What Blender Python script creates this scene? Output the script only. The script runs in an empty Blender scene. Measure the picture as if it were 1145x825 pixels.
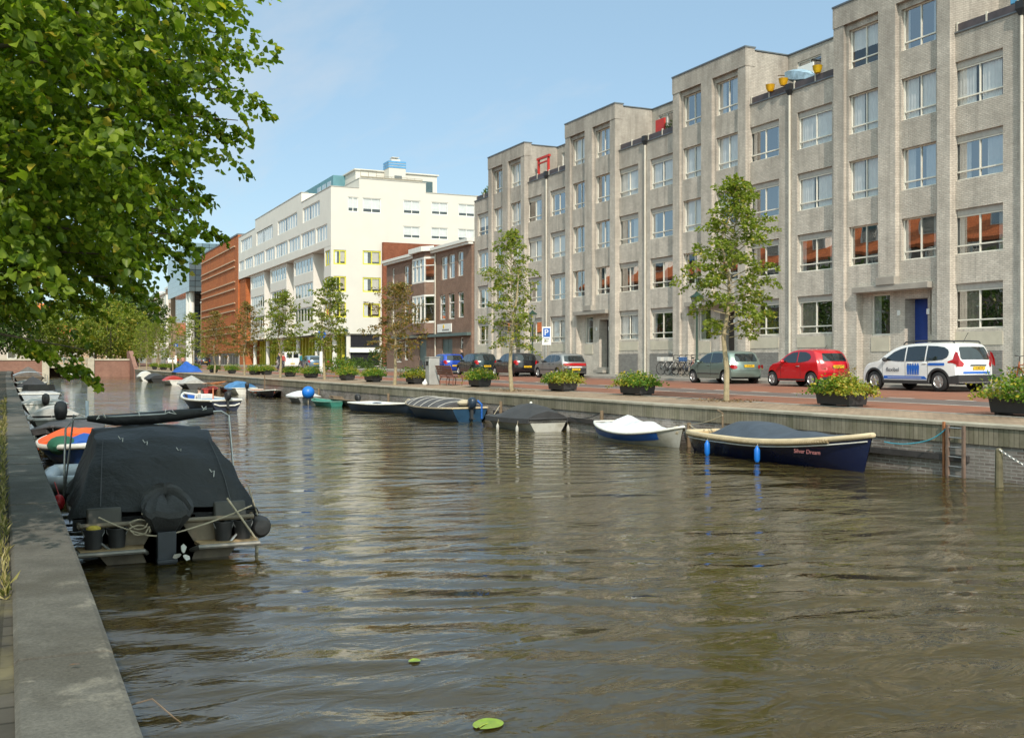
import bpy, bmesh, math, random
import numpy as np
from mathutils import Vector, Matrix
random.seed(7); rng = np.random.default_rng(7)
SC = bpy.context.scene
COL = SC.collection
PI = math.pi
R = math.radians

# ------------------------------------------------------------------ helpers
class MB:
    """collects faces; build() links them as one mesh object"""
    def __init__(s): s.v = []; s.f = []; s.m = []; s.cur = 0
    def vert(s, p): s.v.append(tuple(p)); return len(s.v) - 1
    def face(s, idx, m=None): s.f.append(tuple(idx)); s.m.append(s.cur if m is None else m)
    def poly(s, pts, m=None):
        b = len(s.v); s.v += [tuple(p) for p in pts]; s.face(range(b, b + len(pts)), m)
    def box(s, x0, y0, z0, x1, y1, z1, m=None):
        b = len(s.v)
        s.v += [(x0,y0,z0),(x1,y0,z0),(x1,y1,z0),(x0,y1,z0),(x0,y0,z1),(x1,y0,z1),(x1,y1,z1),(x0,y1,z1)]
        for q in ((0,3,2,1),(4,5,6,7),(0,1,5,4),(1,2,6,5),(2,3,7,6),(3,0,4,7)): s.face([b+i for i in q], m)
        return s
    def obox(s, c, size, mat, m=None):
        b = len(s.v); hx, hy, hz = [a/2 for a in size]
        for p in ((-hx,-hy,-hz),(hx,-hy,-hz),(hx,hy,-hz),(-hx,hy,-hz),(-hx,-hy,hz),(hx,-hy,hz),(hx,hy,hz),(-hx,hy,hz)):
            s.v.append(tuple(Vector(c) + mat @ Vector(p)))
        for q in ((0,3,2,1),(4,5,6,7),(0,1,5,4),(1,2,6,5),(2,3,7,6),(3,0,4,7)): s.face([b+i for i in q], m)
        return s
    def loft(s, rings, closed=True, cap0=True, cap1=True, m=None):
        b = len(s.v); n = len(rings[0])
        for r in rings: s.v += [tuple(p) for p in r]
        for i in range(len(rings) - 1):
            for j in range(n if closed else n - 1):
                k = (j + 1) % n
                s.face((b+i*n+j, b+i*n+k, b+(i+1)*n+k, b+(i+1)*n+j), m)
        if closed and cap0: s.face([b + j for j in reversed(range(n))], m)
        if closed and cap1: s.face([b + (len(rings)-1)*n + j for j in range(n)], m)
        return s
    def tube(s, path, r, n=8, m=None, cap=True):
        path = [Vector(p) for p in path]; rings = []
        rr = r if isinstance(r, (list, tuple)) else [r]*len(path)
        up = None
        for i, p in enumerate(path):
            d = (path[min(i+1, len(path)-1)] - path[max(i-1, 0)])
            if d.length < 1e-9: d = Vector((0,0,1))
            d.normalize()
            if up is None: up = Vector((0,0,1)) if abs(d.z) < .9 else Vector((1,0,0))
            a = d.cross(up)
            if a.length < 1e-6: a = d.cross(Vector((0,1,0)))
            a.normalize(); c = a.cross(d).normalized(); up = c
            rings.append([p + (a*math.cos(2*PI*j/n) + c*math.sin(2*PI*j/n))*rr[i] for j in range(n)])
        return s.loft(rings, True, cap, cap, m)
    def lathe(s, prof, n=16, c=(0,0,0), m=None, axis='z', cap=True):
        rings = []
        for r, h in prof:
            ring = []
            for j in range(n):
                a = 2*PI*j/n; u, w = r*math.cos(a), r*math.sin(a)
                ring.append({'z': (c[0]+u, c[1]+w, c[2]+h), 'y': (c[0]+w, c[1]+h, c[2]+u), 'x': (c[0]+h, c[1]+u, c[2]+w)}[axis])
            rings.append(ring)
        return s.loft(rings, True, cap, cap, m)
    def prism(s, pts, axis, a0, a1, m=None):
        """extrude 2D polygon; axis x: pts=(y,z); y: pts=(x,z); z: pts=(x,y)"""
        def P(p, a): return {'x': (a, p[0], p[1]), 'y': (p[0], a, p[1]), 'z': (p[0], p[1], a)}[axis]
        return s.loft([[P(p, a0) for p in pts], [P(p, a1) for p in pts]], True, True, True, m)
    def sphere(s, c, r, n=12, k=8, m=None):
        rr = r if isinstance(r, (tuple, list)) else (r, r, r)
        rings = []
        for i in range(k+1):
            t = PI*(i+.02)/(k+.04) ; 
            rings.append([(c[0]+rr[0]*math.sin(t)*math.cos(2*PI*j/n), c[1]+rr[1]*math.sin(t)*math.sin(2*PI*j/n), c[2]-rr[2]*math.cos(t)) for j in range(n)])
        return s.loft(rings, True, True, True, m)
    def grid(s, rows, m=None, flip=False):
        b = len(s.v); n = len(rows[0])
        for r in rows: s.v += [tuple(p) for p in r]
        for i in range(len(rows)-1):
            for j in range(n-1):
                q = (b+i*n+j, b+i*n+j+1, b+(i+1)*n+j+1, b+(i+1)*n+j)
                s.face(q[::-1] if flip else q, m)
        return s
    def mesh(s, name, mats, smooth=35):
        me = bpy.data.meshes.new(name); me.from_pydata(s.v, [], s.f)
        for mm in (mats if isinstance(mats, (list, tuple)) else [mats]): me.materials.append(mm)
        me.polygons.foreach_set('material_index', s.m)
        me.validate(); me.update()
        if smooth:
            me.polygons.foreach_set('use_smooth', [True]*len(me.polygons))
            me.set_sharp_from_angle(angle=R(smooth))
        return me
    def build(s, name, mats, parent=None, smooth=35, bevel=0, recalc=True):
        me = s.mesh(name, mats, 0)
        if recalc:
            bm = bmesh.new(); bm.from_mesh(me)
            bmesh.ops.remove_doubles(bm, verts=bm.verts, dist=1e-5)
            bmesh.ops.recalc_face_normals(bm, faces=bm.faces); bm.to_mesh(me); bm.free()
        if smooth:
            me.polygons.foreach_set('use_smooth', [True]*len(me.polygons))
            me.set_sharp_from_angle(angle=R(smooth))
        o = bpy.data.objects.new(name, me); COL.objects.link(o)
        if parent: o.parent = parent
        if bevel:
            b = o.modifiers.new('b', 'BEVEL'); b.width = bevel; b.segments = 2; b.limit_method = 'ANGLE'
        return o

def tag(o, label=None, cat=None, group=None, kind=None):
    if label: o['label'] = label
    if cat: o['category'] = cat
    if group: o['group'] = group
    if kind: o['kind'] = kind
    return o
def thing(name, label, cat, loc=(0,0,0), rz=0, group=None):
    o = bpy.data.objects.new(name, None); COL.objects.link(o)
    o.location = loc; o.rotation_euler = (0,0,rz); o.empty_display_size = .2
    return tag(o, label, cat, group)
def struct(mb, name, mats, **k):
    return tag(mb.build(name, mats, **k), kind='structure')
def copy_tree(o, parent=None):
    c = o.copy(); COL.objects.link(c)
    if parent: c.parent = parent
    for ch in list(o.children): copy_tree(ch, c)
    return c
def dup(o, loc, rz=None, label=None, sc=None):
    c = copy_tree(o); c.location = loc
    if rz is not None: c.rotation_euler = (0,0,rz)
    if sc is not None: c.scale = (sc,sc,sc) if not isinstance(sc, tuple) else sc
    if label: c['label'] = label
    return c
def inst(src, parent, loc, rz=0, sc=None):
    """copy of a part tree below another thing"""
    c = copy_tree(src, parent); c.location = loc; c.rotation_euler = (0,0,rz)
    if sc: c.scale = sc
    return c
def text(name, s, size, mat, parent, loc, rot, depth=.002, align='CENTER', sx=1):
    cu = bpy.data.curves.new(name, 'FONT'); cu.body = s; cu.size = size; cu.extrude = depth
    cu.align_x = align; cu.align_y = 'CENTER'
    t = bpy.data.objects.new(name, cu); COL.objects.link(t)
    dg = bpy.context.evaluated_depsgraph_get()
    me = bpy.data.meshes.new_from_object(t.evaluated_get(dg)); bpy.data.objects.remove(t)
    me.materials.clear(); me.materials.append(mat)
    o = bpy.data.objects.new(name, me); COL.objects.link(o); o.parent = parent
    o.location = loc; o.rotation_euler = rot; o.scale = (sx,1,1)
    return o
def lerp(a, b, t): return a + (b-a)*t
def plin(x, tab):
    if x <= tab[0][0]: return tab[0][1]
    for (x0,y0),(x1,y1) in zip(tab, tab[1:]):
        if x <= x1: return y0 + (y1-y0)*(x-x0)/(x1-x0)
    return tab[-1][1]
def psm(x, tab):
    """smooth (cosine) piecewise"""
    if x <= tab[0][0]: return tab[0][1]
    for (x0,y0),(x1,y1) in zip(tab, tab[1:]):
        if x <= x1:
            t = (x-x0)/(x1-x0); t = t*t*(3-2*t); return y0 + (y1-y0)*t
    return tab[-1][1]

# ------------------------------------------------------------------ materials
def newmat(name):
    m = bpy.data.materials.new(name); m.use_nodes = True
    nt = m.node_tree; nt.nodes.clear()
    out = nt.nodes.new('ShaderNodeOutputMaterial'); b = nt.nodes.new('ShaderNodeBsdfPrincipled')
    nt.links.new(b.outputs[0], out.inputs[0])
    return m, nt, b, out
def N(nt, t, **k):
    n = nt.nodes.new(t)
    for a, v in k.items():
        if a in n.inputs: n.inputs[a].default_value = v
        else: setattr(n, a, v)
    return n
def L(nt, a, b): nt.links.new(a, b)
def coords(nt, kind='Object'):
    return nt.nodes.new('ShaderNodeTexCoord').outputs[kind]
def noise(nt, co, scale, detail=4, rough=.55, dist=0, vec=None):
    n = N(nt, 'ShaderNodeTexNoise'); n.inputs['Scale'].default_value = scale; n.inputs['Detail'].default_value = detail
    n.inputs['Roughness'].default_value = rough; n.inputs['Distortion'].default_value = dist
    if vec:
        mp = N(nt, 'ShaderNodeMapping'); mp.inputs['Scale'].default_value = vec; L(nt, co, mp.inputs[0]); co = mp.outputs[0]
    L(nt, co, n.inputs['Vector']); return n.outputs['Fac']
def ramp(nt, fac, stops):
    r = N(nt, 'ShaderNodeValToRGB'); e = r.color_ramp.elements
    while len(e) < len(stops): e.new(.5)
    for el, (p, c) in zip(e, stops):
        el.position = p; el.color = (c, c, c, 1) if not isinstance(c, (tuple, list)) else (*c[:3], 1)
    L(nt, fac, r.inputs[0]); return r.outputs[0]
def mix(nt, a, b, fac, mode='MIX'):
    m = N(nt, 'ShaderNodeMix', data_type='RGBA', blend_type=mode)
    for sock, v in ((m.inputs[0], fac), (m.inputs[6], a), (m.inputs[7], b)):
        if hasattr(v, 'is_output'): L(nt, v, sock)
        elif isinstance(v, (tuple, list)): sock.default_value = (*v[:3], 1)
        else: sock.default_value = v
    return m.outputs[2]
def bumpn(nt, b, h, strength=.3, dist=.02, prev=None):
    n = N(nt, 'ShaderNodeBump'); n.inputs['Strength'].default_value = strength; n.inputs['Distance'].default_value = dist
    L(nt, h, n.inputs['Height'])
    if prev: L(nt, prev, n.inputs['Normal'])
    L(nt, n.outputs[0], b.inputs['Normal']); return n.outputs[0]
def M(name, col, rough=.6, var=.18, scale=4., bump=.0, bscale=60., metal=0., spec=.5, coat=0., dirt=None, dscale=1.5, kind='Object'):
    m, nt, b, out = newmat(name); co = coords(nt, kind)
    f = noise(nt, co, scale, 5)
    c = mix(nt, tuple(x*(1-var) for x in col), tuple(min(1, x*(1+var)) for x in col), ramp(nt, f, [(.3, 0.), (.7, 1.)]))
    if dirt:
        d = noise(nt, co, dscale, 6, .65); c = mix(nt, c, dirt[:3], mix(nt, (0,0,0), (dirt[3],)*3, ramp(nt, d, [(.45, 0.), (.7, 1.)])))
    L(nt, c, b.inputs['Base Color'])
    r = N(nt, 'ShaderNodeMapRange'); r.inputs[3].default_value = max(.02, rough-.08); r.inputs[4].default_value = min(1, rough+.08)
    L(nt, f, r.inputs[0]); L(nt, r.outputs[0], b.inputs['Roughness'])
    b.inputs['Metallic'].default_value = metal; b.inputs['Specular IOR Level'].default_value = spec
    b.inputs['Coat Weight'].default_value = coat; b.inputs['Coat Roughness'].default_value = .06
    if bump: bumpn(nt, b, noise(nt, co, bscale, 3), bump, .02)
    return m
def wallcoord(nt):
    """world position -> (x+y, z): works for walls facing x or y"""
    g = N(nt, 'ShaderNodeNewGeometry'); s = N(nt, 'ShaderNodeSeparateXYZ'); L(nt, g.outputs['Position'], s.inputs[0])
    a = N(nt, 'ShaderNodeMath', operation='ADD'); L(nt, s.outputs[0], a.inputs[0]); L(nt, s.outputs[1], a.inputs[1])
    c = N(nt, 'ShaderNodeCombineXYZ'); L(nt, a.outputs[0], c.inputs[0]); L(nt, s.outputs[2], c.inputs[1])
    return c.outputs[0], g.outputs['Position'], s
def brickmat(name, c1, c2, mortar, bw=.22, bh=.07, msize=.012, bump=.4, stain=None, stainscale=.5, rough=.85, var=.2, streak=None, ground=False, sq=False, top=None):
    m, nt, b, out = newmat(name)
    if ground:
        co = N(nt, 'ShaderNodeNewGeometry').outputs['Position']; pos = co
        mp = N(nt, 'ShaderNodeMapping'); mp.inputs['Rotation'].default_value = (0,0,R(90)); L(nt, co, mp.inputs[0]); co = mp.outputs[0]
    else: co, pos, sep = wallcoord(nt)
    t = N(nt, 'ShaderNodeTexBrick'); t.inputs['Scale'].default_value = 1
    t.inputs['Brick Width'].default_value = bw; t.inputs['Row Height'].default_value = bh; t.inputs['Mortar Size'].default_value = msize
    t.inputs['Mortar Smooth'].default_value = .2; t.inputs['Bias'].default_value = 0
    if sq: t.offset = 0
    t.inputs['Color1'].default_value = (*c1, 1); t.inputs['Color2'].default_value = (*c2, 1); t.inputs['Mortar'].default_value = (*mortar, 1)
    L(nt, co, t.inputs['Vector'])
    f = noise(nt, pos, 1.3, 6, .65); k = ramp(nt, f, [(.25, 1-var), (.75, 1+var)])
    c = mix(nt, t.outputs[0], k, 1., 'MULTIPLY')
    f2 = noise(nt, pos, 9, 3); c = mix(nt, c, ramp(nt, f2, [(.3, .93), (.7, 1.06)]), 1., 'MULTIPLY')
    if stain:
        s = noise(nt, pos, stainscale, 6, .7, .3, (1, 1, .45)); c = mix(nt, c, stain[:3], mix(nt, (0,0,0), (stain[3],)*3, ramp(nt, s, [(.5, 0.), (.72, 1.)])))
    if streak:   # vertical run-off
        s = noise(nt, pos, 1.0, 4, .6, 0, (2.2, 2.2, .12)); c = mix(nt, c, streak[:3], mix(nt, (0,0,0), (streak[3],)*3, ramp(nt, s, [(.5, 0.), (.75, 1.)])))
    if top:      # soot and algae that build up towards the roof line
        zr = N(nt, 'ShaderNodeMapRange'); zr.inputs[1].default_value = top[4]; zr.inputs[2].default_value = top[5]; L(nt, sep.outputs[2], zr.inputs[0])
        s = noise(nt, pos, .7, 6, .7, .2, (1.6, 1.6, .5)); k2 = N(nt, 'ShaderNodeMath', operation='MULTIPLY'); L(nt, ramp(nt, s, [(.32, .25), (.65, 1.)]), k2.inputs[0]); L(nt, zr.outputs[0], k2.inputs[1])
        k3 = N(nt, 'ShaderNodeMath', operation='MULTIPLY'); L(nt, k2.outputs[0], k3.inputs[0]); k3.inputs[1].default_value = top[3]; c = mix(nt, c, top[:3], k3.outputs[0])
    L(nt, c, b.inputs['Base Color']); b.inputs['Roughness'].default_value = rough; b.inputs['Specular IOR Level'].default_value = .25
    inv = N(nt, 'ShaderNodeMath', operation='SUBTRACT'); inv.inputs[0].default_value = 1; L(nt, t.outputs['Fac'], inv.inputs[1])
    n1 = bumpn(nt, b, inv.outputs[0], bump, .012)
    bumpn(nt, b, f2, bump*.5, .02, n1)
    return m
def glassmat(name, tint=(.75,.8,.85), ior=1.7, wav=.02, dark=None, rough=.0, refl=.42):
    m = bpy.data.materials.new(name); m.use_nodes = True; nt = m.node_tree; nt.nodes.clear()
    out = nt.nodes.new('ShaderNodeOutputMaterial'); gl = N(nt, 'ShaderNodeBsdfGlossy'); gl.inputs['Roughness'].default_value = rough
    tr = N(nt, 'ShaderNodeBsdfTransparent'); tr.inputs[0].default_value = (*tint, 1)
    lw = N(nt, 'ShaderNodeLayerWeight'); fr = N(nt, 'ShaderNodeMath', operation='POWER'); L(nt, lw.outputs['Facing'], fr.inputs[0]); fr.inputs[1].default_value = 3.5
    mx = N(nt, 'ShaderNodeMixShader'); mr_ = N(nt, 'ShaderNodeMapRange'); mr_.inputs[3].default_value = refl; L(nt, fr.outputs[0], mr_.inputs[0]); L(nt, mr_.outputs[0], mx.inputs[0]); L(nt, tr.outputs[0], mx.inputs[1]); L(nt, gl.outputs[0], mx.inputs[2])
    L(nt, mx.outputs[0], out.inputs[0])
    g = N(nt, 'ShaderNodeNewGeometry'); bp = N(nt, 'ShaderNodeBump'); bp.inputs['Strength'].default_value = 1.; bp.inputs['Distance'].default_value = wav
    L(nt, noise(nt, g.outputs['Position'], 1.1, 1), bp.inputs['Height']); L(nt, bp.outputs[0], gl.inputs['Normal'])
    return m
def leafmat(name, c_dark, c_light, c_turn, turn=.06, trans=.45):
    m, nt, b, out = newmat(name)
    a = N(nt, 'ShaderNodeAttribute', attribute_name='leaf'); sp = N(nt, 'ShaderNodeSeparateColor'); L(nt, a.outputs['Color'], sp.inputs[0])
    c = mix(nt, c_dark, c_light, sp.outputs[0])
    c = mix(nt, c, c_turn, ramp(nt, sp.outputs[1], [(1-turn-.02, 0.), (1-turn+.02, 1.)]))
    L(nt, c, b.inputs['Base Color']); b.inputs['Roughness'].default_value = .42; b.inputs['Specular IOR Level'].default_value = .35
    t = N(nt, 'ShaderNodeBsdfTranslucent'); L(nt, mix(nt, c, (1.15,1.3,.5), 1., 'MULTIPLY'), t.inputs[0])
    mx = N(nt, 'ShaderNodeMixShader'); mx.inputs[0].default_value = trans
    L(nt, b.outputs[0], mx.inputs[1]); L(nt, t.outputs[0], mx.inputs[2]); L(nt, mx.outputs[0], out.inputs[0])
    return m

# ------------------------------------------------------------------ leaf meshes
def leaf_mesh(name, P, D, Nn, S, mat, wide=.8, six=False):
    """P base points, D leaf directions, Nn leaf normals (numpy n x 3), S lengths"""
    P = np.asarray(P, float); D = np.asarray(D, float); Nn = np.asarray(Nn, float); S = np.asarray(S, float)[:, None]
    D /= np.linalg.norm(D, axis=1, keepdims=True) + 1e-9
    W = np.cross(D, Nn); W /= np.linalg.norm(W, axis=1, keepdims=True) + 1e-9
    U = np.cross(W, D); n = len(P); hw = wide*S/2; fold = .18*S
    if six:
        V = np.stack([P, P + D*S*.28 + W*hw + U*fold, P + D*S*.7 + W*hw*.75 + U*fold*.7, P + D*S - U*fold*.6,
                      P + D*S*.7 - W*hw*.75 + U*fold*.7, P + D*S*.28 - W*hw + U*fold], 1).reshape(-1, 3); k = 6
        loops = (np.arange(n)[:, None]*6 + np.array([0,1,2,3, 0,3,4,5])[None]).reshape(-1)
        st = np.arange(2*n)*4; tot = np.full(2*n, 4)
    else:
        V = np.stack([P, P + D*S*.45 + W*hw + U*fold, P + D*S, P + D*S*.45 - W*hw + U*fold], 1).reshape(-1, 3); k = 4
        loops = (np.arange(n)[:, None]*4 + np.array([0,1,2, 0,2,3])[None]).reshape(-1)
        st = np.arange(2*n)*3; tot = np.full(2*n, 3)
    me = bpy.data.meshes.new(name); me.vertices.add(len(V)); me.vertices.foreach_set('co', V.ravel())
    me.loops.add(len(loops)); me.loops.foreach_set('vertex_index', loops.astype(np.int32))
    me.polygons.add(len(st)); me.polygons.foreach_set('loop_start', st.astype(np.int32))
    try: me.polygons.foreach_set('loop_total', tot.astype(np.int32))
    except Exception: pass
    at = me.attributes.new('leaf', 'FLOAT_COLOR', 'POINT')
    c = rng.random((n, 2)); col = np.stack([c[:, 0], c[:, 1], c[:, 0], np.ones(n)], 1)
    at.data.foreach_set('color', np.repeat(col, k, 0).astype(np.float32).ravel())
    me.materials.append(mat); me.update(calc_edges=True); me.validate()
    return me
def leafobj(name, me, parent=None):
    o = bpy.data.objects.new(name, me); COL.objects.link(o)
    if parent: o.parent = parent
    return o
def unit(v): return v/(np.linalg.norm(v, axis=-1, keepdims=True) + 1e-9)
# ------------------------------------------------------------------ camera, sky, sun
EYE = 2.26
cam = bpy.data.cameras.new('camera'); cam.sensor_width = 36; cam.lens = 36*1180/1145; cam.shift_y = -10.5/1145
cam.clip_start = .05; cam.clip_end = 6000
co_ = bpy.data.objects.new('camera', cam); COL.objects.link(co_); co_.location = (0,0,EYE)
co_.rotation_euler = (R(90), 0, -math.atan(547.5/1180)); SC.camera = co_
SUN_EL, SUN_AZ = R(40), R(180 + 17)      # azimuth clockwise from +Y
sl = bpy.data.lights.new('sun', 'SUN'); sl.energy = 2.5; sl.angle = R(.6); sl.color = (1, .90, .76)
so = bpy.data.objects.new('sun', sl); COL.objects.link(so)
sd = Vector((math.sin(SUN_AZ)*math.cos(SUN_EL), math.cos(SUN_AZ)*math.cos(SUN_EL), math.sin(SUN_EL)))
so.rotation_euler = sd.to_track_quat('Z', 'Y').to_euler(); so.location = sd*100
W = bpy.data.worlds.new('World'); SC.world = W; W.use_nodes = True
nt = W.node_tree; bg = nt.nodes['Background']
sk = N(nt, 'ShaderNodeTexSky'); sk.sky_type = 'NISHITA'; sk.sun_disc = False; sk.sun_elevation = SUN_EL; sk.sun_rotation = SUN_AZ
sk.air_density = 1.0; sk.dust_density = .6; sk.ozone_density = 1.2; sk.altitude = 0
tc = nt.nodes.new('ShaderNodeTexCoord'); sp = N(nt, 'ShaderNodeSeparateXYZ'); L(nt, tc.outputs['Generated'], sp.inputs[0])
dv = N(nt, 'ShaderNodeMath', operation='ADD'); L(nt, sp.outputs[2], dv.inputs[0]); dv.inputs[1].default_value = .12
cx = N(nt, 'ShaderNodeVectorMath', operation='DIVIDE'); L(nt, tc.outputs['Generated'], cx.inputs[0]); L(nt, dv.outputs[0], cx.inputs[1])
n1 = noise(nt, cx.outputs[0], .9, 7, .6, .4, (1, .45, 1))
cl = ramp(nt, n1, [(.54, 0.), (.80, .75)])
up = N(nt, 'ShaderNodeMapRange'); up.inputs[1].default_value = .0; up.inputs[2].default_value = .1; L(nt, sp.outputs[2], up.inputs[0])
cf = N(nt, 'ShaderNodeMath', operation='MULTIPLY'); L(nt, cl, cf.inputs[0]); L(nt, up.outputs[0], cf.inputs[1])
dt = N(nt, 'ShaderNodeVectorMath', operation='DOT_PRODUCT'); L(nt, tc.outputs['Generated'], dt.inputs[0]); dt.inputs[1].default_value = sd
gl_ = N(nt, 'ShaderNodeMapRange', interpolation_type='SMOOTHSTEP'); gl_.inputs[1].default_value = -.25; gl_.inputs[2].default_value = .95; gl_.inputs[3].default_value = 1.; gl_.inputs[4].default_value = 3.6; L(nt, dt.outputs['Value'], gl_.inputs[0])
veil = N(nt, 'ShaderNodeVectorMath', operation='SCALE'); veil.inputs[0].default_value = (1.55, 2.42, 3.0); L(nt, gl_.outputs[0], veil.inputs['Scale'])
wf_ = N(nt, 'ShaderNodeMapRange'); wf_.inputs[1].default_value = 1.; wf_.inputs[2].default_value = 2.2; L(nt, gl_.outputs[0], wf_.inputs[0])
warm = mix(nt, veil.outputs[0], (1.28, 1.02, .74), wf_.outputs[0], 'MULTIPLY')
skc = mix(nt, sk.outputs[0], warm, .66)          # thin high veil, with added glow towards the sun to lift ambient fill
skc = mix(nt, skc, (3.4, 3.55, 3.7), cf.outputs[0])
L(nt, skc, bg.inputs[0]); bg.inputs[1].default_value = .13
vs = SC.view_settings; vs.view_transform = 'Standard'; vs.look = 'None'; vs.gamma = 1; vs.exposure = .72; vs.use_curve_mapping = False
SC.cycles.max_bounces = 8; SC.cycles.transparent_max_bounces = 12; SC.cycles.use_denoising = True; SC.cycles.sample_clamp_indirect = 6
SC.cycles.caustics_reflective = False; SC.cycles.caustics_refractive = False

# ------------------------------------------------------------------ ground, street, water
QX = [(-60, 18.6), (13.4, 16.4), (19, 16.16), (25.4, 15.9), (37.4, 15.4), (50, 14.9), (61, 14.4), (100, 13.0), (146, 12.75)]
LX = [(-60, 1.0), (0, .44), (4, .42), (7.5, .38), (15.5, .25), (44, -.1), (101, -.9), (146, -1.3)]
def qx(y): return plin(y, QX)
def lx(y): return plin(y, LX)
CAPZ, LCAPZ = 1.05, .86
ground_m = M('ground_soil', (.13,.12,.10), .95, .3, .4, .3, 6, kind='Object')
YS = [-60, -20, 0, 7.5, 13.4, 19, 25.4, 37.4, 50, 61, 80, 100, 120, 146]
g = MB(); FARD = 3000
g.grid([[(qx(y)+.33, y, 1.03), (FARD, y, 1.03)] for y in YS])
g.grid([[(-FARD, y, .81), (lx(y)-.4, y, .81)] for y in YS])
g.poly([(-FARD,-FARD,.9), (FARD,-FARD,.9), (FARD,-60,1.03), (-FARD,-60,.81)])
g.poly([(-FARD,146,.81), (-1.6,146,.81), (-1.6,176,.81), (-FARD,176,.81)]); g.poly([(13.0,146,1.03), (FARD,146,1.03), (FARD,176,1.03), (13.0,176,1.03)])
g.poly([(-FARD,176,1.), (FARD,176,1.), (FARD,FARD,1.), (-FARD,FARD,1.)])
struct(g, 'ground', ground_m, smooth=0)
# water: reflecting, murky brown, rippled
wm, nt, b, out = newmat('canal_water')
pos = N(nt, 'ShaderNodeNewGeometry').outputs['Position']
b.inputs['Base Color'].default_value = (.054,.040,.012,1); b.inputs['Subsurface Weight'].default_value = 1.; b.inputs['Subsurface Radius'].default_value = (1., .8, .45); b.inputs['Subsurface Scale'].default_value = 1.1; b.inputs['Roughness'].default_value = .035; b.inputs['IOR'].default_value = 1.333
b.inputs['Specular IOR Level'].default_value = .5
swell = noise(nt, pos, .55, 2, .5, .5, (.75, 1.35, 1)); mid = noise(nt, pos, 2.3, 3, .55, .8, (.7, 1.3, 1)); fine = noise(nt, pos, 9.5, 3, .6, .5, (.75, 1.25, 1))
patch = ramp(nt, noise(nt, pos, .16, 3, .5, .6), [(.38, .12), (.66, 1.)])
def scl(v, k, by=None):
    m_ = N(nt, 'ShaderNodeMath', operation='MULTIPLY'); L(nt, v, m_.inputs[0]); m_.inputs[1].default_value = k
    if by is not None:
        m2 = N(nt, 'ShaderNodeMath', operation='MULTIPLY'); L(nt, m_.outputs[0], m2.inputs[0]); L(nt, by, m2.inputs[1]); return m2.outputs[0]
    return m_.outputs[0]
def add(a_, b_):
    m_ = N(nt, 'ShaderNodeMath', operation='ADD'); L(nt, a_, m_.inputs[0]); L(nt, b_, m_.inputs[1]); return m_.outputs[0]
wv = N(nt, 'ShaderNodeTexWave'); wv.wave_type = 'BANDS'; wv.bands_direction = 'X'
mp = N(nt, 'ShaderNodeMapping'); mp.inputs['Rotation'].default_value = (0,0,R(-62)); L(nt, pos, mp.inputs[0]); L(nt, mp.outputs[0], wv.inputs[0])
wv.inputs['Scale'].default_value = .42; wv.inputs['Distortion'].default_value = 5.; wv.inputs['Detail'].default_value = 2; wv.inputs['Detail Scale'].default_value = .8
patch2 = ramp(nt, noise(nt, pos, .11, 2, .5), [(.42, 0.), (.6, 1.)])
h = add(add(scl(swell, .10), scl(wv.outputs['Fac'], .022, patch2)), add(scl(mid, .020), scl(fine, .0052, patch)))
bp = N(nt, 'ShaderNodeBump'); bp.inputs['Strength'].default_value = 1; bp.inputs['Distance'].default_value = 1; L(nt, h, bp.inputs['Height']); L(nt, bp.outputs[0], b.inputs['Normal'])
w = MB(); w.poly([(-3,-60,0), (19.5,-60,0), (19.5,177,0), (-3,177,0)]); struct(w, 'canal_water', wm, smooth=0)
# street profile: height over X
ZP = [(16, 1.055), (18, 1.12), (20.6, 1.15), (22.6, 1.17), (27.1, 1.20), (29.4, 1.21)]
def rz(x): return plin(x, ZP)
YE = 340
pav_grey = brickmat('quay_brick_paving', (.29,.205,.145), (.36,.265,.19), (.17,.13,.095), .21, .105, .008, .35, (.24,.20,.13,.45), .35, .9, .25, ground=True)
pav_walk = brickmat('pavement_tiles', (.27,.25,.22), (.32,.30,.27), (.14,.13,.12), .3, .3, .01, .3, (.16,.15,.13,.4), .4, .9, .2, ground=True)
red_asph = M('red_asphalt', (.25,.095,.052), .9, .16, 1.2, .25, 90, dirt=(.14,.085,.065,.6), dscale=.5)
grey_asph = M('grey_asphalt', (.125,.095,.085), .9, .15, 1.5, .25, 90, dirt=(.17,.12,.10,.5), dscale=.6)
park_m = brickmat('parking_bricks', (.22,.10,.075), (.28,.14,.10), (.10,.08,.07), .21, .105, .008, .35, (.12,.10,.08,.4), .4, .9, .25, ground=True)
white_line = M('road_paint', (.55,.50,.45), .8, .2, 6, dirt=(.25,.15,.11,.7), dscale=3)
kerb_m = M('kerb_concrete', (.33,.31,.28), .9, .15, 3, .2, 40)
def sheet(name, x0, x1, mat, dz=0, y0=-58, y1=YE):
    s = MB(); s.grid([[(x0, y, rz(x0)+dz), (x1, y, rz(x1)+dz)] for y in (y0, 0, 40, 80, y1)]); return struct(s, name, mat, smooth=0)
s = MB(); s.grid([[(qx(y)+.31, y, CAPZ-.005), (18.0, y, 1.12)] for y in YS]); s.grid([[(13.07, y, CAPZ-.004), (18, y, 1.12)] for y in (146, YE)]); struct(s, 'quay_paving', pav_grey, smooth=0)
sheet('cycle_lane', 18.0, 20.6, red_asph); sheet('road', 20.6, 22.55, grey_asph); sheet('cycle_lane', 22.55, 27.1, red_asph); sheet('parking_strip', 27.1, 29.35, park_m)
s = MB(); s.box(17.86, -58, 1.0, 18.0, YE, 1.128); struct(s, 'kerb', kerb_m, smooth=0)
s = MB(); y = -20
s.grid([[(20.52, yy, rz(20.52)+.004), (20.66, yy, rz(20.66)+.004)] for yy in (-58, YE)])
while y < 120:
    s.grid([[(22.48, yy, rz(22.48)+.005), (22.66, yy, rz(22.66)+.005)] for yy in (y, y+.95)]); y += 2.1
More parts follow.
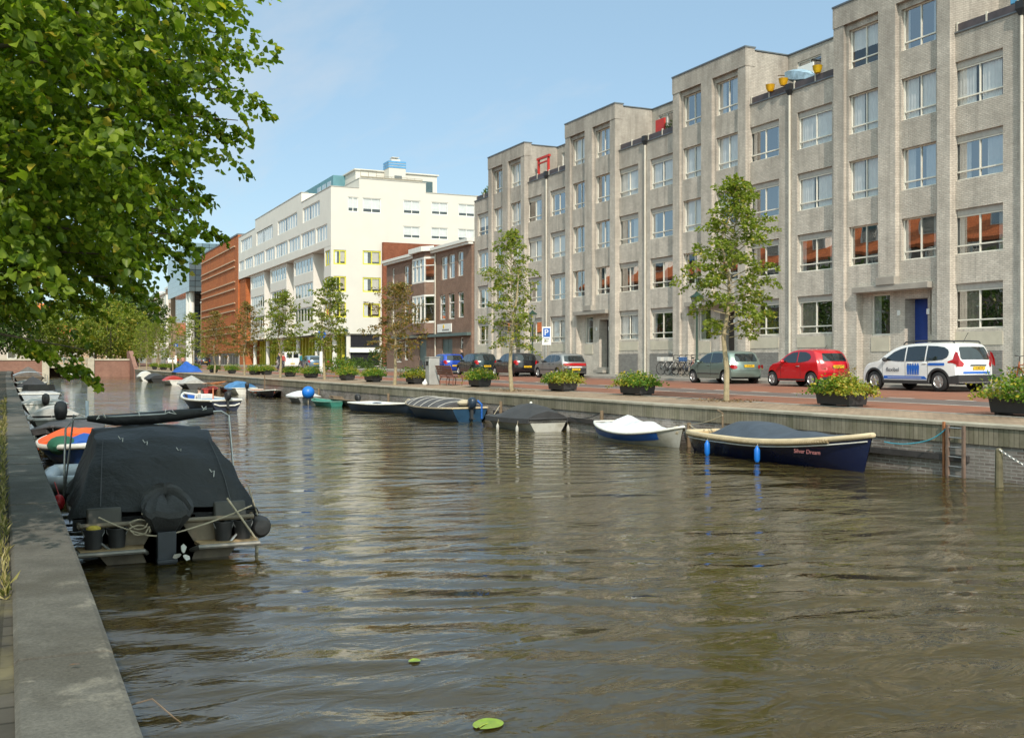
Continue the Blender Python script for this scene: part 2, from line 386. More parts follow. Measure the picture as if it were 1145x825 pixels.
struct(s, 'road_marking', white_line, smooth=0)
s = MB(); s.box(29.35, -58, 1.1, 29.5, YE, 1.335); struct(s, 'kerb', kerb_m, smooth=0)
s = MB(); s.grid([[(29.5, y, 1.33), (36.5, y, 1.49)] for y in (-58, 120, YE)]); struct(s, 'pavement', pav_walk, smooth=0)

# ------------------------------------------------------------------ quay walls
quay_brick = brickmat('quay_bricks', (.15,.12,.105), (.24,.205,.185), (.30,.28,.26), .22, .066, .012, .6, (.33,.31,.30,.6), .7, .9, .35, (.09,.10,.055,.55))
soldier_m = brickmat('soldier_course', (.185,.165,.12), (.25,.22,.165), (.12,.105,.075), .105, .5, .008, .5, (.33,.30,.23,.5), .9, .9, .35, (.09,.095,.045,.7), sq=True)
cap_m = M('coping_concrete', (.36,.325,.26), .9, .2, 2.5, .25, 50, dirt=(.22,.20,.14,.7), dscale=1.2)
q = thing('quay_wall', 'long brick quay wall with pale coping on the street side of the canal', 'quay wall')
YQ = [y for y in range(-58, 146, 4)] + [146]
s = MB(); s.grid([[(qx(y)+.06, y, -1.2), (qx(y)+.06, y, .66)] for y in YQ]); s.build('brick_face', quay_brick, q, smooth=0, recalc=False)
s = MB(); s.loft([[(qx(y)+.03, y, .655), (qx(y)+.03, y, .985), (qx(y)+.35, y, .985), (qx(y)+.35, y, .655)] for y in YQ]); s.build('soldier_course', soldier_m, q, smooth=0)
s = MB(); s.loft([[(qx(y), y, .987), (qx(y), y, CAPZ-.012), (qx(y)+.015, y, CAPZ), (qx(y)+.36, y, CAPZ), (qx(y)+.36, y, .987)] for y in YQ]); s.build('coping', cap_m, q, smooth=0)
plank = M('dark_fender_plank', (.045,.04,.04), .8, .25, 5, .3, 30)
for a, b2 in ((14.6, 17.2), (9.5, 13.2), (26.5, 31.2), (31.6, 35)):
    s = MB()
    n_ = 5
    s.loft([[(qx(y)+.058, y, .30), (qx(y)-.02, y, .30), (qx(y)-.02, y, .42), (qx(y)+.058, y, .42)] for y in [lerp(a, b2, i/n_) for i in range(n_+1)]]); s.build('fender_plank', plank, q, smooth=0)
lq = thing('quay_wall', 'low stone kerbed quay wall in the shade at the near bank', 'quay wall')
def flagmat():
    m, nt, b, out = newmat('worn_coping_stone'); pos = N(nt, 'ShaderNodeNewGeometry').outputs['Position']
    f = noise(nt, pos, 3, 8, .7); g2 = noise(nt, pos, 55, 4, .7); st = noise(nt, pos, .9, 5, .65, .5)
    c = mix(nt, (.085,.080,.070), (.15,.142,.125), ramp(nt, f, [(.3, 0.), (.7, 1.)]))
    c = mix(nt, c, (.085,.078,.065), mix(nt, (0,0,0), (.85,.85,.85), ramp(nt, st, [(.48, 0.), (.62, 1.)])))
    c = mix(nt, c, (.33,.30,.245), mix(nt, (0,0,0), (.65,.55,.55), ramp(nt, noise(nt, pos, 1.9, 6, .75), [(.58, 0.), (.72, 1.)])))
    c = mix(nt, c, ramp(nt, g2, [(.3, .7), (.7, 1.25)]), 1., 'MULTIPLY')
    L(nt, c, b.inputs['Base Color']); b.inputs['Roughness'].default_value = .88; b.inputs['Specular IOR Level'].default_value = .3
    n1 = bumpn(nt, b, g2, .5, .01); bumpn(nt, b, f, .5, .03, n1); return m
flag_m = flagmat()
yy = [-20]; 
while yy[-1] < 146: yy.append(min(146, yy[-1] + (1.45 if yy[-1] > 1 else 3)))
s = MB()
for a, b2 in zip(yy, yy[1:]):
    dz = random.uniform(-.008, .008); g_ = .009
    rows = []
    for y in (a+g_, (a+b2)/2, b2-g_):
        x = lx(y); rows.append([(x-.44, y, LCAPZ-.3), (x-.44, y, LCAPZ+dz-.02), (x-.42, y, LCAPZ+dz), (x-.03, y, LCAPZ+dz), (x-.006, y, LCAPZ+dz-.012), (x, y, LCAPZ+dz-.04), (x, y, LCAPZ-.3)])
    s.loft(rows)
s.build('coping', flag_m, lq, smooth=0)
YL = list(range(-58, 147, 4)) + [146]
s = MB(); s.grid([[(lx(y)-.02, y, LCAPZ-.05), (lx(y)-.02, y, -1.2)] for y in YL]); s.build('brick_face', quay_brick, lq, smooth=0, recalc=False)
s = MB(); s.grid([[(-9, y, .83), (-2.2, y, .825), (-.8 + lx(y)*.2, y, .82), (lx(y)-.43, y, .825)] for y in yy]);
dirt_pav = brickmat('left_bank_paving', (.052,.047,.040), (.085,.076,.063), (.035,.032,.026), .21, .105, .012, .5, (.20,.17,.09,.6), .9, .95, .35, ground=True)
struct(s, 'bank_path', dirt_pav, smooth=0)
# ------------------------------------------------------------------ buildings: helpers
def wall(mb, face, pos, a0, a1, z0, z1, holes=(), depth=.2, m=0, mr=None):
    """flat wall with real openings; face 'x' looks to -X (a = y), face 'y' looks to -Y (a = x)"""
    P = (lambda a, z, d: (pos+d, a, z)) if face == 'x' else (lambda a, z, d: (a, pos+d, z))
    A = sorted({a0, a1, *[min(max(v, a0), a1) for h in holes for v in (h[0], h[1])]})
    Z = sorted({z0, z1, *[min(max(v, z0), z1) for h in holes for v in (h[2], h[3])]})
    for i in range(len(A)-1):
        for j in range(len(Z)-1):
            ca, cz = (A[i]+A[i+1])/2, (Z[j]+Z[j+1])/2
            if any(h[0] < ca < h[1] and h[2] < cz < h[3] for h in holes): continue
            mb.poly([P(A[i], Z[j], 0), P(A[i+1], Z[j], 0), P(A[i+1], Z[j+1], 0), P(A[i], Z[j+1], 0)], m)
    for h in holes:
        d = h[4] if len(h) > 4 else depth; r = m if mr is None else mr
        for (p, q_) in (((h[0], h[2]), (h[1], h[2])), ((h[1], h[2]), (h[1], h[3])), ((h[1], h[3]), (h[0], h[3])), ((h[0], h[3]), (h[0], h[2]))):
            mb.poly([P(*p, 0), P(*q_, 0), P(*q_, d), P(*p, d)], r)
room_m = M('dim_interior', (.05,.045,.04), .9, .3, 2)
pane_m = glassmat('window_glass', (.82,.85,.86), 1.5, .0016)
clear_glass = glassmat('clear_window_glass', (.95,.96,.97), 1.45, .0016, refl=.14)
pane_dark = glassmat('tinted_glass', (.30,.36,.40), 1.6, .0016)
curtain_m = M('pale_curtain', (.74,.74,.72), .85, .08, 3)
curtain_b = M('beige_curtain', (.50,.44,.36), .85, .1, 3)
frame_m = M('cream_frame_paint', (.74,.71,.63), .5, .06, 3)
white_m = M('white_frame_paint', (.76,.75,.70), .5, .06, 3)
sill_m = M('dark_stone_sill', (.14,.125,.11), .8, .2, 5)
shutter_m = M('grey_shutter_box', (.44,.42,.39), .7, .12, 5)
def window_unit(w, h, mull=(), trans=(), lowmull=None, fw=.055, frame=frame_m, glass=pane_m, header=0, sill=True, curtain=None, room=.5, sillm=None):
    """window part (frame + dark room behind), children pane, curtain, sill; local x across, y inward, z up"""
    mb = MB(); d0, d1 = .0, .07
    H = h - header
    mb.box(0, d0, 0, fw, d1, H); mb.box(w-fw, d0, 0, w, d1, H); mb.box(fw, d0, 0, w-fw, d1, fw); mb.box(fw, d0, H-fw, w-fw, d1, H)
    tz = max(trans) if trans else fw
    for t in trans: mb.box(fw, d0-.006, t-fw/2, w-fw, d1-.004, t+fw/2)
    for x in mull: mb.box(x-fw*.45, d0+.004, tz + (fw/2 if trans else 0), x+fw*.45, d1-.006, H-fw)
    for x in (lowmull if lowmull is not None else (mull if trans else ())): 
        if trans: mb.box(x-fw*.45, d0+.004, fw, x+fw*.45, d1-.006, tz-fw/2)
    if header: mb.box(.0, -.02, H+.002, w, .12, h, 2)
    # dark room behind
    r0, r1 = .16, .16+room
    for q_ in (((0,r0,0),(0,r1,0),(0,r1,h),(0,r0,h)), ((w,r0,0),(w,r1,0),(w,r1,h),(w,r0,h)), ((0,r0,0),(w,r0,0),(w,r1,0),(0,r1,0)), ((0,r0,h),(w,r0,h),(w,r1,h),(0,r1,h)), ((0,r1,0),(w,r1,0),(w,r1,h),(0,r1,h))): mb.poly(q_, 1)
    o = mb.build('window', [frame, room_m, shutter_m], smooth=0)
    p = MB(); p.poly([(fw*.7,.042,fw*.7), (w-fw*.7,.042,fw*.7), (w-fw*.7,.042,H-fw*.7), (fw*.7,.042,H-fw*.7)]); p.build('pane', glass, o, smooth=0, recalc=False)
    if curtain:
        c = MB()
        for (a, b2, zb, mm) in curtain:
            n = max(4, int((b2-a)*w/.045)); rows = [[], []]
            for i in range(n+1):
                x = w*lerp(a, b2, i/n); y = .105 + .016*math.sin(i*1.9) + .01*math.sin(i*.7)
                rows[0].append((x, y, zb*H+.03)); rows[1].append((x, y, H-.03))
            c.grid(rows, mm)
        c.build('curtain', [curtain_m, curtain_b], o, smooth=60, recalc=False)
    if sill:
        s_ = MB(); s_.box(-.06, -.10, -.075, w+.06, .04, -.004); s_.build('sill', sillm or sill_m, o, smooth=0)
    return o
class Windows:
    """makes each kind once, then copies it"""
    def __init__(s): s.c = {}
    def put(s, key, make, parent, loc, rz=0, label=None):
        if key not in s.c:
            o = make(); s.c[key] = o; o.parent = parent
        else: o = copy_tree(s.c[key], parent)
        o.location = loc; o.rotation_euler = (0,0,rz)
        if label: o['label'] = label
        return o
FX = R(-90)

# ------------------------------------------------------------------ grey brick apartment building
gb = brickmat('pale_grey_brick', (.58,.52,.455), (.695,.63,.555), (.475,.43,.375), .215, .068, .011, 1.0, (.27,.245,.21,.45), .33, .85, .19, (.22,.20,.175,.5), top=(.195,.175,.155,.75,7,17.8))
plinth_m = brickmat('dark_grey_plinth_brick', (.21,.20,.19), (.27,.26,.245), (.17,.16,.15), .215, .068, .011, .4, None, .5, .9, .15)
cream_panel = M('cream_panel', (.56,.51,.41), .7, .08, 2, dirt=(.42,.38,.31,.4))
lintel_m = M('concrete_lintel', (.36,.33,.29), .85, .15, 3, .2, 40, dirt=(.2,.18,.16,.6), dscale=1.5)
zinc = M('zinc_roof_edge', (.16,.17,.18), .45, .15, 3, metal=.6)
drain_m = M('pale_drain_pipe', (.60,.56,.48), .55, .1, 3, dirt=(.35,.32,.27,.4))
black_m = M('black_painted_metal', (.02,.02,.022), .5, .2, 5)
rail_m = M('dark_terrace_panel', (.075,.06,.065), .55, .2, 3)
blue_door = M('blue_door', (.012,.045,.24), .45, .15, 3)
dark_door = M('dark_brown_door', (.06,.05,.045), .5, .2, 3)
white_sm = M('white_enamel', (.8,.8,.78), .4, .05, 3)
ap = thing('apartment_building', 'long pale grey brick apartment building with stepped parapet and rows of windows', 'apartment building')
Y0, PER = 26.4, 12.5
SILLS = [3.42, 6.24, 9.05, 11.86, 14.66]
def rr(*a): return Y0 + PER*a[0] + a[1]
edge = MB()
def onebox(nm, mat, *c):
    s_ = MB(); s_.box(*c); return s_.build(nm, mat, ap, smooth=0)
RW1, RW2 = (.84, 3.12), (9.75, 12.05)      # recess windows (v), pane side right / left
BW = ((3.80, 5.58), (6.86, 8.56))
XR, XB, XP = 32.28, 32.14, 32.0
WIN = []
for k in range(-1, 4):
    halves = [(9.35, 12.5, RW2)] if k == -1 else [(0, 3.0, RW1), (9.35, 12.5 if k < 3 else 12.7, RW2)]
    for a, b2, w_ in halves:
        hs = [(rr(k, w_[0]), rr(k, w_[1]), SILLS[i], SILLS[i]+1.72, .16) for i in range(4)]
        rec = MB(); wall(rec, 'x', XR, rr(k, a), rr(k, b2), 1.3, 14.66, hs)
        if b2 > 12.6: rec.poly([(XR, rr(k, b2), 1.3), (46, rr(k, b2), 1.3), (46, rr(k, b2), 14.66), (XR, rr(k, b2), 14.66)])
        rec.build('brick_wall', gb, ap, smooth=0, recalc=False)
        for i in range(4): WIN.append(('rec', k, i, XR+.13, rr(k, w_[1]), SILLS[i]))
        onebox('infill_panel', cream_panel, XR-.02, rr(k, w_[0])+.0, 2.80, XR+.05, rr(k, w_[1]), 3.30)
        onebox('plinth', plinth_m, XR-.045, rr(k, w_[0]), 1.3, XR+.02, rr(k, w_[1]), 2.60)
        edge.box(XR-.05, rr(k, a)+.005, 14.66, XR+.3, rr(k, b2)-.005, 14.72)
    if k == -1: continue
    hs = []; blk = MB()
    for (a, b2) in BW:
        for i in range(1, 5): hs.append((rr(k, a), rr(k, b2), SILLS[i], SILLS[i]+1.68, .16)); WIN.append(('blk', k, i, XB+.13, rr(k, b2), SILLS[i]))
    hs += [(rr(k, 4.0), rr(k, 8.1), 1.3, 5.06, .35)]
    wall(blk, 'x', XB, rr(k, 3.0), rr(k, 9.35), 1.3, 16.6, hs)
    # entrance back wall
    wall(blk, 'x', XB+.35, rr(k, 4.0), rr(k, 8.1), 1.3, 5.06, [(rr(k, 4.55), rr(k, 5.75), 1.3, 4.72, .62), (rr(k, 6.55), rr(k, 7.6), 3.28, 4.98, .12), (rr(k, 4.06), rr(k, 4.42), 3.28, 4.98, .12)])
    onebox('infill_panel', cream_panel, XB+.325, rr(k, 6.55), 2.6, XB+.36, rr(k, 7.6), 3.2); onebox('infill_panel', cream_panel, XB+.325, rr(k, 4.06), 2.6, XB+.36, rr(k, 4.42), 3.2)
    WIN.append(('ent1', k, 0, XB+.42, rr(k, 7.6), 3.28)); WIN.append(('ent2', k, 0, XB+.42, rr(k, 4.42), 3.28))
    for a, b2 in ((3.0, 3.62), (8.72, 9.35)):
        onebox('pilaster', gb, XP, rr(k, a), 1.3, XB+.01, rr(k, b2), 16.6)
    onebox('pilaster', gb, XP-.05, rr(k, 5.72), 5.5, XB+.01, rr(k, 6.66), 16.6)
    # side returns to the recess and to the terrace
    for yv, sgn in ((3.0, 1), (9.35, -1)):
        blk.poly([(XB, rr(k, yv), 1.3), (XR+.1, rr(k, yv), 1.3), (XR+.1, rr(k, yv), 14.66), (XB, rr(k, yv), 14.66)])
        blk.box(XB+.02, rr(k, yv)+.004*sgn, 14.6, 34.65, rr(k, yv)+.25*sgn, 17.36)
    onebox('parapet', gb, XP-.03, rr(k, 2.98), 16.602, XB+.4, rr(k, 9.37), 17.48)
    blk.build('brick_wall', gb, ap, smooth=0, recalc=False)
    edge.box(XP-.06, rr(k, 2.95), 17.482, XB+.45, rr(k, 9.40), 17.56); edge.box(XB+.45, rr(k, 2.95), 17.37, 34.7, rr(k, 3.28), 17.43); edge.box(XB+.45, rr(k, 9.07), 17.37, 34.7, rr(k, 9.40), 17.43)
blk = MB()
wall(blk, 'x', 34.6, 23.25, 76.6, 14.66, 17.35, [(rr(k, v), rr(k, v)+wd, 14.75, 16.85, .1) for k in range(4) for v, wd in ((.6, 1.7), (10.2, 1.7))])
blk.build('penthouse_wall', gb, ap, smooth=0, recalc=False)
edge.box(34.55, 23.25, 17.352, 35, 76.62, 17.42); edge.build('roof_edge', zinc, ap, smooth=0)
s = MB(); s.poly([(32.3,23.25,14.66), (34.7,23.25,14.66), (34.7,76.6,14.66), (32.3,76.6,14.66)]); s.poly([(34.6,23.25,17.34), (46,23.25,17.34), (46,76.6,17.34), (34.6,76.6,17.34)])
for k in range(4): s.poly([(32.5, rr(k,3.1), 17.34), (34.8, rr(k,3.1), 17.34), (34.8, rr(k,9.25), 17.34), (32.5, rr(k,9.25), 17.34)])
s.poly([(34.6,76.6,14.6), (46,76.6,14.6), (46,76.6,17.34), (34.6,76.6,17.34)]); s.poly([(32.3,23.25,1.2), (46,23.25,1.2), (46,23.25,17.34), (32.3,23.25,17.34)]); s.poly([(46,23.25,1.2), (46,76.6,1.2), (46,76.6,17.34), (46,23.25,17.34)])
s.build('roof', M('roof_felt', (.12,.12,.12), .9), ap, smooth=0, recalc=False)
for k in range(4):
    s = MB(); s.box(XB+.33, rr(k, 3.98), 5.062, XP-.12, rr(k, 8.12), 5.30); s.box(XP-.16, rr(k, 5.68), 5.302, XB+.01, rr(k, 6.70), 5.62); s.build('entrance_lintel', lintel_m, ap, smooth=0, bevel=.01)
    s = MB(); s.box(XB+.90, rr(k, 4.56), 1.80, XB+.96, rr(k, 5.74), 4.70); d = s.build('door', blue_door if k == 0 else dark_door, ap, smooth=0)
    if k == 0: d['label'] = 'blue entrance door'
    s = MB(); s.tube([(XB+.90, rr(k, 5.6), 2.6), (XB+.85, rr(k, 5.6), 2.6), (XB+.85, rr(k, 5.6), 2.9), (XB+.90, rr(k, 5.6), 2.9)], .012); s.build('handle', zinc, d)
    if k == 0:
        pass
    for v in (4.5, 6.05):
        s = MB(); s.box(XB+.30, rr(k, v)-.07, 4.05, XB+.35, rr(k, v)+.07, 4.27); s.build('entrance_lamp', white_sm, ap, smooth=0, bevel=.01)
    s = MB(); s.box(XB-.1, rr(k, 4.56), 1.45, XB+.96, rr(k, 5.74), 1.62); s.box(XB+.2, rr(k, 4.56), 1.62, XB+.96, rr(k, 5.74), 1.79); s.build('entrance_step', lintel_m, ap, smooth=0)
for k in range(0, 4):
    s = MB(); s.tube([(XR-.07, rr(k, 0), 1.45), (XR-.07, rr(k, 0), 14.5)], .055, 10)
    for z in (3, 5.8, 8.6, 11.4): s.tube([(XR-.07, rr(k, 0), z), (XR-.07, rr(k, 0), z+.06)], .066, 10)
    dp = s.build('drain_pipe', drain_m, ap)
    s = MB(); s.loft([[(XR-.2, rr(k,0)-.16, 15.0), (XR+.02, rr(k,0)-.16, 15.0), (XR+.02, rr(k,0)+.16, 15.0), (XR-.2, rr(k,0)+.16, 15.0)], [(XR-.2, rr(k,0)-.16, 14.72), (XR+.02, rr(k,0)-.16, 14.72), (XR+.02, rr(k,0)+.16, 14.72), (XR-.2, rr(k,0)+.16, 14.72)], [(XR-.13, rr(k,0)-.06, 14.48), (XR, rr(k,0)-.06, 14.48), (XR, rr(k,0)+.06, 14.48), (XR-.13, rr(k,0)+.06, 14.48)]]); s.build('rain_hopper', black_m, dp, smooth=0)
for k in range(-1, 4):
    for a, b2 in ([(9.45, 12.3)] if k == -1 else [(.2, 2.95), (9.4, 12.3)]):
        s = MB(); m_ = (a+b2)/2
        s.box(XR+.02, rr(k,a), 14.74, XR+.06, rr(k,m_)-.05, 15.02); s.box(XR+.02, rr(k,m_)+.05, 14.74, XR+.06, rr(k,b2), 15.02)
        t = s.build('terrace_railing', rail_m, ap, smooth=0)
        s = MB(); [s.box(XR+.0, rr(k,y)-.03, 14.72, XR+.08, rr(k,y)+.03, 15.1) for y in (a+.03, m_, b2-.03)]; s.build('railing_post', drain_m, t, smooth=0)
CUR = {  # curtain layouts: (from, to, bottom, material) over the window's width
    0: [(0,.16,0,0), (.84,1,0,0)], 1: [(0,.3,0,0), (.62,1,0,0)], 2: [(0,1,0,0)], 3: [(.0,.12,0,1), (.45,.62,0,0)], 4: [(.35,.7,0,0)], 5: None, 6: [(0,1,.45,0)], 7: [(0,.5,0,1)], 8: [(.02,.40,0,0),(.52,.90,0,0)]}
ww = Windows(); rnd = random.Random(11)
for (kind, k, i, x, y, z) in WIN:
    c = rnd.choice([0,1,1,2,2,3,4,8,1,6,8]) if i > 0 else rnd.choice([5,0,8,3,7])
    if i == 1 and k < 3: c = rnd.choice([0, 5, 3])
    if kind == 'rec': mk = lambda c=c: window_unit(2.29, 1.72, (1.14,), (.34,), header=.24, curtain=CUR[c], glass=clear_glass if c in (2, 6, 8) else pane_m)
    elif kind == 'blk': mk = lambda c=c: window_unit(1.74, 1.68, (.90,), (.34,), curtain=CUR[c], glass=clear_glass if c in (2, 6, 8) else pane_m)
    elif kind == 'ent1': c = 2; mk = lambda: window_unit(1.05, 1.70, (), (), curtain=[(0,.4,0,0)], sill=False)
    else: c = 0; mk = lambda: window_unit(.36, 1.70, (), (), curtain=None, sill=False)
    ww.put((kind, c), mk, ap, (x, y, z), FX)
tw = Windows()
for k in range(4):
    for v in (.6, 10.2): tw.put('t', lambda: window_unit(1.7, 2.1, (.85,), (), frame=white_m, sill=False, curtain=[(0,.4,0,0)]), ap, (34.66, rr(k, v)+1.7, 14.75), FX)

# ------------------------------------------------------------------ brown brick corner house
bh_m = brickmat('brown_house_brick', (.21,.115,.08), (.28,.165,.115), (.22,.18,.15), .22, .065, .012, .4, (.15,.095,.07,.4), .5, .85, .2)
bh = thing('brick_house', 'brown brick three storey house with white bay windows and white cornice', 'house')
BX = 32.1
top = []   # (y0,y1,z0,z1,mull,trans)
W3 = [(81.65,83.35,8.95,10.9), (79.95+.25,81.65-.3+.2,8.95,10.95), (78.35,79.6,9.0,11.0), (89.8,91.1,9.05,10.95), (91.7,92.9,9.05,10.9), (95.9,96.7,9.2,10.95)]
W3 = [(82.0,83.35,8.95,10.9), (80.35,81.7,8.95,10.95), (78.5,79.7,9.0,11.0), (89.9,91.1,9.05,10.95), (91.75,92.9,9.05,10.9), (95.7,96.5,9.2,10.95)]
W2 = [(82.45,83.8,5.6,7.72), (80.4,81.75,5.6,7.72), (78.4,79.65,5.65,7.72), (89.9,91.1,5.6,7.7), (91.75,92.9,5.6,7.7), (95.7,96.5,5.7,7.7)]
G1 = [(80.85,83.2,1.55,4.0), (78.5,79.2,2.7,4.05), (91.95,92.95,2.2,4.1), (93.7,95.7,2.0,3.95), (87.0,88.9,1.5,4.05)]
s = MB(); wall(s, 'x', BX, 76.75, 98.1, 1.3, 11.55, [(a,b2,c,d,.14) for a,b2,c,d in W3+W2+G1])
s.poly([(BX,98.1,1.3), (44,98.1,1.3), (44,98.1,11.55), (BX,98.1,11.55)]); s.poly([(BX,76.75,1.3), (44,76.75,1.3), (44,76.75,11.55), (BX,76.75,11.55)])
s.build('wall', bh_m, bh, smooth=0, recalc=False)
wb = Windows()
for a, b2, c, d in W3+W2: wb.put(('u', round(b2-a,2), round(d-c,2)), lambda a=a,b2=b2,c=c,d=d: window_unit(b2-a, d-c, (), ((d-c)*.64,), fw=.09, frame=white_m, curtain=[(0,.35,0,0)], lowmull=()), bh, (BX+.1, b2, c), FX)
for a, b2, c, d in (G1[1], G1[2], G1[3]): wb.put(('g', a), lambda a=a,b2=b2,c=c,d=d: window_unit(b2-a, d-c, (), ((d-c)*.7,), fw=.1, frame=white_m, curtain=None), bh, (BX+.1, b2, c), FX)
teal_door = M('grey_green_paint', (.10,.145,.14), .5, .15, 3)
s = MB(); s.box(BX+.1, 80.85, 1.5, BX+.16, 83.2, 4.0); s.box(BX+.08, 82.0, 1.5, BX+.1, 82.05, 4.0); gd = s.build('garage_door', teal_door, bh, smooth=0)
s = MB(); s.box(BX+.1, 87.0, 1.5, BX+.16, 88.9, 4.05); s.build('shop_door', teal_door, bh, smooth=0)
# bay windows on two floors
for z0, z1 in ((5.45, 7.85), (8.95, 11.1)):
    pts = [(BX+.02, 84.95), (BX-.62, 85.75), (BX-.62, 88.7), (BX+.02, 89.5)]
    f_ = MB(); g_ = MB()
    for (p, q_) in zip(pts, pts[1:]):
        p, q_ = Vector((*p, 0)), Vector((*q_, 0)); n = 3 if (q_-p).length > 2 else 1; d = (q_-p); 
        for i in range(n+1):
            c = p + d*i/n; f_.box(c.x-.05, c.y-.05, z0, c.x+.05, c.y+.05, z1)
        ang = math.atan2(d.y, d.x); rot = Matrix.Rotation(ang, 3, 'Z')
        for zz, hh in ((z0+.05, .16), (z1-.08, .16), (lerp(z0, z1, .66), .07)): f_.obox(((p+q_)/2 + Vector((0,0,zz)))[:], (d.length, .09, hh), rot)
        off = Vector((0.03, 0, 0)); g_.poly([(p+off)+Vector((0,0,z0)), (q_+off)+Vector((0,0,z0)), (q_+off)+Vector((0,0,z1)), (p+off)+Vector((0,0,z1))])
    by = f_.build('bay_window', white_m, bh, smooth=0); g_.build('pane', pane_m, by, smooth=0, recalc=False)
    c_ = MB(); c_.grid([[(BX-.45, 85.8+i*.2, z0+.1) for i in range(15)], [(BX-.45, 85.8+i*.2, z1-.1) for i in range(15)]]); c_.build('curtain', curtain_m, by, smooth=0)
for z0, z1 in ((4.5, 5.44), (7.86, 8.94), (11.11, 11.56)): s = MB(); s.prism([(BX+.02, 84.9), (BX-.66, 85.72), (BX-.66, 88.73), (BX+.02, 89.55)], 'z', z0, z1); s.build('bay_apron', bh_m, bh, smooth=0)
s = MB(); s.box(BX-.45, 76.6, 11.56, 44, 98.5, 11.80); s.box(BX-.3, 76.65, 11.36, BX+.1, 98.3, 11.56); s.prism([(BX-.2, 84.6), (BX-1.0, 85.6), (BX-1.0, 88.9), (BX-.2, 89.9)], 'z', 11.57, 11.99); s.build('cornice', white_m, bh, smooth=0)
s = MB(); s.box(BX-.35, 76.9, 4.18, BX+.02, 97.5, 4.42); s.build('shop_beam', teal_door, bh, smooth=0)
s = MB(); s.tube([(BX-.08, 84.6, 1.5), (BX-.08, 84.6, 11.3)], .06); s.build('drain_pipe', drain_m, bh)
s = MB(); s.box(BX-.09, 80.9, 4.55, BX-.02, 84.1, 5.25); sg = s.build('shop_sign', white_sm, bh, smooth=0)
s = MB(); s.lathe([(.17,0),(.17,.02)], 12, (BX-.11, 82.6, 5.02), axis='x'); s.build('emblem', M('sign_yellow', (.75,.5,.02), .5), sg)
s = MB(); [s.box(BX-.096, 82.3-i*.22, 4.66, BX-.088, 82.43-i*.22, 4.80) for i in range(-2, 5)]; s.build('lettering', M('sign_dark', (.03,.03,.03), .6), sg, smooth=0)
s = MB(); s.box(32.9, 98.12, 1.3, 44, 99.6, 10.0); s.build('side_wall', bh_m, bh, smooth=0)

# ------------------------------------------------------------------ white hotel building
wt = M('white_render', (.60,.575,.525), .85, .03, .6, .1, 40, dirt=(.66,.62,.54,.35), dscale=.35)
wt2 = M('grey_white_cladding', (.70,.67,.62), .8, .03, .6, dirt=(.58,.56,.52,.3), dscale=.5)
yel = M('yellow_green_frame', (.60,.56,.05), .5, .1, 3)
redb = brickmat('red_brown_brick', (.20,.06,.03), (.27,.09,.045), (.17,.07,.045), .22, .065, .01, .3)
teal = M('teal_cladding', (.10,.24,.28), .5, .1, 1)
skyblue = M('light_blue_cladding', (.10,.30,.55), .5, .1, 1)
wh = thing('white_building', 'white rendered corner building with yellow framed windows and rooftop pavilion', 'building')
GY = 118.5
gh = [(34.09,35.33,19.35,21.05), (35.86,38.08,19.35,21.05), (40.83,42.96,19.5,21.1), (44.37,46.49,19.6,21.1), (47.84,50.0,19.6,21.1), (40.83,42.96,16.63,18.03), (44.32,46.49,16.66,18.06), (47.8,50.0,16.66,18.06),
      (35.86,38.05,13.3,14.93), (35.86,38.05,10.1,11.82), (35.9,38.0,7.18,8.81)]
cyel = [(32.4,33.88,13.2,14.87), (32.4,33.88,10.05,11.85), (32.4,33.88,7.1,8.85)]
s = MB(); wall(s, 'y', GY, 32.1, 58, 5.25, 22.1, [(*h_, .12) for h_ in gh+cyel]); s.poly([(35.44,GY,22.1), (43.66,GY,22.1), (43.66,GY,23.25), (35.44,GY,23.25)])
s.poly([(43.66,GY,22.1), (43.66,140,22.1), (43.66,140,23.25), (43.66,GY,23.25)]); s.poly([(35.44,GY,22.1), (35.44,140,22.1), (35.44,140,23.25), (35.44,GY,23.25)])
s.build('gable_wall', wt, wh, smooth=0, recalc=False)
wg = Windows()
for i, h_ in enumerate(gh+cyel):
    y_ = i >= 8
    wg.put(('g', round(h_[1]-h_[0],1), round(h_[3]-h_[2],1), y_), lambda h_=h_, y_=y_: window_unit(h_[1]-h_[0], h_[3]-h_[2], ((h_[1]-h_[0])/2,), (), fw=.09 if not y_ else .15, frame=yel if y_ else white_m, glass=clear_glass, sill=False, curtain=[(0,1,.25,0)] if not y_ else [(.0,.3,0,0),(.5,.9,.2,1)]), wh, (h_[0], GY+.06, h_[2]))
# front, upper two floors
up = [(123.6,131.9,19.4,21.25), (135.0,146.3,19.4,21.3), (149.7,161.0,19.4,21.4), (164.5,173.5,19.5,21.45)]
bd5 = [(119.9+.3,125.3,16.2,18.05), (125.9,132.9,16.2,18.15), (133.6,139.9,16.3,18.15), (140.6,147.9,16.3,18.2), (148.6,154.8,16.35,18.2), (155.6,163.3,16.4,18.2), (164,170.3,16.5,18.15), (171,175,16.6,18.15)]
s = MB(); wall(s, 'x', 32.1, GY, 175.6, 15.35, 22.15, [(*h_, .14) for h_ in up+bd5]); wall(s, 'x', 32.1, 132.65, 161.9, 22.15, 23.4)
for y in (132.65, 161.9): s.poly([(32.1,y,22.1), (40,y,22.1), (40,y,23.4), (32.1,y,23.4)])
s.poly([(32.1,GY,15.35), (36,GY,15.35), (36,175.6,15.35), (32.1,175.6,15.35)]); s.poly([(32.1,175.6,15.35), (50,175.6,15.35), (50,175.6,22.15), (32.1,175.6,22.15)])
s.build('front_wall', wt2, wh, smooth=0, recalc=False)
wf = Windows()
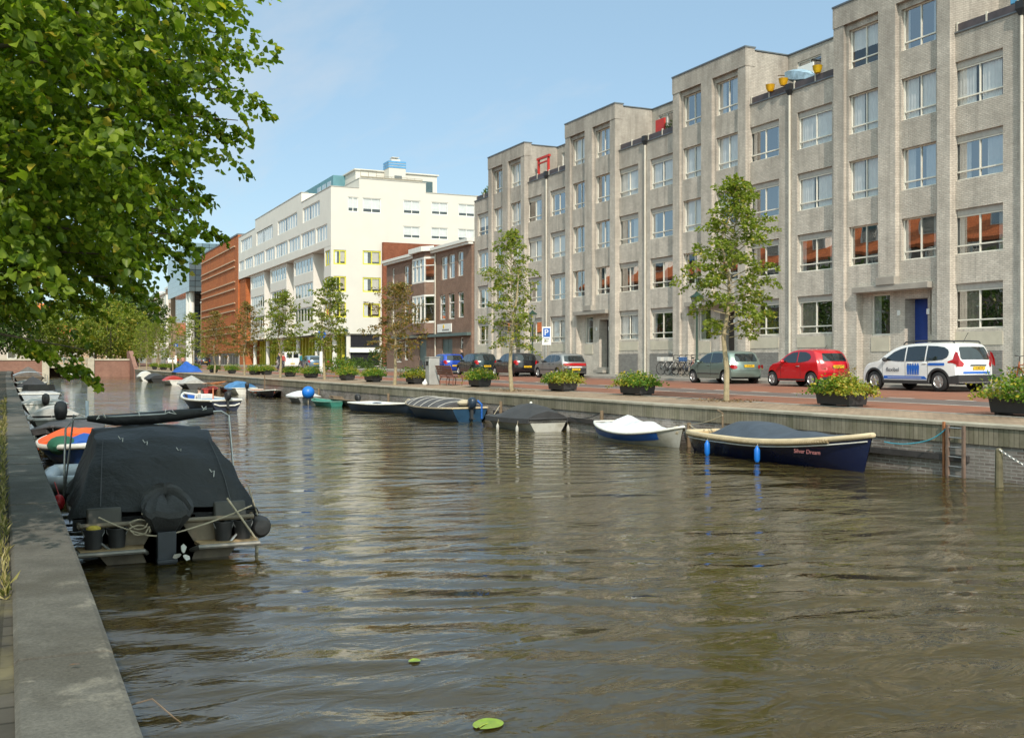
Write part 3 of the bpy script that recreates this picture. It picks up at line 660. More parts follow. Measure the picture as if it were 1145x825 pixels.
for h_ in up+bd5:
    w_ = round(h_[1]-h_[0],1); n = max(2, int(round(w_/1.45)))
    wf.put(('f', w_), lambda h_=h_, w_=w_, n=n: window_unit(w_, h_[3]-h_[2], [w_*j/n for j in range(1, n)], (), fw=.12, frame=white_m, glass=clear_glass, sill=False, curtain=[(0,.36,0,0),(.46,.9,0,0)]), wh, (32.18, h_[1], h_[2]), FX)
# lower floors: recess, projecting bays, corner
s = MB(); wall(s, 'x', 33.7, 121.6, 170.6, 5.25, 15.35, [])
lows = []
for (a, b2) in ((128.0,138.3), (142.5,152.8), (156.9,167.3)):
    hs = [(a+.35, b2-.35, z, z+1.85, .14) for z in (7.0, 10.05, 13.15)]
    wall(s, 'x', 32.45, a, b2, 5.25, 15.345, hs); lows += hs
    for y in (a, b2): s.poly([(32.45,y,5.25), (33.72,y,5.25), (33.72,y,15.34), (32.45,y,15.34)])
    s.poly([(32.45,a,5.25), (33.72,a,5.25), (33.72,b2,5.25), (32.45,b2,5.25)])
hc = [(119.0, 121.2, z, z+1.75, .12) for z in (7.1, 10.08, 13.15)]
wall(s, 'x', 32.12, GY, 121.6, 5.25, 15.35, hc); s.poly([(32.12,121.6,5.25), (33.72,121.6,5.25), (33.72,121.6,15.34), (32.12,121.6,15.34)])
s.poly([(32.12,GY,5.25), (48,GY,5.25), (48,170.6,5.25), (32.12,170.6,5.25)])
s.build('lower_wall', wt2, wh, smooth=0, recalc=False)
for h_ in lows: wf.put('low', lambda h_=h_: window_unit(h_[1]-h_[0], 1.85, [(h_[1]-h_[0])*j/6 for j in range(1, 6)], (), fw=.13, frame=white_m, sill=False, curtain=[(0,.3,0,0),(.4,.62,0,0),(.75,.95,.2,1)]), wh, (32.53, h_[1], h_[2]), FX)
for h_ in hc: wf.put('hc', lambda h_=h_: window_unit(2.2, 1.75, (1.1,), (), fw=.16, frame=yel, sill=False), wh, (32.2, h_[1], h_[2]), FX)
for (a, b2) in ((138.6,142.2), (153.1,156.6), (122,127.6)):
    for z in (7.0, 10.05, 13.15): wf.put(('dk', round(b2-a,1)), lambda a=a,b2=b2: window_unit(b2-a-.2, 1.85, ((b2-a)/2,), (), fw=.1, frame=M('grey_frame', (.2,.2,.2), .5), glass=pane_dark, sill=False), wh, (33.64, b2-.1, z), FX)
# ground floor: set-back glass with yellow frames and round columns
s = MB(); s.box(35.5, 119.5, 1.2, 35.9, 170, 5.25); s.build('ground_floor_wall', M('dark_glazed_wall', (.05,.05,.045), .3), wh, smooth=0)
s = MB(); y = 119.5
while y < 169:
    s.box(34.2, y, 1.3, 34.5, y+.42, 5.2); s.box(34.3, y, 3.6, 34.44, y+1.1, 3.75); y += 1.75
s.build('yellow_frame', yel, wh, smooth=0)
for y in (120.2, 128.2, 138, 147.5, 157, 166.5):
    s = MB(); s.tube([(33.0, y, 1.3), (33.0, y, 5.26)], .28, 14); s.build('column', wt2, wh)
s = MB(); s.box(34.0, GY+.35, 1.2, 48, GY+.6, 5.25); s.build('shop_wall', wt, wh, smooth=0)
s = MB(); s.box(34.5, GY+.28, 3.7, 38.0, GY+.34, 5.1); s.box(34.5, GY+.28, 1.6, 38.0, GY+.34, 3.1); s.build('shop_window', M('dark_shop_glass', (.025,.025,.03), .08), wh, smooth=0)
s = MB(); s.box(34.3, GY-.05, 3.1, 38.2, GY+.3, 3.55); s.build('shop_fascia', white_sm, wh, smooth=0)
s = MB(); s.box(38.19, GY-.5, 1.2, 60, GY+.02, 15.95); s.build('red_brick_wing', redb, wh, smooth=0)
s = MB(); s.box(32.05, GY-.05, 22.13, 35.42, 132.6, 22.2); s.box(35.4, GY-.05, 23.26, 43.7, GY+6, 23.34); s.box(43.68, GY-.05, 22.12, 58, GY+6, 22.2); s.box(32.05, 132.6, 23.41, 33, 162, 23.5); s.box(32.05, 162, 22.16, 33, 175.7, 22.24); s.build('roof_edge', M('roof_trim', (.42,.41,.38), .6), wh, smooth=0)
s = MB(); s.poly([(32.1,GY,22.08), (58,GY,22.08), (58,175.6,22.08), (32.1,175.6,22.08)]); s.build('roof', M('roof_gravel', (.3,.29,.27), .95), wh, smooth=0)
s = MB(); s.box(35.9, 121.5, 23.2, 46.2, 136, 24.75); s.box(35.7, 121.3, 24.75, 46.4, 136.2, 24.9); s.build('roof_pavilion', wt, wh, smooth=0)
s = MB(); s.box(44.0, 121.40, 22.55, 45.6, 121.48, 24.0); s.build('pavilion_window', M('pavilion_glass', (.06,.10,.11), .08), wh, smooth=0)
s = MB(); s.box(43.68, 121.5, 22.1, 46.2, 136, 23.2); s.build('pavilion_base', wt, wh, smooth=0)
s = MB(); s.box(34.4, 126, 22.1, 40, 158, 24.75); s.build('roof_storey', teal, wh, smooth=0)
s = MB(); [s.box(34.33, y, 22.6, 34.41, y+1.6, 24.2) for y in (127, 129.4, 131.8)]; s.build('roof_storey_window', M('roof_glass', (.35,.42,.47), .1), wh, smooth=0)
s = MB(); s.box(39.4, 119.6, 23.26, 41.5, 121.6, 25.0); ht = s.build('roof_turret', wt, wh, smooth=0)
s = MB(); [s.box(39.36, 119.56, z, 41.54, 121.64, z+.22) for z in (25.0, 25.3, 25.6)]; s.build('blue_louvre', skyblue, ht, smooth=0)
s = MB(); s.box(39.4, 119.6, 25.0, 41.5, 121.6, 25.8); s.box(39.9, 120.1, 25.8, 41.0, 121.2, 26.15); s.box(40.0, 120.2, 26.35, 40.9, 121.1, 26.42); s.lathe([(.05,0),(.05,.25)], 6, (40.45,120.6,26.12)); s.build('cap', wt, ht, smooth=0)
s = MB(); s.box(40.1, 119.53, 23.5, 41.0, 119.6, 24.1); s.build('hatch', M('hatch_grey', (.12,.14,.15), .5), ht, smooth=0)
rp = MB()
for i in range(9): rp.tube([(35.7+i*.95, 118.8, 23.3), (35.7+i*.95, 118.8, 24.3 if i < 3 else 23.75)], .025, 6)
rp.tube([(35.7, 118.8, 24.3), (37.7, 118.8, 24.3)], .025, 6); rp.tube([(37.6, 118.8, 23.75), (43.3, 118.8, 23.75)], .025, 6); rp.box(35.7, 118.7, 23.4, 43.3, 118.76, 23.6); rp.build('roof_railing', M('rail_grey', (.25,.22,.17), .6), wh, smooth=0)

# ------------------------------------------------------------------ buildings further along the street
rust = brickmat('rust_red_slats', (.50,.15,.05), (.56,.185,.062), (.20,.055,.02), 3.2, .16, .03, .5, (.24,.07,.03,.5), .2, .8, .12)
rb = thing('rust_red_building', 'rust red slatted office building with pale horizontal bands', 'building')
s = MB(); s.box(32.1, 176.0, 3.4, 50, 215, 22.7); s.box(32.35, 170.7, 1.2, 50, 176.0, 15.2); s.build('wall', rust, rb, smooth=0)
s = MB(); s.box(32.3, 176.05, 1.2, 49, 214.9, 3.4); s.build('base', M('grey_base', (.36,.34,.31), .8), rb, smooth=0)
s = MB()
for z in (20.95, 18.6, 17.55, 15.1, 13.9, 11.55, 10.3, 7.75, 6.6): s.box(31.9, 178.5, z, 32.12, 214.6, z+.2)
s.build('band', M('pale_orange_band', (.50,.34,.22), .7), rb, smooth=0)
s = MB(); s.box(32.0, 176.0, 22.7, 50, 215.1, 22.95); s.build('roof_edge', zinc, rb, smooth=0)
s = MB(); s.box(38, 196, 22.95, 41, 200, 24.6); s.build('roof_unit', skyblue, rb, smooth=0)
s = MB(); [s.box(32.22, 177+i*2.6, 1.4, 32.31, 178.9+i*2.6, 3.1) for i in range(14)]; s.build('garage_grille', M('dark_grille', (.08,.075,.07), .6), rb, smooth=0)
def curtainmat(name):
    m, nt, b, out = newmat(name); co, pos, sep = wallcoord(nt)
    t = N(nt, 'ShaderNodeTexBrick'); t.offset = 0; t.inputs['Scale'].default_value = 1; t.inputs['Brick Width'].default_value = 1.4; t.inputs['Row Height'].default_value = 1.15; t.inputs['Mortar Size'].default_value = .06
    t.inputs['Color1'].default_value = (.10,.15,.18,1); t.inputs['Color2'].default_value = (.20,.26,.29,1); t.inputs['Mortar'].default_value = (.03,.035,.04,1); L(nt, co, t.inputs[0]); L(nt, t.outputs[0], b.inputs['Base Color'])
    b.inputs['Roughness'].default_value = .12; b.inputs['Metallic'].default_value = .55; return m
gt = thing('glass_office', 'dark glass office block raised on white columns', 'office building')
s = MB(); s.box(31.0, 224, 16.3, 46, 259, 26.2); s.build('glass_box', curtainmat('blue_grey_curtain_wall'), gt, smooth=0)
s = MB(); s.box(32.6, 233, 1.2, 46, 258, 16.3); s.build('lower_core', curtainmat('dark_curtain_wall'), gt, smooth=0)
for y in (227, 231): s = MB(); s.tube([(31.9, y, 1.2), (31.9, y, 16.3)], .6, 12); s.build('column', white_m, gt)
tb = thing('tan_building', 'low tan brick building beside the rust red office block', 'building')
s = MB(); s.box(33.2, 215.3, 1.2, 46, 223.5, 13.8); s.build('wall', M('tan_brick', (.40,.25,.15), .85, .15, .5), tb, smooth=0)
s = MB(); s.box(33.1, 215.28, 13.8, 46, 223.6, 14.1); s.build('roof_edge', white_m, tb, smooth=0)
rowm = [M('ochre_brick', (.38,.26,.17), .85, .15, .5), M('pale_stone_facade', (.50,.44,.36), .85, .12, .5)]
rw = Windows()
for i in range(6):
    y0 = 262 + i*10.5; t = thing('townhouse', ['ochre townhouse with white bays next to the glass office block', 'pale stone townhouse, second from the glass office block', 'ochre townhouse with white bays, third from the glass office block', 'pale stone townhouse, fourth from the glass office block', 'ochre townhouse with white bays behind the street trees far down the street', 'pale stone townhouse at the far end of the street'][i], 'house', group='townhouses far down the street')
    hgt = [19.4, 18.6, 19.2, 18.2, 18.8, 17.5][i]
    s = MB(); s.box(32.1, y0, 1.2, 44, y0+10.4, hgt); s.build('wall', rowm[i % 2], t, smooth=0)
    s = MB(); s.box(31.8, y0+.1, hgt, 44, y0+10.3, hgt+.5); s.build('cornice', white_m, t, smooth=0)
    s = MB(); s.box(31.5, y0+4.3, 5, 32.08, y0+6.1, hgt-1.5); s.build('bay', white_m, t, smooth=0)
    for fl in range(5):
        for a in (1.0, 7.6): rw.put('w', lambda: window_unit(1.7, 2.1, (), (1.4,), fw=.14, frame=white_m, sill=False), t, (32.02, y0+a+1.7, 2.6+fl*3.3), FX)

# terraced houses on the near bank, seen as reflections in the windows and the water
roof_or = brickmat('orange_roof_tiles', (.66,.17,.055), (.74,.21,.07), (.42,.11,.04), .25, .3, .02, .5, (.30,.10,.05,.4), .4, .8, .15)
tb_m = brickmat('dark_terrace_brick', (.30,.22,.18), (.38,.29,.24), (.28,.24,.21), .22, .065, .012, .3)
def terr():
    t = thing('terraced_house', 'brick house with orange tiled roof on the near bank', 'house')
    s = MB(); s.box(-17.8, 0, 0, 0, 7.98, 12.4); s.build('wall', tb_m, t, smooth=0)
    s = MB(); s.prism([(-18,12.2), (.35,12.2), (.35,12.5), (-9.5,19.6), (-10.3,19.6), (-18,12.5)], 'y', 0.01, 7.97); s.build('roof', roof_or, t, smooth=0)
    s = MB(); s.box(-4.5, 2.6, 13.4, -1.2, 5.0, 15.4); d = s.build('dormer', white_m, t, smooth=0)
    s = MB(); s.box(-1.21, 2.85, 13.7, -1.17, 4.75, 15.2); s.build('pane', pane_dark, d, smooth=0)
    for fl in range(4):
        for a in (.9, 4.9):
            s = MB(); s.box(0, a, 1.2+fl*3.1, .06, a+2.1, 3.3+fl*3.1); w_ = s.build('window', white_m, t, smooth=0)
            s = MB(); s.box(.06, a+.15, 1.35+fl*3.1, .07, a+.98, 3.15+fl*3.1); s.box(.06, a+1.12, 1.35+fl*3.1, .07, a+1.95, 3.15+fl*3.1); s.build('pane', pane_dark, w_, smooth=0)
    t['group'] = 'houses on the near bank'
    return t
t0 = terr(); t0.location = (-14, 56, .85)
for i in range(1, 11): dup(t0, (-14, 56+8*i, .85))

for i, (x0, y0, w_, h_, c, lab) in enumerate(((-44, 214, 26, 8.5, (.55,.47,.36), 'cream building beyond the bridge behind the bank trees'), (-16, 236, 21, 10.5, (.48,.42,.35), 'pale stone building beyond the bridge behind the light green trees'), (7, 300, 20, 9.0, (.42,.30,.2), 'ochre building closing the view at the far end of the street'))):
    t = thing('far_building', lab, 'building'); s = MB(); s.box(x0, y0, .9, x0+w_, y0+12, h_); s.build('wall', M('far_facade', c, .85, .12, .4), t, smooth=0)
    s = MB(); s.prism([(y0-.4, h_), (y0+12.4, h_), (y0+8, h_+3.4), (y0+4, h_+3.4)], 'x', x0-.3, x0+w_+.3); s.build('roof', roof_or, t, smooth=0)
    for fl in range(2):
        for k in range(int(w_/4)): rw.put('fw', lambda: window_unit(1.7, 2.1, (), (1.4,), fw=.14, frame=white_m, sill=False), t, (x0+1.2+k*4, y0-.08, 2.4+fl*3.3))
# ------------------------------------------------------------------ bridge at the end of the canal
br = thing('canal_bridge', 'low red brick bridge with stone piers and a steel railing closing the canal', 'bridge')
rbm = brickmat('bridge_brick', (.27,.12,.085), (.34,.165,.115), (.24,.17,.14), .22, .065, .012, .4, (.20,.10,.08,.5), .5, .85, .2)
stone = M('pale_stone', (.50,.45,.36), .85, .15, 2, dirt=(.3,.27,.2,.5))
s = MB(); s.box(-8, 146, -1, 2.3, 150, 2.15); s.build('abutment', rbm, br, smooth=0)
s = MB(); s.box(8.3, 146, -1, 12.75, 150, 2.15); s.build('abutment', rbm, br, smooth=0)
s = MB(); s.loft([[(12.7,140,-1), (13.2,140,-1), (13.2,140,1.1), (12.7,140,1.1)], [(12.7,147,-1), (13.2,147,-1), (13.2,147,3.4), (12.7,147,3.4)], [(12.7,150,-1), (13.2,150,-1), (13.2,150,3.4), (12.7,150,3.4)]]); s.build('wing_wall', rbm, br, smooth=0)
s = MB(); s.box(2.32, 146.3, 1.2, 8.28, 152, 1.62); s.build('deck_beam', stone, br, smooth=0)
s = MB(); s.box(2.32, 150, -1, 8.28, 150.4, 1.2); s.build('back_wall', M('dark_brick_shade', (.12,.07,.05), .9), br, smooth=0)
for x0, x1 in ((2.25, 3.1), (7.6, 8.4)): s = MB(); s.box(x0, 145.7, -1, x1, 146.6, 2.45); s.build('pier', stone, br, smooth=0, bevel=.05)
for x0, x1 in ((-8, 2.2), (8.42, 12.69)): s = MB(); s.box(x0, 145.9, 2.152, x1, 146.5, 2.35); s.build('coping', stone, br, smooth=0)
s = MB()
for i in range(9): s.tube([(3.2+i*.53, 146.2, 1.6), (3.2+i*.53, 146.2, 2.45)], .035, 6)
for z in (1.95, 2.2, 2.45): s.tube([(3.1,146.2,z), (7.6,146.2,z)], .03, 6)
s.build('railing', M('grey_green_steel', (.25,.33,.30), .5), br)
s = MB(); s.poly([(-8,146.6,2.14), (13,146.6,2.14), (13,160,2.1), (-8,160,2.1)]); s.build('deck', grey_asph, br, smooth=0)
# ------------------------------------------------------------------ cars
def paint(name, col, metal=0., rough=.28, coat=.6): 
    m = M(name, col, rough, .03, 2, metal=metal, coat=coat); return m
tyre_m = M('tyre_rubber', (.022,.022,.023), .85, .2, 8)
alloy_m = M('silver_alloy', (.55,.56,.57), .35, .05, 5, metal=.8)
dark_pl = M('dark_plastic', (.035,.036,.038), .6, .15, 6)
carglass = newmat('car_glass'); carglass[2].inputs['Base Color'].default_value = (.012,.016,.018,1); carglass[2].inputs['Roughness'].default_value = .04; carglass[2].inputs['Specular IOR Level'].default_value = .9; carglass[2].inputs['Coat Weight'].default_value = .6; carglass = carglass[0]
lamp_red = M('red_lamp', (.42,.012,.015), .18, .1, 6, coat=.5)
lamp_cl = M('clear_lamp', (.62,.62,.6), .15, .1, 6, coat=.5)
plate_y = M('yellow_plate', (.72,.45,.02), .5, .04, 5)
ink_m = M('plate_ink', (.015,.015,.015), .6)
shadow_gap = M('panel_gap', (.012,.012,.012), .9)
class Car:
    def __init__(s, name, label, L_, W_, H_, prof, belt, tum, wheels, wr, body, zsill=.21, plan=(.16, .10), bump=None):
        s.t = thing(name, label, 'car'); s.L, s.W, s.H = L_, W_, H_
        s.belt, s.tum, s.wheels, s.wr, s.zs, s.plan = belt, tum, wheels, wr, zsill, plan
        s.group = None
        # dense outline from rear bottom to front bottom (x from -L/2)
        pts = []
        P = [Vector((x, 0, z)) for x, z in prof]
        for i in range(len(P)-1):    # Catmull-Rom
            p0, p1, p2, p3 = P[max(i-1,0)], P[i], P[i+1], P[min(i+2,len(P)-1)]
            n = max(2, int((p2-p1).length/.035))
            for j in range(n):
                t = j/n; q = .5*((2*p1) + (p2-p0)*t + (2*p0-5*p1+4*p2-p3)*t*t + (3*p1-p0-3*p2+p3)*t**3); pts.append((q.x, q.z))
        pts.append(prof[-1]); s.o = pts
        s.rear = [(z, x) for x, z in pts if x < -L_*.2 and z <= H_]  # rear face: z -> x
        s.rear.sort()
        c = .045; mb = MB(); ins = []
        for i, (x, z) in enumerate(pts):
            a, b2 = pts[max(i-1,0)], pts[min(i+1,len(pts)-1)]; d = Vector((b2[0]-a[0], b2[1]-a[1])).normalized(); n = Vector((d.y, -d.x))   # inward normal (below)
            ins.append(Vector((x, z)) + n*c)
        T = [-1, -.97, -.9, -.75, -.5, -.2, .2, .5, .75, .9, .97, 1]
        rows = []
        for (x, z), q in zip(pts, ins):
            r = []
            for t in T:
                k = abs(t)**6; px, pz = lerp(x, q.x, k), lerp(z, q.y, k)
                # plan curvature of the ends
                e = s.bow(x)*t*t
                r.append((px + e, t*s.hw(px, pz), pz - .02*t*t*(1 if z > belt else .3)))
            rows.append(r)
        mb.grid(rows, 0)
        top = [r[-1] for r in rows]; 
        for sg, idx in ((1, -1), (-1, 0)):
            cols = []
            for r in rows:
                x, y, zt = r[idx]; zb = s.zbot(x); zb = min(zb, zt-.002)
                cols.append([(x, sg*s.hw(x, lerp(zb, zt, v))*(1 if v < 1 else 1), lerp(zb, zt, v)) for v in (0, .08, .2, .35, .5, .65, .8, .92)] + [(x, y, zt)])
            mb.grid(cols, 0, flip=sg < 0)
        und = [[(r[0][0], -s.hw(r[0][0], min(s.zbot(r[0][0]), r[0][2])), min(s.zbot(r[0][0]), r[0][2]-.002)), (r[0][0], s.hw(r[0][0], s.zbot(r[0][0])), min(s.zbot(r[0][0]), r[0][2]-.002))] for r in rows]
        mb.grid(und, 1)
        s.body = mb.build('body', [body, dark_pl], s.t, smooth=40)
        for x in wheels:
            for sg in (1, -1): s.wheel(x, sg)
    def bow(s, x):
        e = s.plan
        if x < -s.L*.3: return e[0]*min(1, (-x - s.L*.3)/(s.L*.2))
        if x > s.L*.3: return -e[1]*2*min(1, (x - s.L*.3)/(s.L*.2))
        return 0
    def hw(s, x, z):
        u = abs(x)/(s.L/2); p = 1 - .11*max(0, (u-.55)/.45)**2
        if z < s.belt: q = 1 - .07*((s.belt-.12-z)/s.belt)**2 if z < s.belt-.12 else 1
        else: q = 1 - s.tum*((z-s.belt)/(s.H-s.belt))**1.15
        return s.W/2*p*q
    def zbot(s, x):
        zb = s.zs
        for w in s.wheels:
            r = s.wr + .065; d = abs(x-w)
            if d < r: zb = max(zb, s.wr + math.sqrt(r*r-d*d)*.98)
        return zb
    def wheel(s, x, sg):
        r, wd = s.wr, .19; yc = sg*(s.W/2 - .115)
        m = MB(); m.lathe([(r*.62, -wd/2), (r*.9, -wd/2), (r, -wd/2+.03), (r, wd/2-.03), (r*.9, wd/2), (r*.62, wd/2), (r*.60, wd/2-.05), (r*.60, -wd/2+.05), (r*.62, -wd/2)], 28, (x, yc, r), axis='y', cap=False)
        w = m.build('tyre', tyre_m, s.t, smooth=50)
        m = MB(); y = yc + sg*(wd/2-.035)
        m.lathe([(.01, -.02*sg), (r*.15, -.02*sg), (r*.16, -.012*sg)], 20, (x, y, r), axis='y', m=0) if False else None
        m.lathe([(r*.56, 0), (r*.645, 0), (r*.645, sg*.03), (r*.6, sg*.034), (r*.56, sg*.01)], 28, (x, y, r), axis='y', m=0)
        m.lathe([(r*.02, 0), (r*.57, 0), (r*.57, -sg*.01), (r*.02, -sg*.01)], 28, (x, y, r), axis='y', m=1)
        m.lathe([(.005, sg*.03), (r*.17, sg*.028), (r*.18, .0)], 16, (x, y, r), axis='y', m=0)
        for k in range(6):
            a = 2*PI*k/6 + .2; rot = Matrix.Rotation(-a, 3, 'Y'); c = Vector((x, y+sg*.016, r)) + rot @ Vector((r*.36, 0, 0)); m.obox(c, (r*.48, .022, r*.16), rot, 0)
        m.build('rim', [alloy_m, dark_pl], w, smooth=40)
    # patches that follow the side / the tail
    def side(s, name, strip, mat, off=.006, both=True, n=8, parent=None):
        """strip: list of (x, zlo, zhi)"""
        strip = [tuple(lerp(p[c_], q[c_], k/4) for c_ in range(3)) for p, q in zip(strip, strip[1:]) for k in range(4)] + [strip[-1]]
        for sg in ((1, -1) if both else (1,)):
            m = MB(); cols = []
            for x, a, b2 in strip: cols.append([(x, sg*(s.hw(x, lerp(a, b2, j/n)) + off), lerp(a, b2, j/n)) for j in range(n+1)])
            m.grid(cols, 0, flip=sg < 0); o = m.build(name, mat, parent or s.t, smooth=50, recalc=False)
        return o
    def xr(s, z, front=False): return plin(z, s.rear) if not front else None
    def tail(s, name, strip, mat, off=.008, n=10, parent=None, flat=False):
        """strip: list of (z, ylo, yhi) on the tail"""
        strip = [tuple(lerp(p[c_], q[c_], k/4) for c_ in range(3)) for p, q in zip(strip, strip[1:]) for k in range(4)] + [strip[-1]]
        m = MB(); rows = []
        for z, a, b2 in strip:
            r = []
            for j in range(n+1):
                h = max(.1, s.hw(s.xr(z), z)); y = max(-h*.985, min(h*.985, lerp(a, b2, j/n))); t = max(-1, min(1, y/h)); x = s.xr(z) + s.bow(s.xr(z))*t*t + .045*abs(t)**6
                r.append((x - off, y, z - .01*t*t))
            rows.append(r)
        m.grid(rows, 0); return m.build(name, mat, parent or s.t, smooth=50, recalc=False)
    def plate(s, z, txt, y=0, w=.52):
        x = s.xr(z) - .014; m = MB(); m.box(x-.012, y-w/2, z-.055, x, y+w/2, z+.055); p = m.build('number_plate', plate_y, s.t, smooth=0)
        text('plate_lettering', txt, .085, ink_m, p, (x-.014, y, z), (R(90), 0, R(-90)))
    def mirror(s, x, z, mat):
        for sg in (1, -1): m = MB(); y = sg*(s.hw(x, z)+.10); m.sphere((x, y, z), (.07,.10,.075), 10, 6); m.tube([(x, sg*s.hw(x,z), z-.05), (x, y, z-.03)], .02, 6); m.build('wing_mirror', mat, s.t)
    def seam(s, xs, z0, z1, w=.006):
        for x in xs: s.side('door_seam', [(x-w, z0, z1), (x+w, z0, z1)], shadow_gap, .003)
    def handle(s, xs, z, mat):
        for x in xs:
            for sg in (1,-1): m = MB(); m.box(x-.09, sg*(s.hw(x,z))-.012, z-.015, x+.09, sg*(s.hw(x,z))+.022, z+.015); m.build('door_handle', mat, s.t, bevel=.006)
    def arch(s, mat, w=.07):
        for xw in s.wheels:
            r = s.wr+.065; st = []
            for sg in (1,-1):
                m = MB(); rows = []
                for i in range(17):
                    a = PI*(i/16); rows.append([(xw-math.cos(a)*(r+k), sg*(s.hw(xw-math.cos(a)*(r+k), s.wr+math.sin(a)*(r+k)) + .012), max(s.zs-.02, s.wr*.95+math.sin(a)*(r+k))) for k in (0, w*.5, w)])
                m.grid(rows, 0, flip=sg > 0); m.build('arch_trim', mat, s.t, smooth=60, recalc=False)
    def place(s, y, x=28.0, z=1.2):
        s.t.location = (x, y, z); s.t.rotation_euler = (0, 0, R(90)); return s
GXT = lambda x: plin(x, ZP)
# --- white crossover estate
wp = paint('white_car_paint', (.80,.81,.82))
c = Car('parked_car', 'white crossover estate car with blue stickers and roof rails parked nearest on the street', 4.55, 1.80, 1.64,
    [(-2.24,.30), (-2.275,.55), (-2.27,.80), (-2.24,1.02), (-2.17,1.25), (-2.06,1.46), (-1.92,1.58), (-1.5,1.625), (-.6,1.635), (.1,1.60), (.55,1.50), (1.0,1.25), (1.28,1.06), (1.75,.99), (2.08,.87), (2.24,.68), (2.27,.45), (2.22,.28)],
    .98, .17, (-1.42, 1.45), .33, wp, .24)
stick_b = M('blue_sticker', (.015,.13,.55), .4, .05, 4); stick_d = M('dark_sticker', (.03,.035,.06), .5)
c.side('side_window', [(.98,1.03,1.05), (.80,1.02,1.16), (.55,1.01,1.32), (.30,1.0,1.41), (.03,1.0,1.475)], carglass)
c.side('side_window', [(-.03,1.0,1.485), (-.4,1.0,1.51), (-.85,1.005,1.515)], carglass)
c.side('side_window', [(-.91,1.01,1.515), (-1.3,1.02,1.50), (-1.6,1.05,1.46), (-1.75,1.12,1.38), (-1.80,1.2,1.3)], carglass)
c.tail('rear_window', [(1.06,-.60,.60), (1.12,-.64,.64), (1.40,-.60,.60), (1.48,-.55,.55)], carglass)
for sg in (1,-1):
    c.tail('tail_lamp', [(.83, *sorted((sg*.60, sg*.82))), (.93, *sorted((sg*.56, sg*.83))), (1.05, *sorted((sg*.66, sg*.83))), (1.30, *sorted((sg*.69, sg*.755)))], lamp_red, .010)
c.side('tail_lamp', [(-2.20,.84,1.08), (-2.13,.88,1.28), (-2.03,.92,1.33), (-1.98,.94,1.06), (-1.80,.95,.99)], lamp_red, .006)
c.tail('rear_bumper', [(.33,-.82,.82), (.45,-.86,.86), (.56,-.86,.86)], dark_pl, .03, 14)
c.side('sill_trim', [(-2.2,.26,.56), (-1.83,.26,.50)], dark_pl, .016); c.side('sill_trim', [(-1.02,.24,.36), (1.05,.24,.36)], dark_pl, .012)
c.arch(dark_pl, .075); c.seam((-.0, -.98, 1.05), .40, 1.0); c.handle((-.22, -1.05+.2), .93, wp); c.mirror(.86, 1.06, dark_pl)
c.tail('tailgate_handle', [(.855,-.36,.36), (.895,-.36,.36)], dark_pl, .03); c.plate(.78, 'K-482-VX', 0)
c.tail('blue_strip', [(.605,-.60,.60), (.67,-.60,.60)], stick_b, .012)
c.side('sticker_stripe', [(-.95,.40,.41), (-.85,.40,.50), (.98,.40,.50)], stick_b, .010)
c.side('sticker_stripe', [(-1.68,.86,.945), (-1.05,.86,.945), (-.98,.88,.90)], stick_b, .010)
c.side('sticker_stripe_text', [(-.72,.44,.455), (.8,.44,.455)], wp, .013)
for sg, rot in ((1, (R(90),0,R(180))), (-1, (R(90),0,0))):
    text('lettering', 'flexibel', .20, stick_d, c.t, (.56, sg*(c.hw(.56,.72)+.014), .71), rot, .001, sx=1.05)
    m = MB()
    for i in range(5):      # row of blue figures
        x0 = -.14 - i*.095*1.15; y = sg*(c.hw(x0,.75)+.012)
        q = lambda a, b2: (x0+a, y, b2)
        m.poly([q(-.055,.78), q(-.05,.87), q(.05,.87), q(.055,.78), q(.04,.66), q(.035,.54), q(.008,.54), q(0,.66), q(-.008,.54), q(-.035,.54), q(-.04,.66)])
        m.poly([q(.032*math.cos(2*PI*k/10), .90+.036*math.sin(2*PI*k/10)) for k in range(10)])
    m.build('figure_emblem', stick_b, c.t, smooth=0, recalc=False)
for sg in (1,-1):
    m = MB(); m.tube([(.35, sg*.60, 1.57), (.25, sg*.60, 1.655), (-.3, sg*.60, 1.685), (-1.3, sg*.60, 1.68), (-1.75, sg*.59, 1.655), (-1.82, sg*.58, 1.60)], .024, 8); m.build('roof_rail', dark_pl, c.t)
m = MB(); m.tube([(-1.62, 0, 1.60), (-1.85, 0, 1.95)], .008, 6); m.build('antenna', dark_pl, c.t)
c.place(27.0, 28.2, GXT(28.2))
# --- red small hatchback
rp_ = paint('red_car_paint', (.50,.004,.012), 0, .22, .9)
c = Car('parked_car', 'small round red hatchback parked between the white estate and the green hatchback', 3.57, 1.63, 1.49,
    [(-1.72,.30), (-1.775,.48), (-1.775,.70), (-1.73,.92), (-1.60,1.15), (-1.38,1.36), (-1.10,1.455), (-.6,1.485), (-.1,1.46), (.25,1.36), (.62,1.13), (.85,1.0), (1.25,.92), (1.58,.78), (1.75,.58), (1.775,.40), (1.73,.27)],
    .88, .20, (-1.13, 1.17), .29, rp_, .22, (.22, .16))
c.side('side_window', [(.55,.95,1.02), (.3,.94,1.20), (0,.935,1.325), (-.32,.935,1.36)], carglass); c.side('side_window', [(-.38,.94,1.36), (-.75,.97,1.35), (-1.0,1.02,1.27), (-1.1,1.1,1.17)], carglass)
c.tail('rear_window', [(1.0,-.55,.55), (1.06,-.57,.57), (1.30,-.49,.49)], carglass)
for sg in (1,-1): c.tail('tail_lamp', [(.70, *sorted((sg*.52, sg*.62))), (.74, *sorted((sg*.50, sg*.68))), (.88, *sorted((sg*.49, sg*.67))), (.92, *sorted((sg*.53, sg*.60)))], lamp_red, .016)
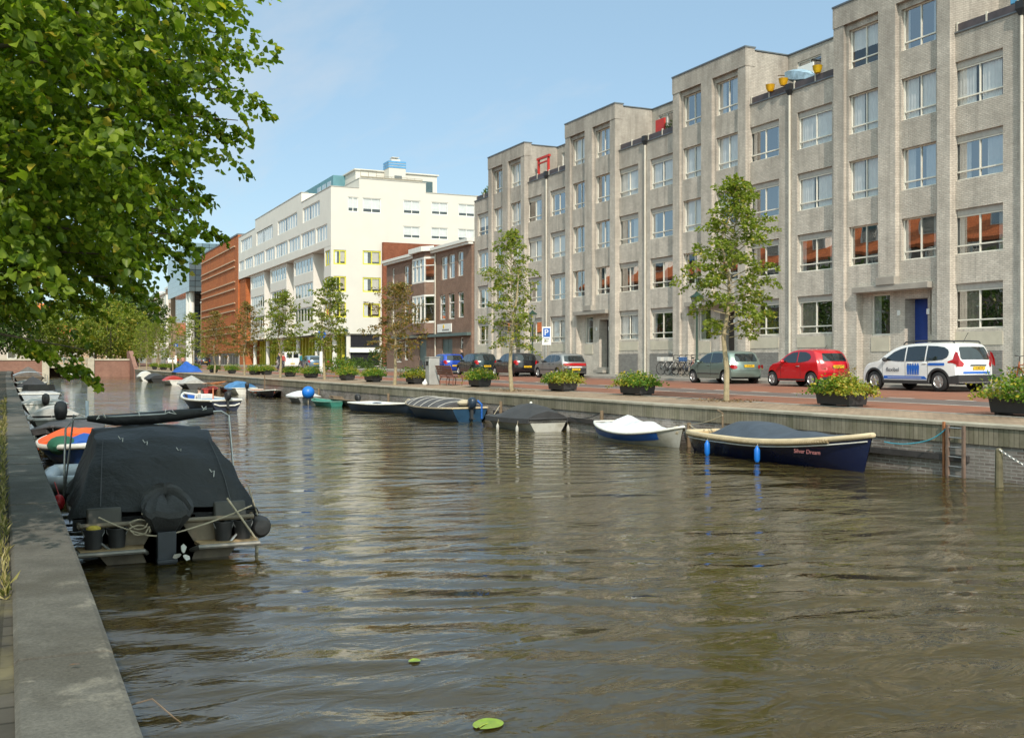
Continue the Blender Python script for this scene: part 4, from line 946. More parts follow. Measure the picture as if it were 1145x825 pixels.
c.plate(.79, 'RX-741-T'); c.tail('rear_valance', [(.30,-.60,.60), (.40,-.62,.62)], dark_pl, .01); c.tail('bumper_line', [(.53,-.72,.72), (.545,-.72,.72)], shadow_gap, .006)
c.seam((-.55, .62), .36, .93); c.handle((-.40,), .80, alloy_m); c.mirror(.42, .98, rp_); c.side('sill_trim', [(-.75,.24,.31), (.78,.24,.31)], dark_pl, .008)
m = MB(); m.tube([(-1.0, 0, 1.45), (-1.15, 0, 1.62)], .007, 6); m.build('antenna', dark_pl, c.t)
c.place(33.0, 28.2, GXT(28.2))
# --- green-grey hatchback
gp = paint('sage_green_metallic', (.20,.27,.245), .5, .32)
c = Car('parked_car', 'pale sage green hatchback parked in front of a street tree', 3.72, 1.69, 1.46,
    [(-1.80,.30), (-1.855,.46), (-1.855,.62), (-1.82,.82), (-1.74,1.0), (-1.58,1.25), (-1.42,1.38), (-1.0,1.445), (-.4,1.455), (.1,1.41), (.45,1.27), (.85,1.02), (1.1,.93), (1.45,.83), (1.72,.68), (1.84,.48), (1.80,.27)],
    .86, .19, (-1.17, 1.21), .285, gp, .22, (.2, .14))
c.side('side_window', [(.72,.93,1.0), (.45,.92,1.17), (.15,.91,1.30), (-.15,.91,1.345)], carglass); c.side('side_window', [(-.21,.91,1.35), (-.7,.92,1.35), (-1.02,.93,1.32)], carglass); c.side('side_window', [(-1.08,.94,1.31), (-1.3,.98,1.25), (-1.38,1.04,1.15)], carglass)
c.tail('rear_window', [(.98,-.55,.55), (1.03,-.58,.58), (1.25,-.54,.54), (1.31,-.48,.48)], carglass)
for sg in (1,-1): c.tail('tail_lamp', [(.66, *sorted((sg*.60, sg*.76))), (.74, *sorted((sg*.54, sg*.77))), (.83, *sorted((sg*.62, sg*.78)))], lamp_red, .016)
c.side('tail_lamp', [(-1.80,.66,.82), (-1.66,.68,.83), (-1.56,.72,.80)], lamp_red, .010)
c.plate(.78, '19-NJ-PB'); c.tail('bumper_line', [(.58,-.76,.76), (.592,-.76,.76)], shadow_gap, .006)
c.seam((-.18, .78), .34, .91); c.handle((-.05,), .80, gp); c.mirror(.62, .96, gp); c.side('bumper_strip', [(-.8,.42,.46), (.85,.42,.46)], dark_pl, .008)
c.place(38.9, 28.5, GXT(28.5))
# --- silver older hatchback with red tail band
sp_ = paint('silver_metallic', (.32,.33,.335), .6, .36, .3)
sil_prof = [(-1.95,.30), (-2.0,.46), (-2.0,.64), (-1.97,.86), (-1.80,1.12), (-1.60,1.33), (-1.35,1.39), (-.8,1.41), (-.2,1.405), (.15,1.33), (.55,1.08), (.78,.93), (1.3,.88), (1.80,.78), (1.96,.66), (2.0,.45), (1.94,.27)]
c = Car('parked_car', 'older silver hatchback with a full width red tail lamp band', 4.0, 1.66, 1.42, sil_prof, .86, .19, (-1.22, 1.27), .285, sp_, .22, (.12, .12))
c.side('side_window', [(.52,.92,1.0), (.25,.91,1.18), (-.02,.91,1.30), (-.35,.91,1.315)], carglass); c.side('side_window', [(-.41,.91,1.315), (-.85,.92,1.315)], carglass); c.side('side_window', [(-.91,.93,1.31), (-1.3,.96,1.28), (-1.5,1.02,1.16)], carglass)
c.tail('rear_window', [(.93,-.62,.62), (.98,-.65,.65), (1.27,-.58,.58)], carglass); c.tail('tail_lamp', [(.70,-.76,.76), (.86,-.76,.76)], lamp_red, .012, 16); c.tail('rear_bumper', [(.36,-.77,.77), (.58,-.78,.78)], dark_pl, .02, 16)
c.tail('tail_panel', [(.60,-.4,.4), (.66,-.4,.4)], wp, .012); c.plate(.50, 'FH-61-ZR'); c.seam((-.38, .55), .34, .9); c.handle((-.28,-.98+.2), .80, dark_pl); c.mirror(.42, .96, dark_pl); c.side('bumper_strip', [(-.85,.45,.50), (.9,.45,.50)], dark_pl, .008)
c.place(54.6, 28.4, GXT(28.4))
# --- black, dark green, blue hatchbacks behind
def hatch(label, col, y, metal=.3, plate='', lampz=.72):
    p_ = paint('dark_car_paint', col, metal, .25, .8)
    c = Car('parked_car', label, 3.85, 1.69, 1.50, [(-1.87,.30), (-1.92,.48), (-1.92,.70), (-1.88,.92), (-1.76,1.15), (-1.62,1.36), (-1.4,1.46), (-.8,1.495), (-.2,1.48), (.2,1.38), (.65,1.08), (.9,.97), (1.35,.88), (1.75,.72), (1.90,.5), (1.85,.27)],
        .90, .19, (-1.2, 1.24), .30, p_, .22, (.18, .14))
    c.side('side_window', [(.6,.97,1.03), (.3,.95,1.25), (0,.945,1.36), (-.3,.945,1.39)], carglass); c.side('side_window', [(-.36,.945,1.39), (-.9,.95,1.39)], carglass); c.side('side_window', [(-.96,.96,1.385), (-1.35,1.0,1.33), (-1.5,1.08,1.2)], carglass)
    c.tail('rear_window', [(1.0,-.58,.58), (1.05,-.60,.60), (1.36,-.53,.53)], carglass)
    for sg in (1,-1): c.tail('tail_lamp', [(.74, *sorted((sg*.60, sg*.77))), (.84, *sorted((sg*.57, sg*.78))), (1.02, *sorted((sg*.66, sg*.77)))], lamp_red, .016)
    c.side('tail_lamp', [(-1.86,.78,1.0), (-1.72,.80,1.02), (-1.62,.88,.96)], lamp_red, .012)
    c.plate(.62, plate); c.seam((-.33, .68), .34, .94); c.mirror(.5, 1.0, p_); c.handle((-.2,-.75), .85, p_)
    return c.place(y, 28.2, GXT(28.2))
hatch('black hatchback parked beside the green lamp post, behind the old silver car', (.012,.012,.016), 60.4, .2, '68-TL-KD')
hatch('dark green hatchback parked between the black and the bright blue hatchbacks', (.012,.03,.035), 66.6, .4, '34-GX-BN')
hatch('bright blue hatchback parked in front of the brown brick house', (.01,.06,.42), 72.3, .3, '91-HP-SV')
hatch('small pale blue hatchback parked before the white corner building', (.16,.24,.33), 112, .4, '27-RB-MD')
hatch('small dark grey hatchback parked far down the street before the rust red building', (.04,.045,.05), 186, .4, '55-DZ-FX')
# --- white van far down the street
vp = paint('white_van_paint', (.78,.78,.77))
c = Car('parked_van', 'white delivery van parked before the white corner building far down the street', 4.9, 1.95, 2.0, [(-2.40,.32), (-2.45,.6), (-2.44,1.2), (-2.38,1.8), (-2.25,1.96), (-1.5,2.0), (.6,1.98), (1.05,1.86), (1.55,1.25), (1.75,1.12), (2.3,.95), (2.44,.7), (2.42,.3)], 1.1, .09, (-1.5, 1.5), .33, vp, .26, (.06, .16))
c.side('side_window', [(1.35,1.2,1.28), (1.1,1.18,1.65), (.55,1.18,1.72)], carglass); c.tail('rear_window', [(1.25,-.72,-.08), (1.75,-.70,-.08)], carglass); c.tail('rear_window', [(1.25,.08,.72), (1.75,.08,.70)], carglass)
for sg in (1,-1): c.tail('tail_lamp', [(.8, *sorted((sg*.80, sg*.92))), (1.3, *sorted((sg*.80, sg*.92)))], lamp_red, .012)
c.tail('door_seam', [(.5,-.01,.01), (1.85,-.01,.01)], shadow_gap, .006); c.plate(.6, 'V-217-KL'); c.mirror(1.2, 1.25, dark_pl); c.t['category'] = 'van'
c.place(124, 28.4, GXT(28.4))
s_ = paint('white_van_paint2', (.76,.76,.74))
c = Car('parked_car', 'white saloon parked at the far end of the street by the townhouses', 4.4, 1.75, 1.45, [(-2.15,.30), (-2.2,.5), (-2.18,.8), (-2.0,1.0), (-1.6,1.05), (-1.2,1.35), (-.6,1.44), (0,1.43), (.4,1.32), (.85,1.05), (1.2,.95), (1.9,.85), (2.18,.6), (2.15,.28)], .9, .19, (-1.35, 1.38), .31, s_, .22)
c.side('side_window', [(.65,.97,1.05), (.3,.95,1.27), (-.2,.95,1.36)], carglass); c.side('side_window', [(-.26,.95,1.36), (-.9,.96,1.36), (-1.2,.98,1.2)], carglass); c.tail('rear_window', [(1.06,-.6,.6), (1.3,-.55,.55)], carglass)
c.place(232, 28.4, GXT(28.4))
# ------------------------------------------------------------------ boats
def cloth(name, col, rough=.75, bump=.35, bscale=5, dirt=None):
    m, nt, b, out = newmat(name); co = coords(nt)
    f = noise(nt, co, 2.2, 5, .6, .4); d = noise(nt, co, 14, 3)
    c = mix(nt, tuple(x*.78 for x in col), tuple(min(1, x*1.25) for x in col), ramp(nt, f, [(.3,0.),(.7,1.)]))
    if dirt: c = mix(nt, c, dirt[:3], mix(nt, (0,0,0), (dirt[3],)*3, ramp(nt, noise(nt, co, 1.6, 6, .7), [(.5,0.),(.7,1.)])))
    L(nt, c, b.inputs['Base Color']); b.inputs['Roughness'].default_value = rough; b.inputs['Sheen Weight'].default_value = .04
    n1 = bumpn(nt, b, f, bump, .06); bumpn(nt, b, noise(nt, co, bscale, 4, .6, 1.2), bump, .03, n1); return m
navy = paint('navy_hull_paint', (.008,.014,.055), 0, .25, .7)
rope_cream = brickmat('cream_rope_fender', (.52,.40,.24), (.62,.50,.33), (.22,.15,.08), .045, .3, .010, .6, None, .5, .8, .1)
cream_b = M('cream_rubbing_strake', (.58,.47,.31), .7, .12, 5); teak = M('beige_deck', (.46,.33,.17), .7, .15, 4)
wht_b = M('white_boat_paint', (.72,.71,.67), .35, .08, 2, dirt=(.45,.40,.30,.5), dscale=1.5)
dirty_w = M('weathered_white_hull', (.47,.46,.42), .5, .15, 2, dirt=(.20,.18,.13,.7), dscale=2)
inner_g = M('grey_boat_inside', (.28,.28,.27), .7, .2, 3, dirt=(.12,.11,.09,.5))
blue_b = paint('bright_blue_hull', (.012,.10,.40), 0, .35, .4); dkblue = M('faded_dark_blue_hull', (.035,.06,.105), .45, .2, 2, dirt=(.08,.09,.10,.6))
tarp_bg = cloth('slate_blue_tarp', (.045,.06,.085)); tarp_w = cloth('white_tarp', (.70,.71,.74), .6, .5, 3, dirt=(.5,.5,.5,.4)); tarp_ch = cloth('charcoal_tarp', (.035,.035,.038)); tarp_gr = cloth('grey_black_tarp', (.055,.052,.055), dirt=(.12,.11,.11,.6))
tarp_or = cloth('orange_tarp', (.75,.10,.01)); tarp_bl = cloth('blue_tarp', (.01,.08,.36)); tarp_gn = cloth('green_tarp', (.01,.09,.05)); tarp_lb = cloth('light_blue_tarp', (.06,.20,.42)); tarp_lg = cloth('light_grey_tarp', (.42,.41,.39)); tarp_bk = cloth('black_tent_canvas', (.0055,.0057,.0068), .6, .6, 4, dirt=(.020,.019,.018,.6))
rope_m = M('pale_rope', (.42,.36,.26), .9, .2, 30); steel_m = M('galvanised_steel', (.45,.45,.44), .4, .15, 8, metal=.7); wood_m = M('weathered_wood', (.17,.12,.075), .85, .25, 5, .3, 30)
red_b = M('faded_red_paint', (.42,.04,.03), .5, .2, 3); brown_h = M('brown_grey_steel_hull', (.19,.15,.10), .5, .25, 3, dirt=(.07,.055,.04,.7), dscale=2.5)
class Boat:
    def __init__(s, name, label, L_, B, hs, hb, hull, inside, rail, tr=.75, full=.42, group=None, draft=.25, rake=.16, hm=None, stern_round=False, rub=.035, floor=.06, band=None, cat='boat'):
        s.t = thing(name, label, cat, group=group); s.L, s.B, s.hs, s.hb, s.tr, s.full = L_, B, hs, hb, tr, full; s.hm = hm if hm is not None else min(hs, hb)*.85; s.rake = rake; s.sr = stern_round
        n = 26; m = MB(); ns = 9
        ts = [i/n for i in range(n+1)]
        def ring(t, sg, inset=0, dz=0):
            out = []
            for j in range(ns+1):
                k = j/ns; z = lerp(-draft*(1-t**3*.6), s.h(t), k) + 0
                y = max(.004, (s.b(t)-inset))*min(1, (k+.02)**(.42+.35*t))
                x = s.X(t, k); out.append((x, sg*y, z))
            return out
        for sg in (1, -1): m.grid([ring(t, sg) for t in ts], 0, flip=sg < 0)
        if not stern_round:
            a, b2 = ring(0, 1), ring(0, -1); m.poly(a + b2[::-1], 1 if band else 0)
        s.hull = m.build('hull', [hull, band or hull], s.t, smooth=50, recalc=True)
        m = MB()
        def inn(t, k, sg):
            yo = max(.003, (s.b(t)-.035)*min(1, (k+.02)**(.42+.35*t))*(1 if k > .98 else .96)); return (s.X(t,k), sg*yo, lerp(-draft*(1-t**3*.6), s.h(t), k)-.006)
        kf = lambda t: min(.95, (floor+draft)/(s.h(t)+draft) + .02)
        ti = [.012] + ts[1:-1]
        for sg in (1, -1): m.grid([[inn(t, lerp(1, kf(t), j/4), sg) for j in range(5)] for t in ti])
        m.grid([[inn(t, kf(t), 1), inn(t, kf(t), -1)] for t in ti])
        m.poly([inn(.012, lerp(1, kf(.012), j/4), 1) for j in range(5)] + [inn(.012, lerp(1, kf(.012), j/4), -1) for j in range(4,-1,-1)])
        m.build('floor', inside, s.t, smooth=0, recalc=False)
        m = MB()
        pth = [(s.X(t,1), s.b(t), s.h(t)) for t in ts] + [(s.X(t,1), -s.b(t), s.h(t)) for t in ts[::-1]]
        rings = []
        pth.append(pth[0])
        m.tube(pth, rub, 8); m.build('gunwale', rail, s.t, smooth=60)
    def X(s, t, k): return -s.L/2 + s.L*t - s.rake*(1-k)*t**4*s.L*.9 + (s.rake*.35*(1-k)*s.L*(1-t)**6 if s.sr else 0)
    def b(s, t):
        B = s.B/2
        if t < s.full: u = (s.full-t)/s.full; return B*(1-(1-s.tr)*u**(2 if not s.sr else 2.6))
        u = (t-s.full)/(1-s.full); return max(.012, B*(1-u**2.3))
    def h(s, t): 
        a = s.full
        return s.hm + (s.hs-s.hm)*max(0, (a-t)/a)**2 if t < a else s.hm + (s.hb-s.hm)*((t-a)/(1-a))**2
    def cover(s, name, mat, t0, t1, crown, drop=.09, n=28, k=14, p=2.2, over=.03, wob=.012):
        """crown: list (t, height above the gunwale)"""
        m = MB(); rows = []; rd = random.Random(hash(name) % 1000 + int(s.L*100))
        ph = [rd.uniform(0, 6) for _ in range(6)]
        for i in range(n+1):
            t = lerp(t0, t1, i/n); b2 = s.b(t)+over; h = s.h(t); c = psm(t, crown); r = [(s.X(t,1), b2, h-drop)]
            for j in range(k+1):
                u = 1-2*j/k; z = h + .02 + c*(1-abs(u)**p) + wob*(math.sin(t*37+ph[0]+u*3)+math.sin(u*9+t*17+ph[1]))*(1-abs(u))
                r.append((s.X(t,1), u*b2, z))
            r.append((s.X(t,1), -b2, h-drop)); rows.append(r)
        m.grid(rows); 
        for r in (rows[0], rows[-1]): m.poly(r)
        return m.build(name, mat, s.t, smooth=45)
    def thwart(s, t, mat, w=.22, z=None):
        m = MB(); x = s.X(t,1); y = s.b(t)-.04; z = z if z is not None else s.h(t)-.12; m.box(x-w/2, -y, z, x+w/2, y, z+.035); m.build('bench', mat, s.t, bevel=.006, smooth=0)
    def fender(s, t, sg, mat, r=.06, l=.34, drop=.12):
        m = MB(); x = s.X(t,1); y = sg*(s.b(t)+r+.02); z = s.h(t)-drop
        m.lathe([(.012,0),(r*.5,-.03),(r,-.09),(r,-l+.06),(r*.6,-l),(.01,-l-.01)], 12, (x, y, z)); f = m.build('fender', mat, s.t)
        m = MB(); m.tube([(x, y, z), (x, sg*(s.b(t)+.01), s.h(t)+.03)], .008, 5); m.build('fender_line', rope_m, f)
    def place(s, x, y, ang):
        """ang: heading of the bow, degrees from +X"""
        s.t.location = (x, y, 0); s.t.rotation_euler = (0, 0, R(ang)); return s
def outboard(parent, x, y, z, cowlm, sc=1., rz=180, legm=None, cover=False):
    """parts of a boat: motor head, leg, propeller"""
    m = MB(); k = sc
    secs = [(-.02,.10,.10), (.03,.15,.13), (.16,.18,.15), (.30,.17,.145), (.38,.12,.11), (.42,.04,.04)]
    rings = []
    for zz, a, b2 in secs:
        ring = []
        for j in range(16):
            an = 2*PI*j/16; cx_, cy_ = math.cos(an), math.sin(an); ex = lambda v: math.copysign(abs(v)**.6, v)
            ring.append((x + k*(ex(cx_)*a*1.25 - .02 - zz*.12), y + k*ex(cy_)*b2, z + k*zz))
        rings.append(ring)
    m.loft(rings); o = m.build('motor_head', cowlm, parent)
    m = MB(); m.loft([[(x+k*a, y+k*b2, z+k*zz) for a, b2 in ((-.07,-.05),(.07,-.05),(.07,.05),(-.07,.05))] for zz in (0, -.42)]); m.box(x-k*.2, y-k*.07, z-k*.46, x+k*.10, y+k*.07, z-k*.42)
    m.loft([[(x-k*.10, y-k*.02, z-k*.46), (x+k*.05, y-k*.02, z-k*.46), (x+k*.05, y+k*.02, z-k*.46), (x-k*.10, y+k*.02, z-k*.46)], [(x-k*.03, y-k*.01, z-k*.75), (x+k*.03, y-k*.01, z-k*.75), (x+k*.03, y+k*.01, z-k*.75), (x-k*.03, y+k*.01, z-k*.75)]])
    m.build('motor_leg', legm or dark_pl, o, smooth=30); return o
def line(name, label, pts, r=.012, mat=None, sag=0):
    P = []
    for a, b2 in zip(pts, pts[1:]):
        for i in range(8):
            t = i/8; P.append(tuple(lerp(a[c], b2[c], t) - (sag*4*t*(1-t) if c == 2 else 0) for c in range(3)))
    P.append(pts[-1]); m = MB(); m.tube(P, r, 6); o = m.build(name, mat or rope_m); tag(o, label, 'mooring line', 'mooring lines'); return o
HQ = lambda y: math.degrees(math.atan2(-1, (qx(y+1)-qx(y-1))/2*-1)) # heading towards the camera along the quay
# 1 navy sloop
b = Boat('moored_boat', 'navy blue sloop with cream rope fender, slate blue cover and two blue fenders', 6.15, 1.55, .46, .76, navy, teak, cream_b, .55, .42, rake=.05, hm=.46, stern_round=True, rub=.055)
b.cover('tarp', tarp_bg, .17, .86, [(.17,.02),(.30,.34),(.42,.36),(.6,.20),(.86,.05)], .02, over=-.03)
m = MB(); ts = [.02+i*.84/40 for i in range(41)]
for sg in (1, -1):
    for dz, rr_ in ((-.035,.05),): m.tube([(b.X(t,1), sg*(b.b(t)+.025), b.h(t)+dz) for t in ts], rr_, 8)
m.build('rope_fender', rope_cream, b.t, smooth=60)
m = MB(); [m.tube([(b.X(t,1), sg*(b.b(t)+.012), b.h(t)-.115) for t in ts+[.93,.985]], .014, 6) for sg in (1,-1)]; m.build('rub_strake', wht_b, b.t)
bf = M('blue_fender_rubber', (.01,.16,.62), .4, .1, 4); b.fender(.245, -1, bf, .065, .36, .10); b.fender(.565, -1, bf, .065, .36, .10)
m = MB(); 
m.grid([[(b.X(t,1), b.b(t)*sg*.93, b.h(t)-.01) for sg in (1, -1)] for t in (.84,.88,.92,.95,.975)]); m.build('foredeck', teak, b.t, smooth=0)
text('lettering', 'Silver Dream', .125, M('pale_red_lettering', (.40,.16,.16), .5), b.t, (b.X(.78,.72), -(b.b(.78)*.965+.012), b.h(.78)-.24), (R(90), 0, math.atan((b.b(.72)-b.b(.84))/(.12*b.L))), .004)
m = MB(); m.tube([(-2.3,.1,.46), (-2.3,.1,.95), (-2.5,.1,1.0)], .025, 8); m.build('tiller_post', wood_m, b.t)
b.place(15.42, 19.05, 180+90+0 - 2.2)
# 2 blue and white cockle boat
b = Boat('moored_boat', 'small blue and white rowing boat under a white tarp rising in two humps', 4.3, 1.45, .46, .55, dirty_w, inner_g, wht_b, .45, .5, hm=.28, stern_round=True, rake=.06)
b.cover('tarp', tarp_w, .05, .9, [(.05,.0),(.22,.12),(.33,.40),(.43,.26),(.55,.30),(.75,.08),(.9,.0)], .0, p=1.5, over=.0, wob=.02)
m = MB()
for sg in (1,-1): m.grid([[(b.X(t,kk), sg*(b.b(t)*min(1,(kk+.02)**(.42+.35*t))+.020), lerp(-.25*(1-t**3*.6), b.h(t), kk)) for kk in (.60,.68,.76,.84,.92)] for t in [i/60 for i in range(2, 52)]])
m.build('blue_band', blue_b, b.t, smooth=60, recalc=False)
m = MB(); m.sphere((1.85, 0, .42), (.20,.14,.14), 10, 6); m.build('rope_bundle', rope_m, b.t)
b.place(15.32, 24.65, 270-2)
# 3 grey boat with peaked charcoal cover
b = Boat('moored_boat', 'off white dinghy with peaked charcoal cover and short white fenders', 4.3, 1.6, .40, .30, dirty_w, inner_g, tarp_ch, .86, .3, hm=.38)
b.cover('tarp', tarp_ch, .0, .97, [(0,.22),(.08,.36),(.26,.45),(.38,.40),(.62,.06),(.97,.02)], .13, p=1.7, over=.04)
m = MB(); m.sphere((b.X(.26,1), 0, .86), .05, 8, 6); m.build('tent_pole_knob', wht_b, b.t)
for t in (.12, .42): b.fender(t, 1, dirty_w, .05, .26, .18)
b.fender(.02, -1, dirty_w, .055, .26, .2)
b.place(14.85, 31.7, 90+3)
# 4 dark blue sloop with ribbed grey cover
b = Boat('moored_boat', 'dark blue motor boat with cream rail and ribbed grey black cover', 6.0, 1.95, .50, .60, dkblue, inner_g, cream_b, .72, .4, hm=.46, band=M('teal_blue_transom', (.015,.05,.10), .4, .2, 3))
b.cover('tarp', tarp_gr, .10, .93, [(.1,.18),(.3,.30),(.6,.30),(.93,.04)], .03, p=2.6)
m = MB()
for t in (.15,.27,.39,.51,.63,.75): m.tube([(b.X(t,1), (1-2*j/12)*(b.b(t)+.03), b.h(t)+.035+psm(t, [(.1,.18),(.3,.30),(.6,.30),(.93,.04)])*(1-abs(1-2*j/12)**2.6)) for j in range(13)], .016, 5)
m.build('tarp_hoop', tarp_lg, b.t)
outboard(b.t, -3.12, 0, .52, M('motor_cowl_dark_blue', (.02,.035,.06), .35, .1, 4), .9)
m = MB(); m.tube([(-3.03,-.45,.1), (-3.03,-.45,.62), (-2.8,-.4,.75)], .04, 8); m.build('blue_pipe', blue_b, b.t)
m = MB(); m.sphere((-2.75, .1, .68), (.22,.3,.13), 10, 6); m.build('rope_bundle', rope_m, b.t)
b.place(14.62, 38.4, 90+2.5)
# 5 open dinghy
b = Boat('moored_boat', 'open dark blue dinghy with pale blue white inside and small outboard', 4.9, 1.6, .36, .52, dkblue, M('pale_blue_inside', (.50,.54,.60), .6, .1, 3), wht_b, .8, .35, hm=.34)
for t in (.10, .62): b.thwart(t, M('white_bench', (.66,.68,.72), .6, .1, 3), .5, .36)
outboard(b.t, -2.55, 0, .42, black_m, .7); b.place(14.45, 43.4, -72)
# 6 flat dark punt, 7 green boat
b = Boat('moored_boat', 'long flat dark punt lying against the quay behind the small green boat', 6.4, 1.2, .34, .36, M('black_tarred_hull', (.03,.028,.026), .6, .3, 4), wood_m, wood_m, .9, .5, hm=.32); b.thwart(.3, wood_m); b.thwart(.6, wood_m); b.place(14.55, 50.4, 91)
gnb = M('sea_green_paint', (.03,.17,.13), .5, .2, 3); b = Boat('moored_boat', 'small sea green rowing boat beside the flat dark punt', 3.2, 1.1, .24, .30, gnb, gnb, M('light_green_rail', (.16,.34,.27), .5), .6, .45, hm=.22, rub=.025); b.thwart(.5, gnb, z=.15); b.place(13.55, 51.1, 95)
# 8 white cover + blue ball
b = Boat('moored_boat', 'grey inflatable style boat with a rounded white cover next to the blue ball buoy', 3.9, 1.5, .30, .34, M('grey_tube_hull', (.20,.20,.20), .5), inner_g, dirty_w, .8, .4, hm=.3); b.cover('tarp', tarp_w, .02, .97, [(.02,.1),(.4,.26),(.97,.02)], .05); b.place(13.7, 56.8, 90)
m = MB(); m.sphere((0,0,0), .33, 18, 12); o = m.build('ball_buoy', bf); tag(o, 'big blue ball buoy beside the white covered boat', 'buoy'); o.location = (13.5, 54.3, .55)
m = MB(); m.tube([(0,0,-.3),(0,0,-.6)], .02, 6); m.build('buoy_line', rope_m, o)
# 9 navy boat with orange inside and mast, 10 light blue tarp
b = Boat('moored_boat', 'small navy boat with white rail, orange cushions and a short mast', 6.0, 1.7, .34, .46, navy, M('orange_brown_inside', (.34,.13,.06), .7), wht_b, .75, .4, hm=.32)
b.thwart(.3, tarp_or, .5); b.thwart(.55, tarp_or, .5); m = MB(); m.tube([(-.6,0,.1),(-.6,0,1.35)], .03, 8); m.build('mast', wood_m, b.t); b.place(13.75, 65.9, -92)
b = Boat('moored_boat', 'cream dinghy with a domed light blue cover and outboard', 4.8, 1.7, .42, .48, wht_b, inner_g, wht_b, .85, .35, hm=.4); b.cover('tarp', tarp_lb, .12, .96, [(.12,.30),(.4,.42),(.75,.25),(.96,.03)], .08); outboard(b.t, -2.5, 0, .45, black_m, .8); b.place(13.0, 71.4, 93)
# 11 boat under way in the middle
b = Boat('motor_boat', 'white and navy open boat with blue seats out in the middle of the canal', 4.9, 1.75, .46, .66, M('navy_white_hull', (.03,.035,.06), .4), M('blue_upholstery', (.012,.09,.36), .6, .1, 3), wht_b, .82, .36, hm=.44, rub=.06)
m = MB(); m.box(-1.35,-.70,.40,-.9,.70,.50); m.build('bench', M('light_blue_cushion', (.05,.22,.42), .6), b.t, bevel=.02); m = MB(); m.box(-.3,-.28,.08,.15,.28,.68); m.build('console', wht_b, b.t, bevel=.03)
outboard(b.t, -2.55, 0, .50, black_m, .85); m = MB(); m.tube([(-2.42,.62,.45),(-2.42,.62,1.02)], .03, 8); m.build('flag_staff', M('orange_white_staff', (.6,.2,.1), .5), b.t)
m = MB(); m.tube([(-2.47,-.6,.30),(-2.5,-.35,.22),(-2.5,.35,.22),(-2.47,.6,.30)], .035, 8); m.build('bathing_rail', wht_b, b.t)
b.place(7.62, 50.1, 104)
# 12-16 small boats further on
b = Boat('moored_boat', 'low red canoe with open top among the small boats by the far quay', 4.6, 1.0, .26, .34, red_b, M('dark_red_inside', (.12,.02,.015), .7), red_b, .3, .5, hm=.24); b.thwart(.5, wood_m, z=.2); b.place(11.7, 74.6, 75)
b = Boat('moored_boat', 'brown wooden boat heaped with orange planks close to the quay', 4.6, 1.5, .36, .42, wood_m, wood_m, wood_m, .7, .4, hm=.34); m = MB()
for i in range(6): m.obox((-.9+.3*i, .1*(i%3)-.1, .42+.03*i), (1.9,.16,.03), Matrix.Rotation(.35*(i-3)+.2, 3, 'Z') @ Matrix.Rotation(.1, 3, 'Y'))
m.build('plank_pile', M('orange_planks', (.48,.20,.08), .7, .2, 4), b.t, smooth=0); b.place(13.0, 79.5, 90)
b = Boat('moored_boat', 'red and black dinghy just behind the domed light blue cover', 3.4, 1.3, .34, .40, red_b, inner_g, black_m, .8, .4); b.thwart(.4, black_m, .4); b.place(13.35, 76.2, 96)
b = Boat('moored_boat', 'dark boat under a pitched light grey tarp near the far quay', 5.6, 1.9, .42, .46, M('dark_grey_hull', (.07,.07,.07), .6), inner_g, dirty_w, .8, .4); b.cover('tarp', tarp_lg, .1, .92, [(.1,.3),(.35,.62),(.6,.5),(.92,.03)], .08, p=1.2); b.place(12.15, 87.4, 92)
b = Boat('moored_boat', 'white launch with a red top, second boat beyond the grey tarp', 5.6, 1.8, .42, .55, wht_b, inner_g, wht_b, .8, .4); b.cover('red_top', red_b, .25, .8, [(.25,.35),(.5,.42),(.8,.2)], .02); b.place(12.4, 100, 92)
b = Boat('moored_boat', 'dark covered dinghy moored between two white boats far down the quay', 6.5, 1.8, .40, .5, M('black_hull', (.02,.02,.02), .6), inner_g, black_m, .8, .4); b.cover('tarp', tarp_ch, .05, .95, [(.05,.3),(.4,.55),(.95,.05)], .08); b.place(12.1, 112.5, 92)
b = Boat('moored_boat', 'small white cabin boat farthest along the street side quay', 4.0, 1.6, .5, .6, wht_b, inner_g, wht_b, .8, .4); b.cover('cabin', wht_b, .1, .7, [(.1,.5),(.4,.6),(.7,.3)], .02); b.place(11.9, 119.5, 92)
# ---------------- left bank boats
b = Boat('moored_boat', 'blue open boat with white rail under orange, blue and green tarps', 4.6, 1.75, .44, .56, blue_b, inner_g, wht_b, .75, .42, hm=.42, rub=.06)
b.cover('orange_tarp', tarp_or, .0, .60, [(0,.12),(.3,.28),(.52,.22)], .06, over=.05, wob=.03); b.cover('blue_tarp', tarp_bl, .62, .86, [(.62,.18),(.7,.20),(.86,.08)], .02, over=-.02, wob=.03)
m = MB(); m.sphere((1.15, -.42, .50), (.42,.30,.20), 14, 8); m.build('green_tarp', tarp_gn, b.t); b.place(lx(24)+1.02, 24.7, 270)
b = Boat('moored_boat', 'low black covered boat between the orange tarp and the outboard boat', 5.6, 1.75, .42, .62, M('black_hull_paint', (.02,.02,.022), .5), inner_g, tarp_gr, .8, .4); b.cover('tarp', tarp_gr, .02, .95, [(.02,.08),(.4,.16),(.95,.03)], .14); b.place(lx(31)+1.0, 30.9, 262)
b = Boat('moored_boat', 'grey open boat with a black hooded outboard motor by the near quay', 6.5, 1.7, .46, .56, M('grey_green_hull', (.17,.165,.14), .6, .2, 2), inner_g, M('grey_rail', (.33,.32,.29), .6), .85, .35)
b.thwart(.25, inner_g, .5); b.thwart(.6, inner_g, .5); b.cover('tarp', tarp_lg, .6, .97, [(.6,.18),(.75,.22),(.97,.02)], .02); outboard(b.t, -3.2, 0, .50, black_m, 1.25)
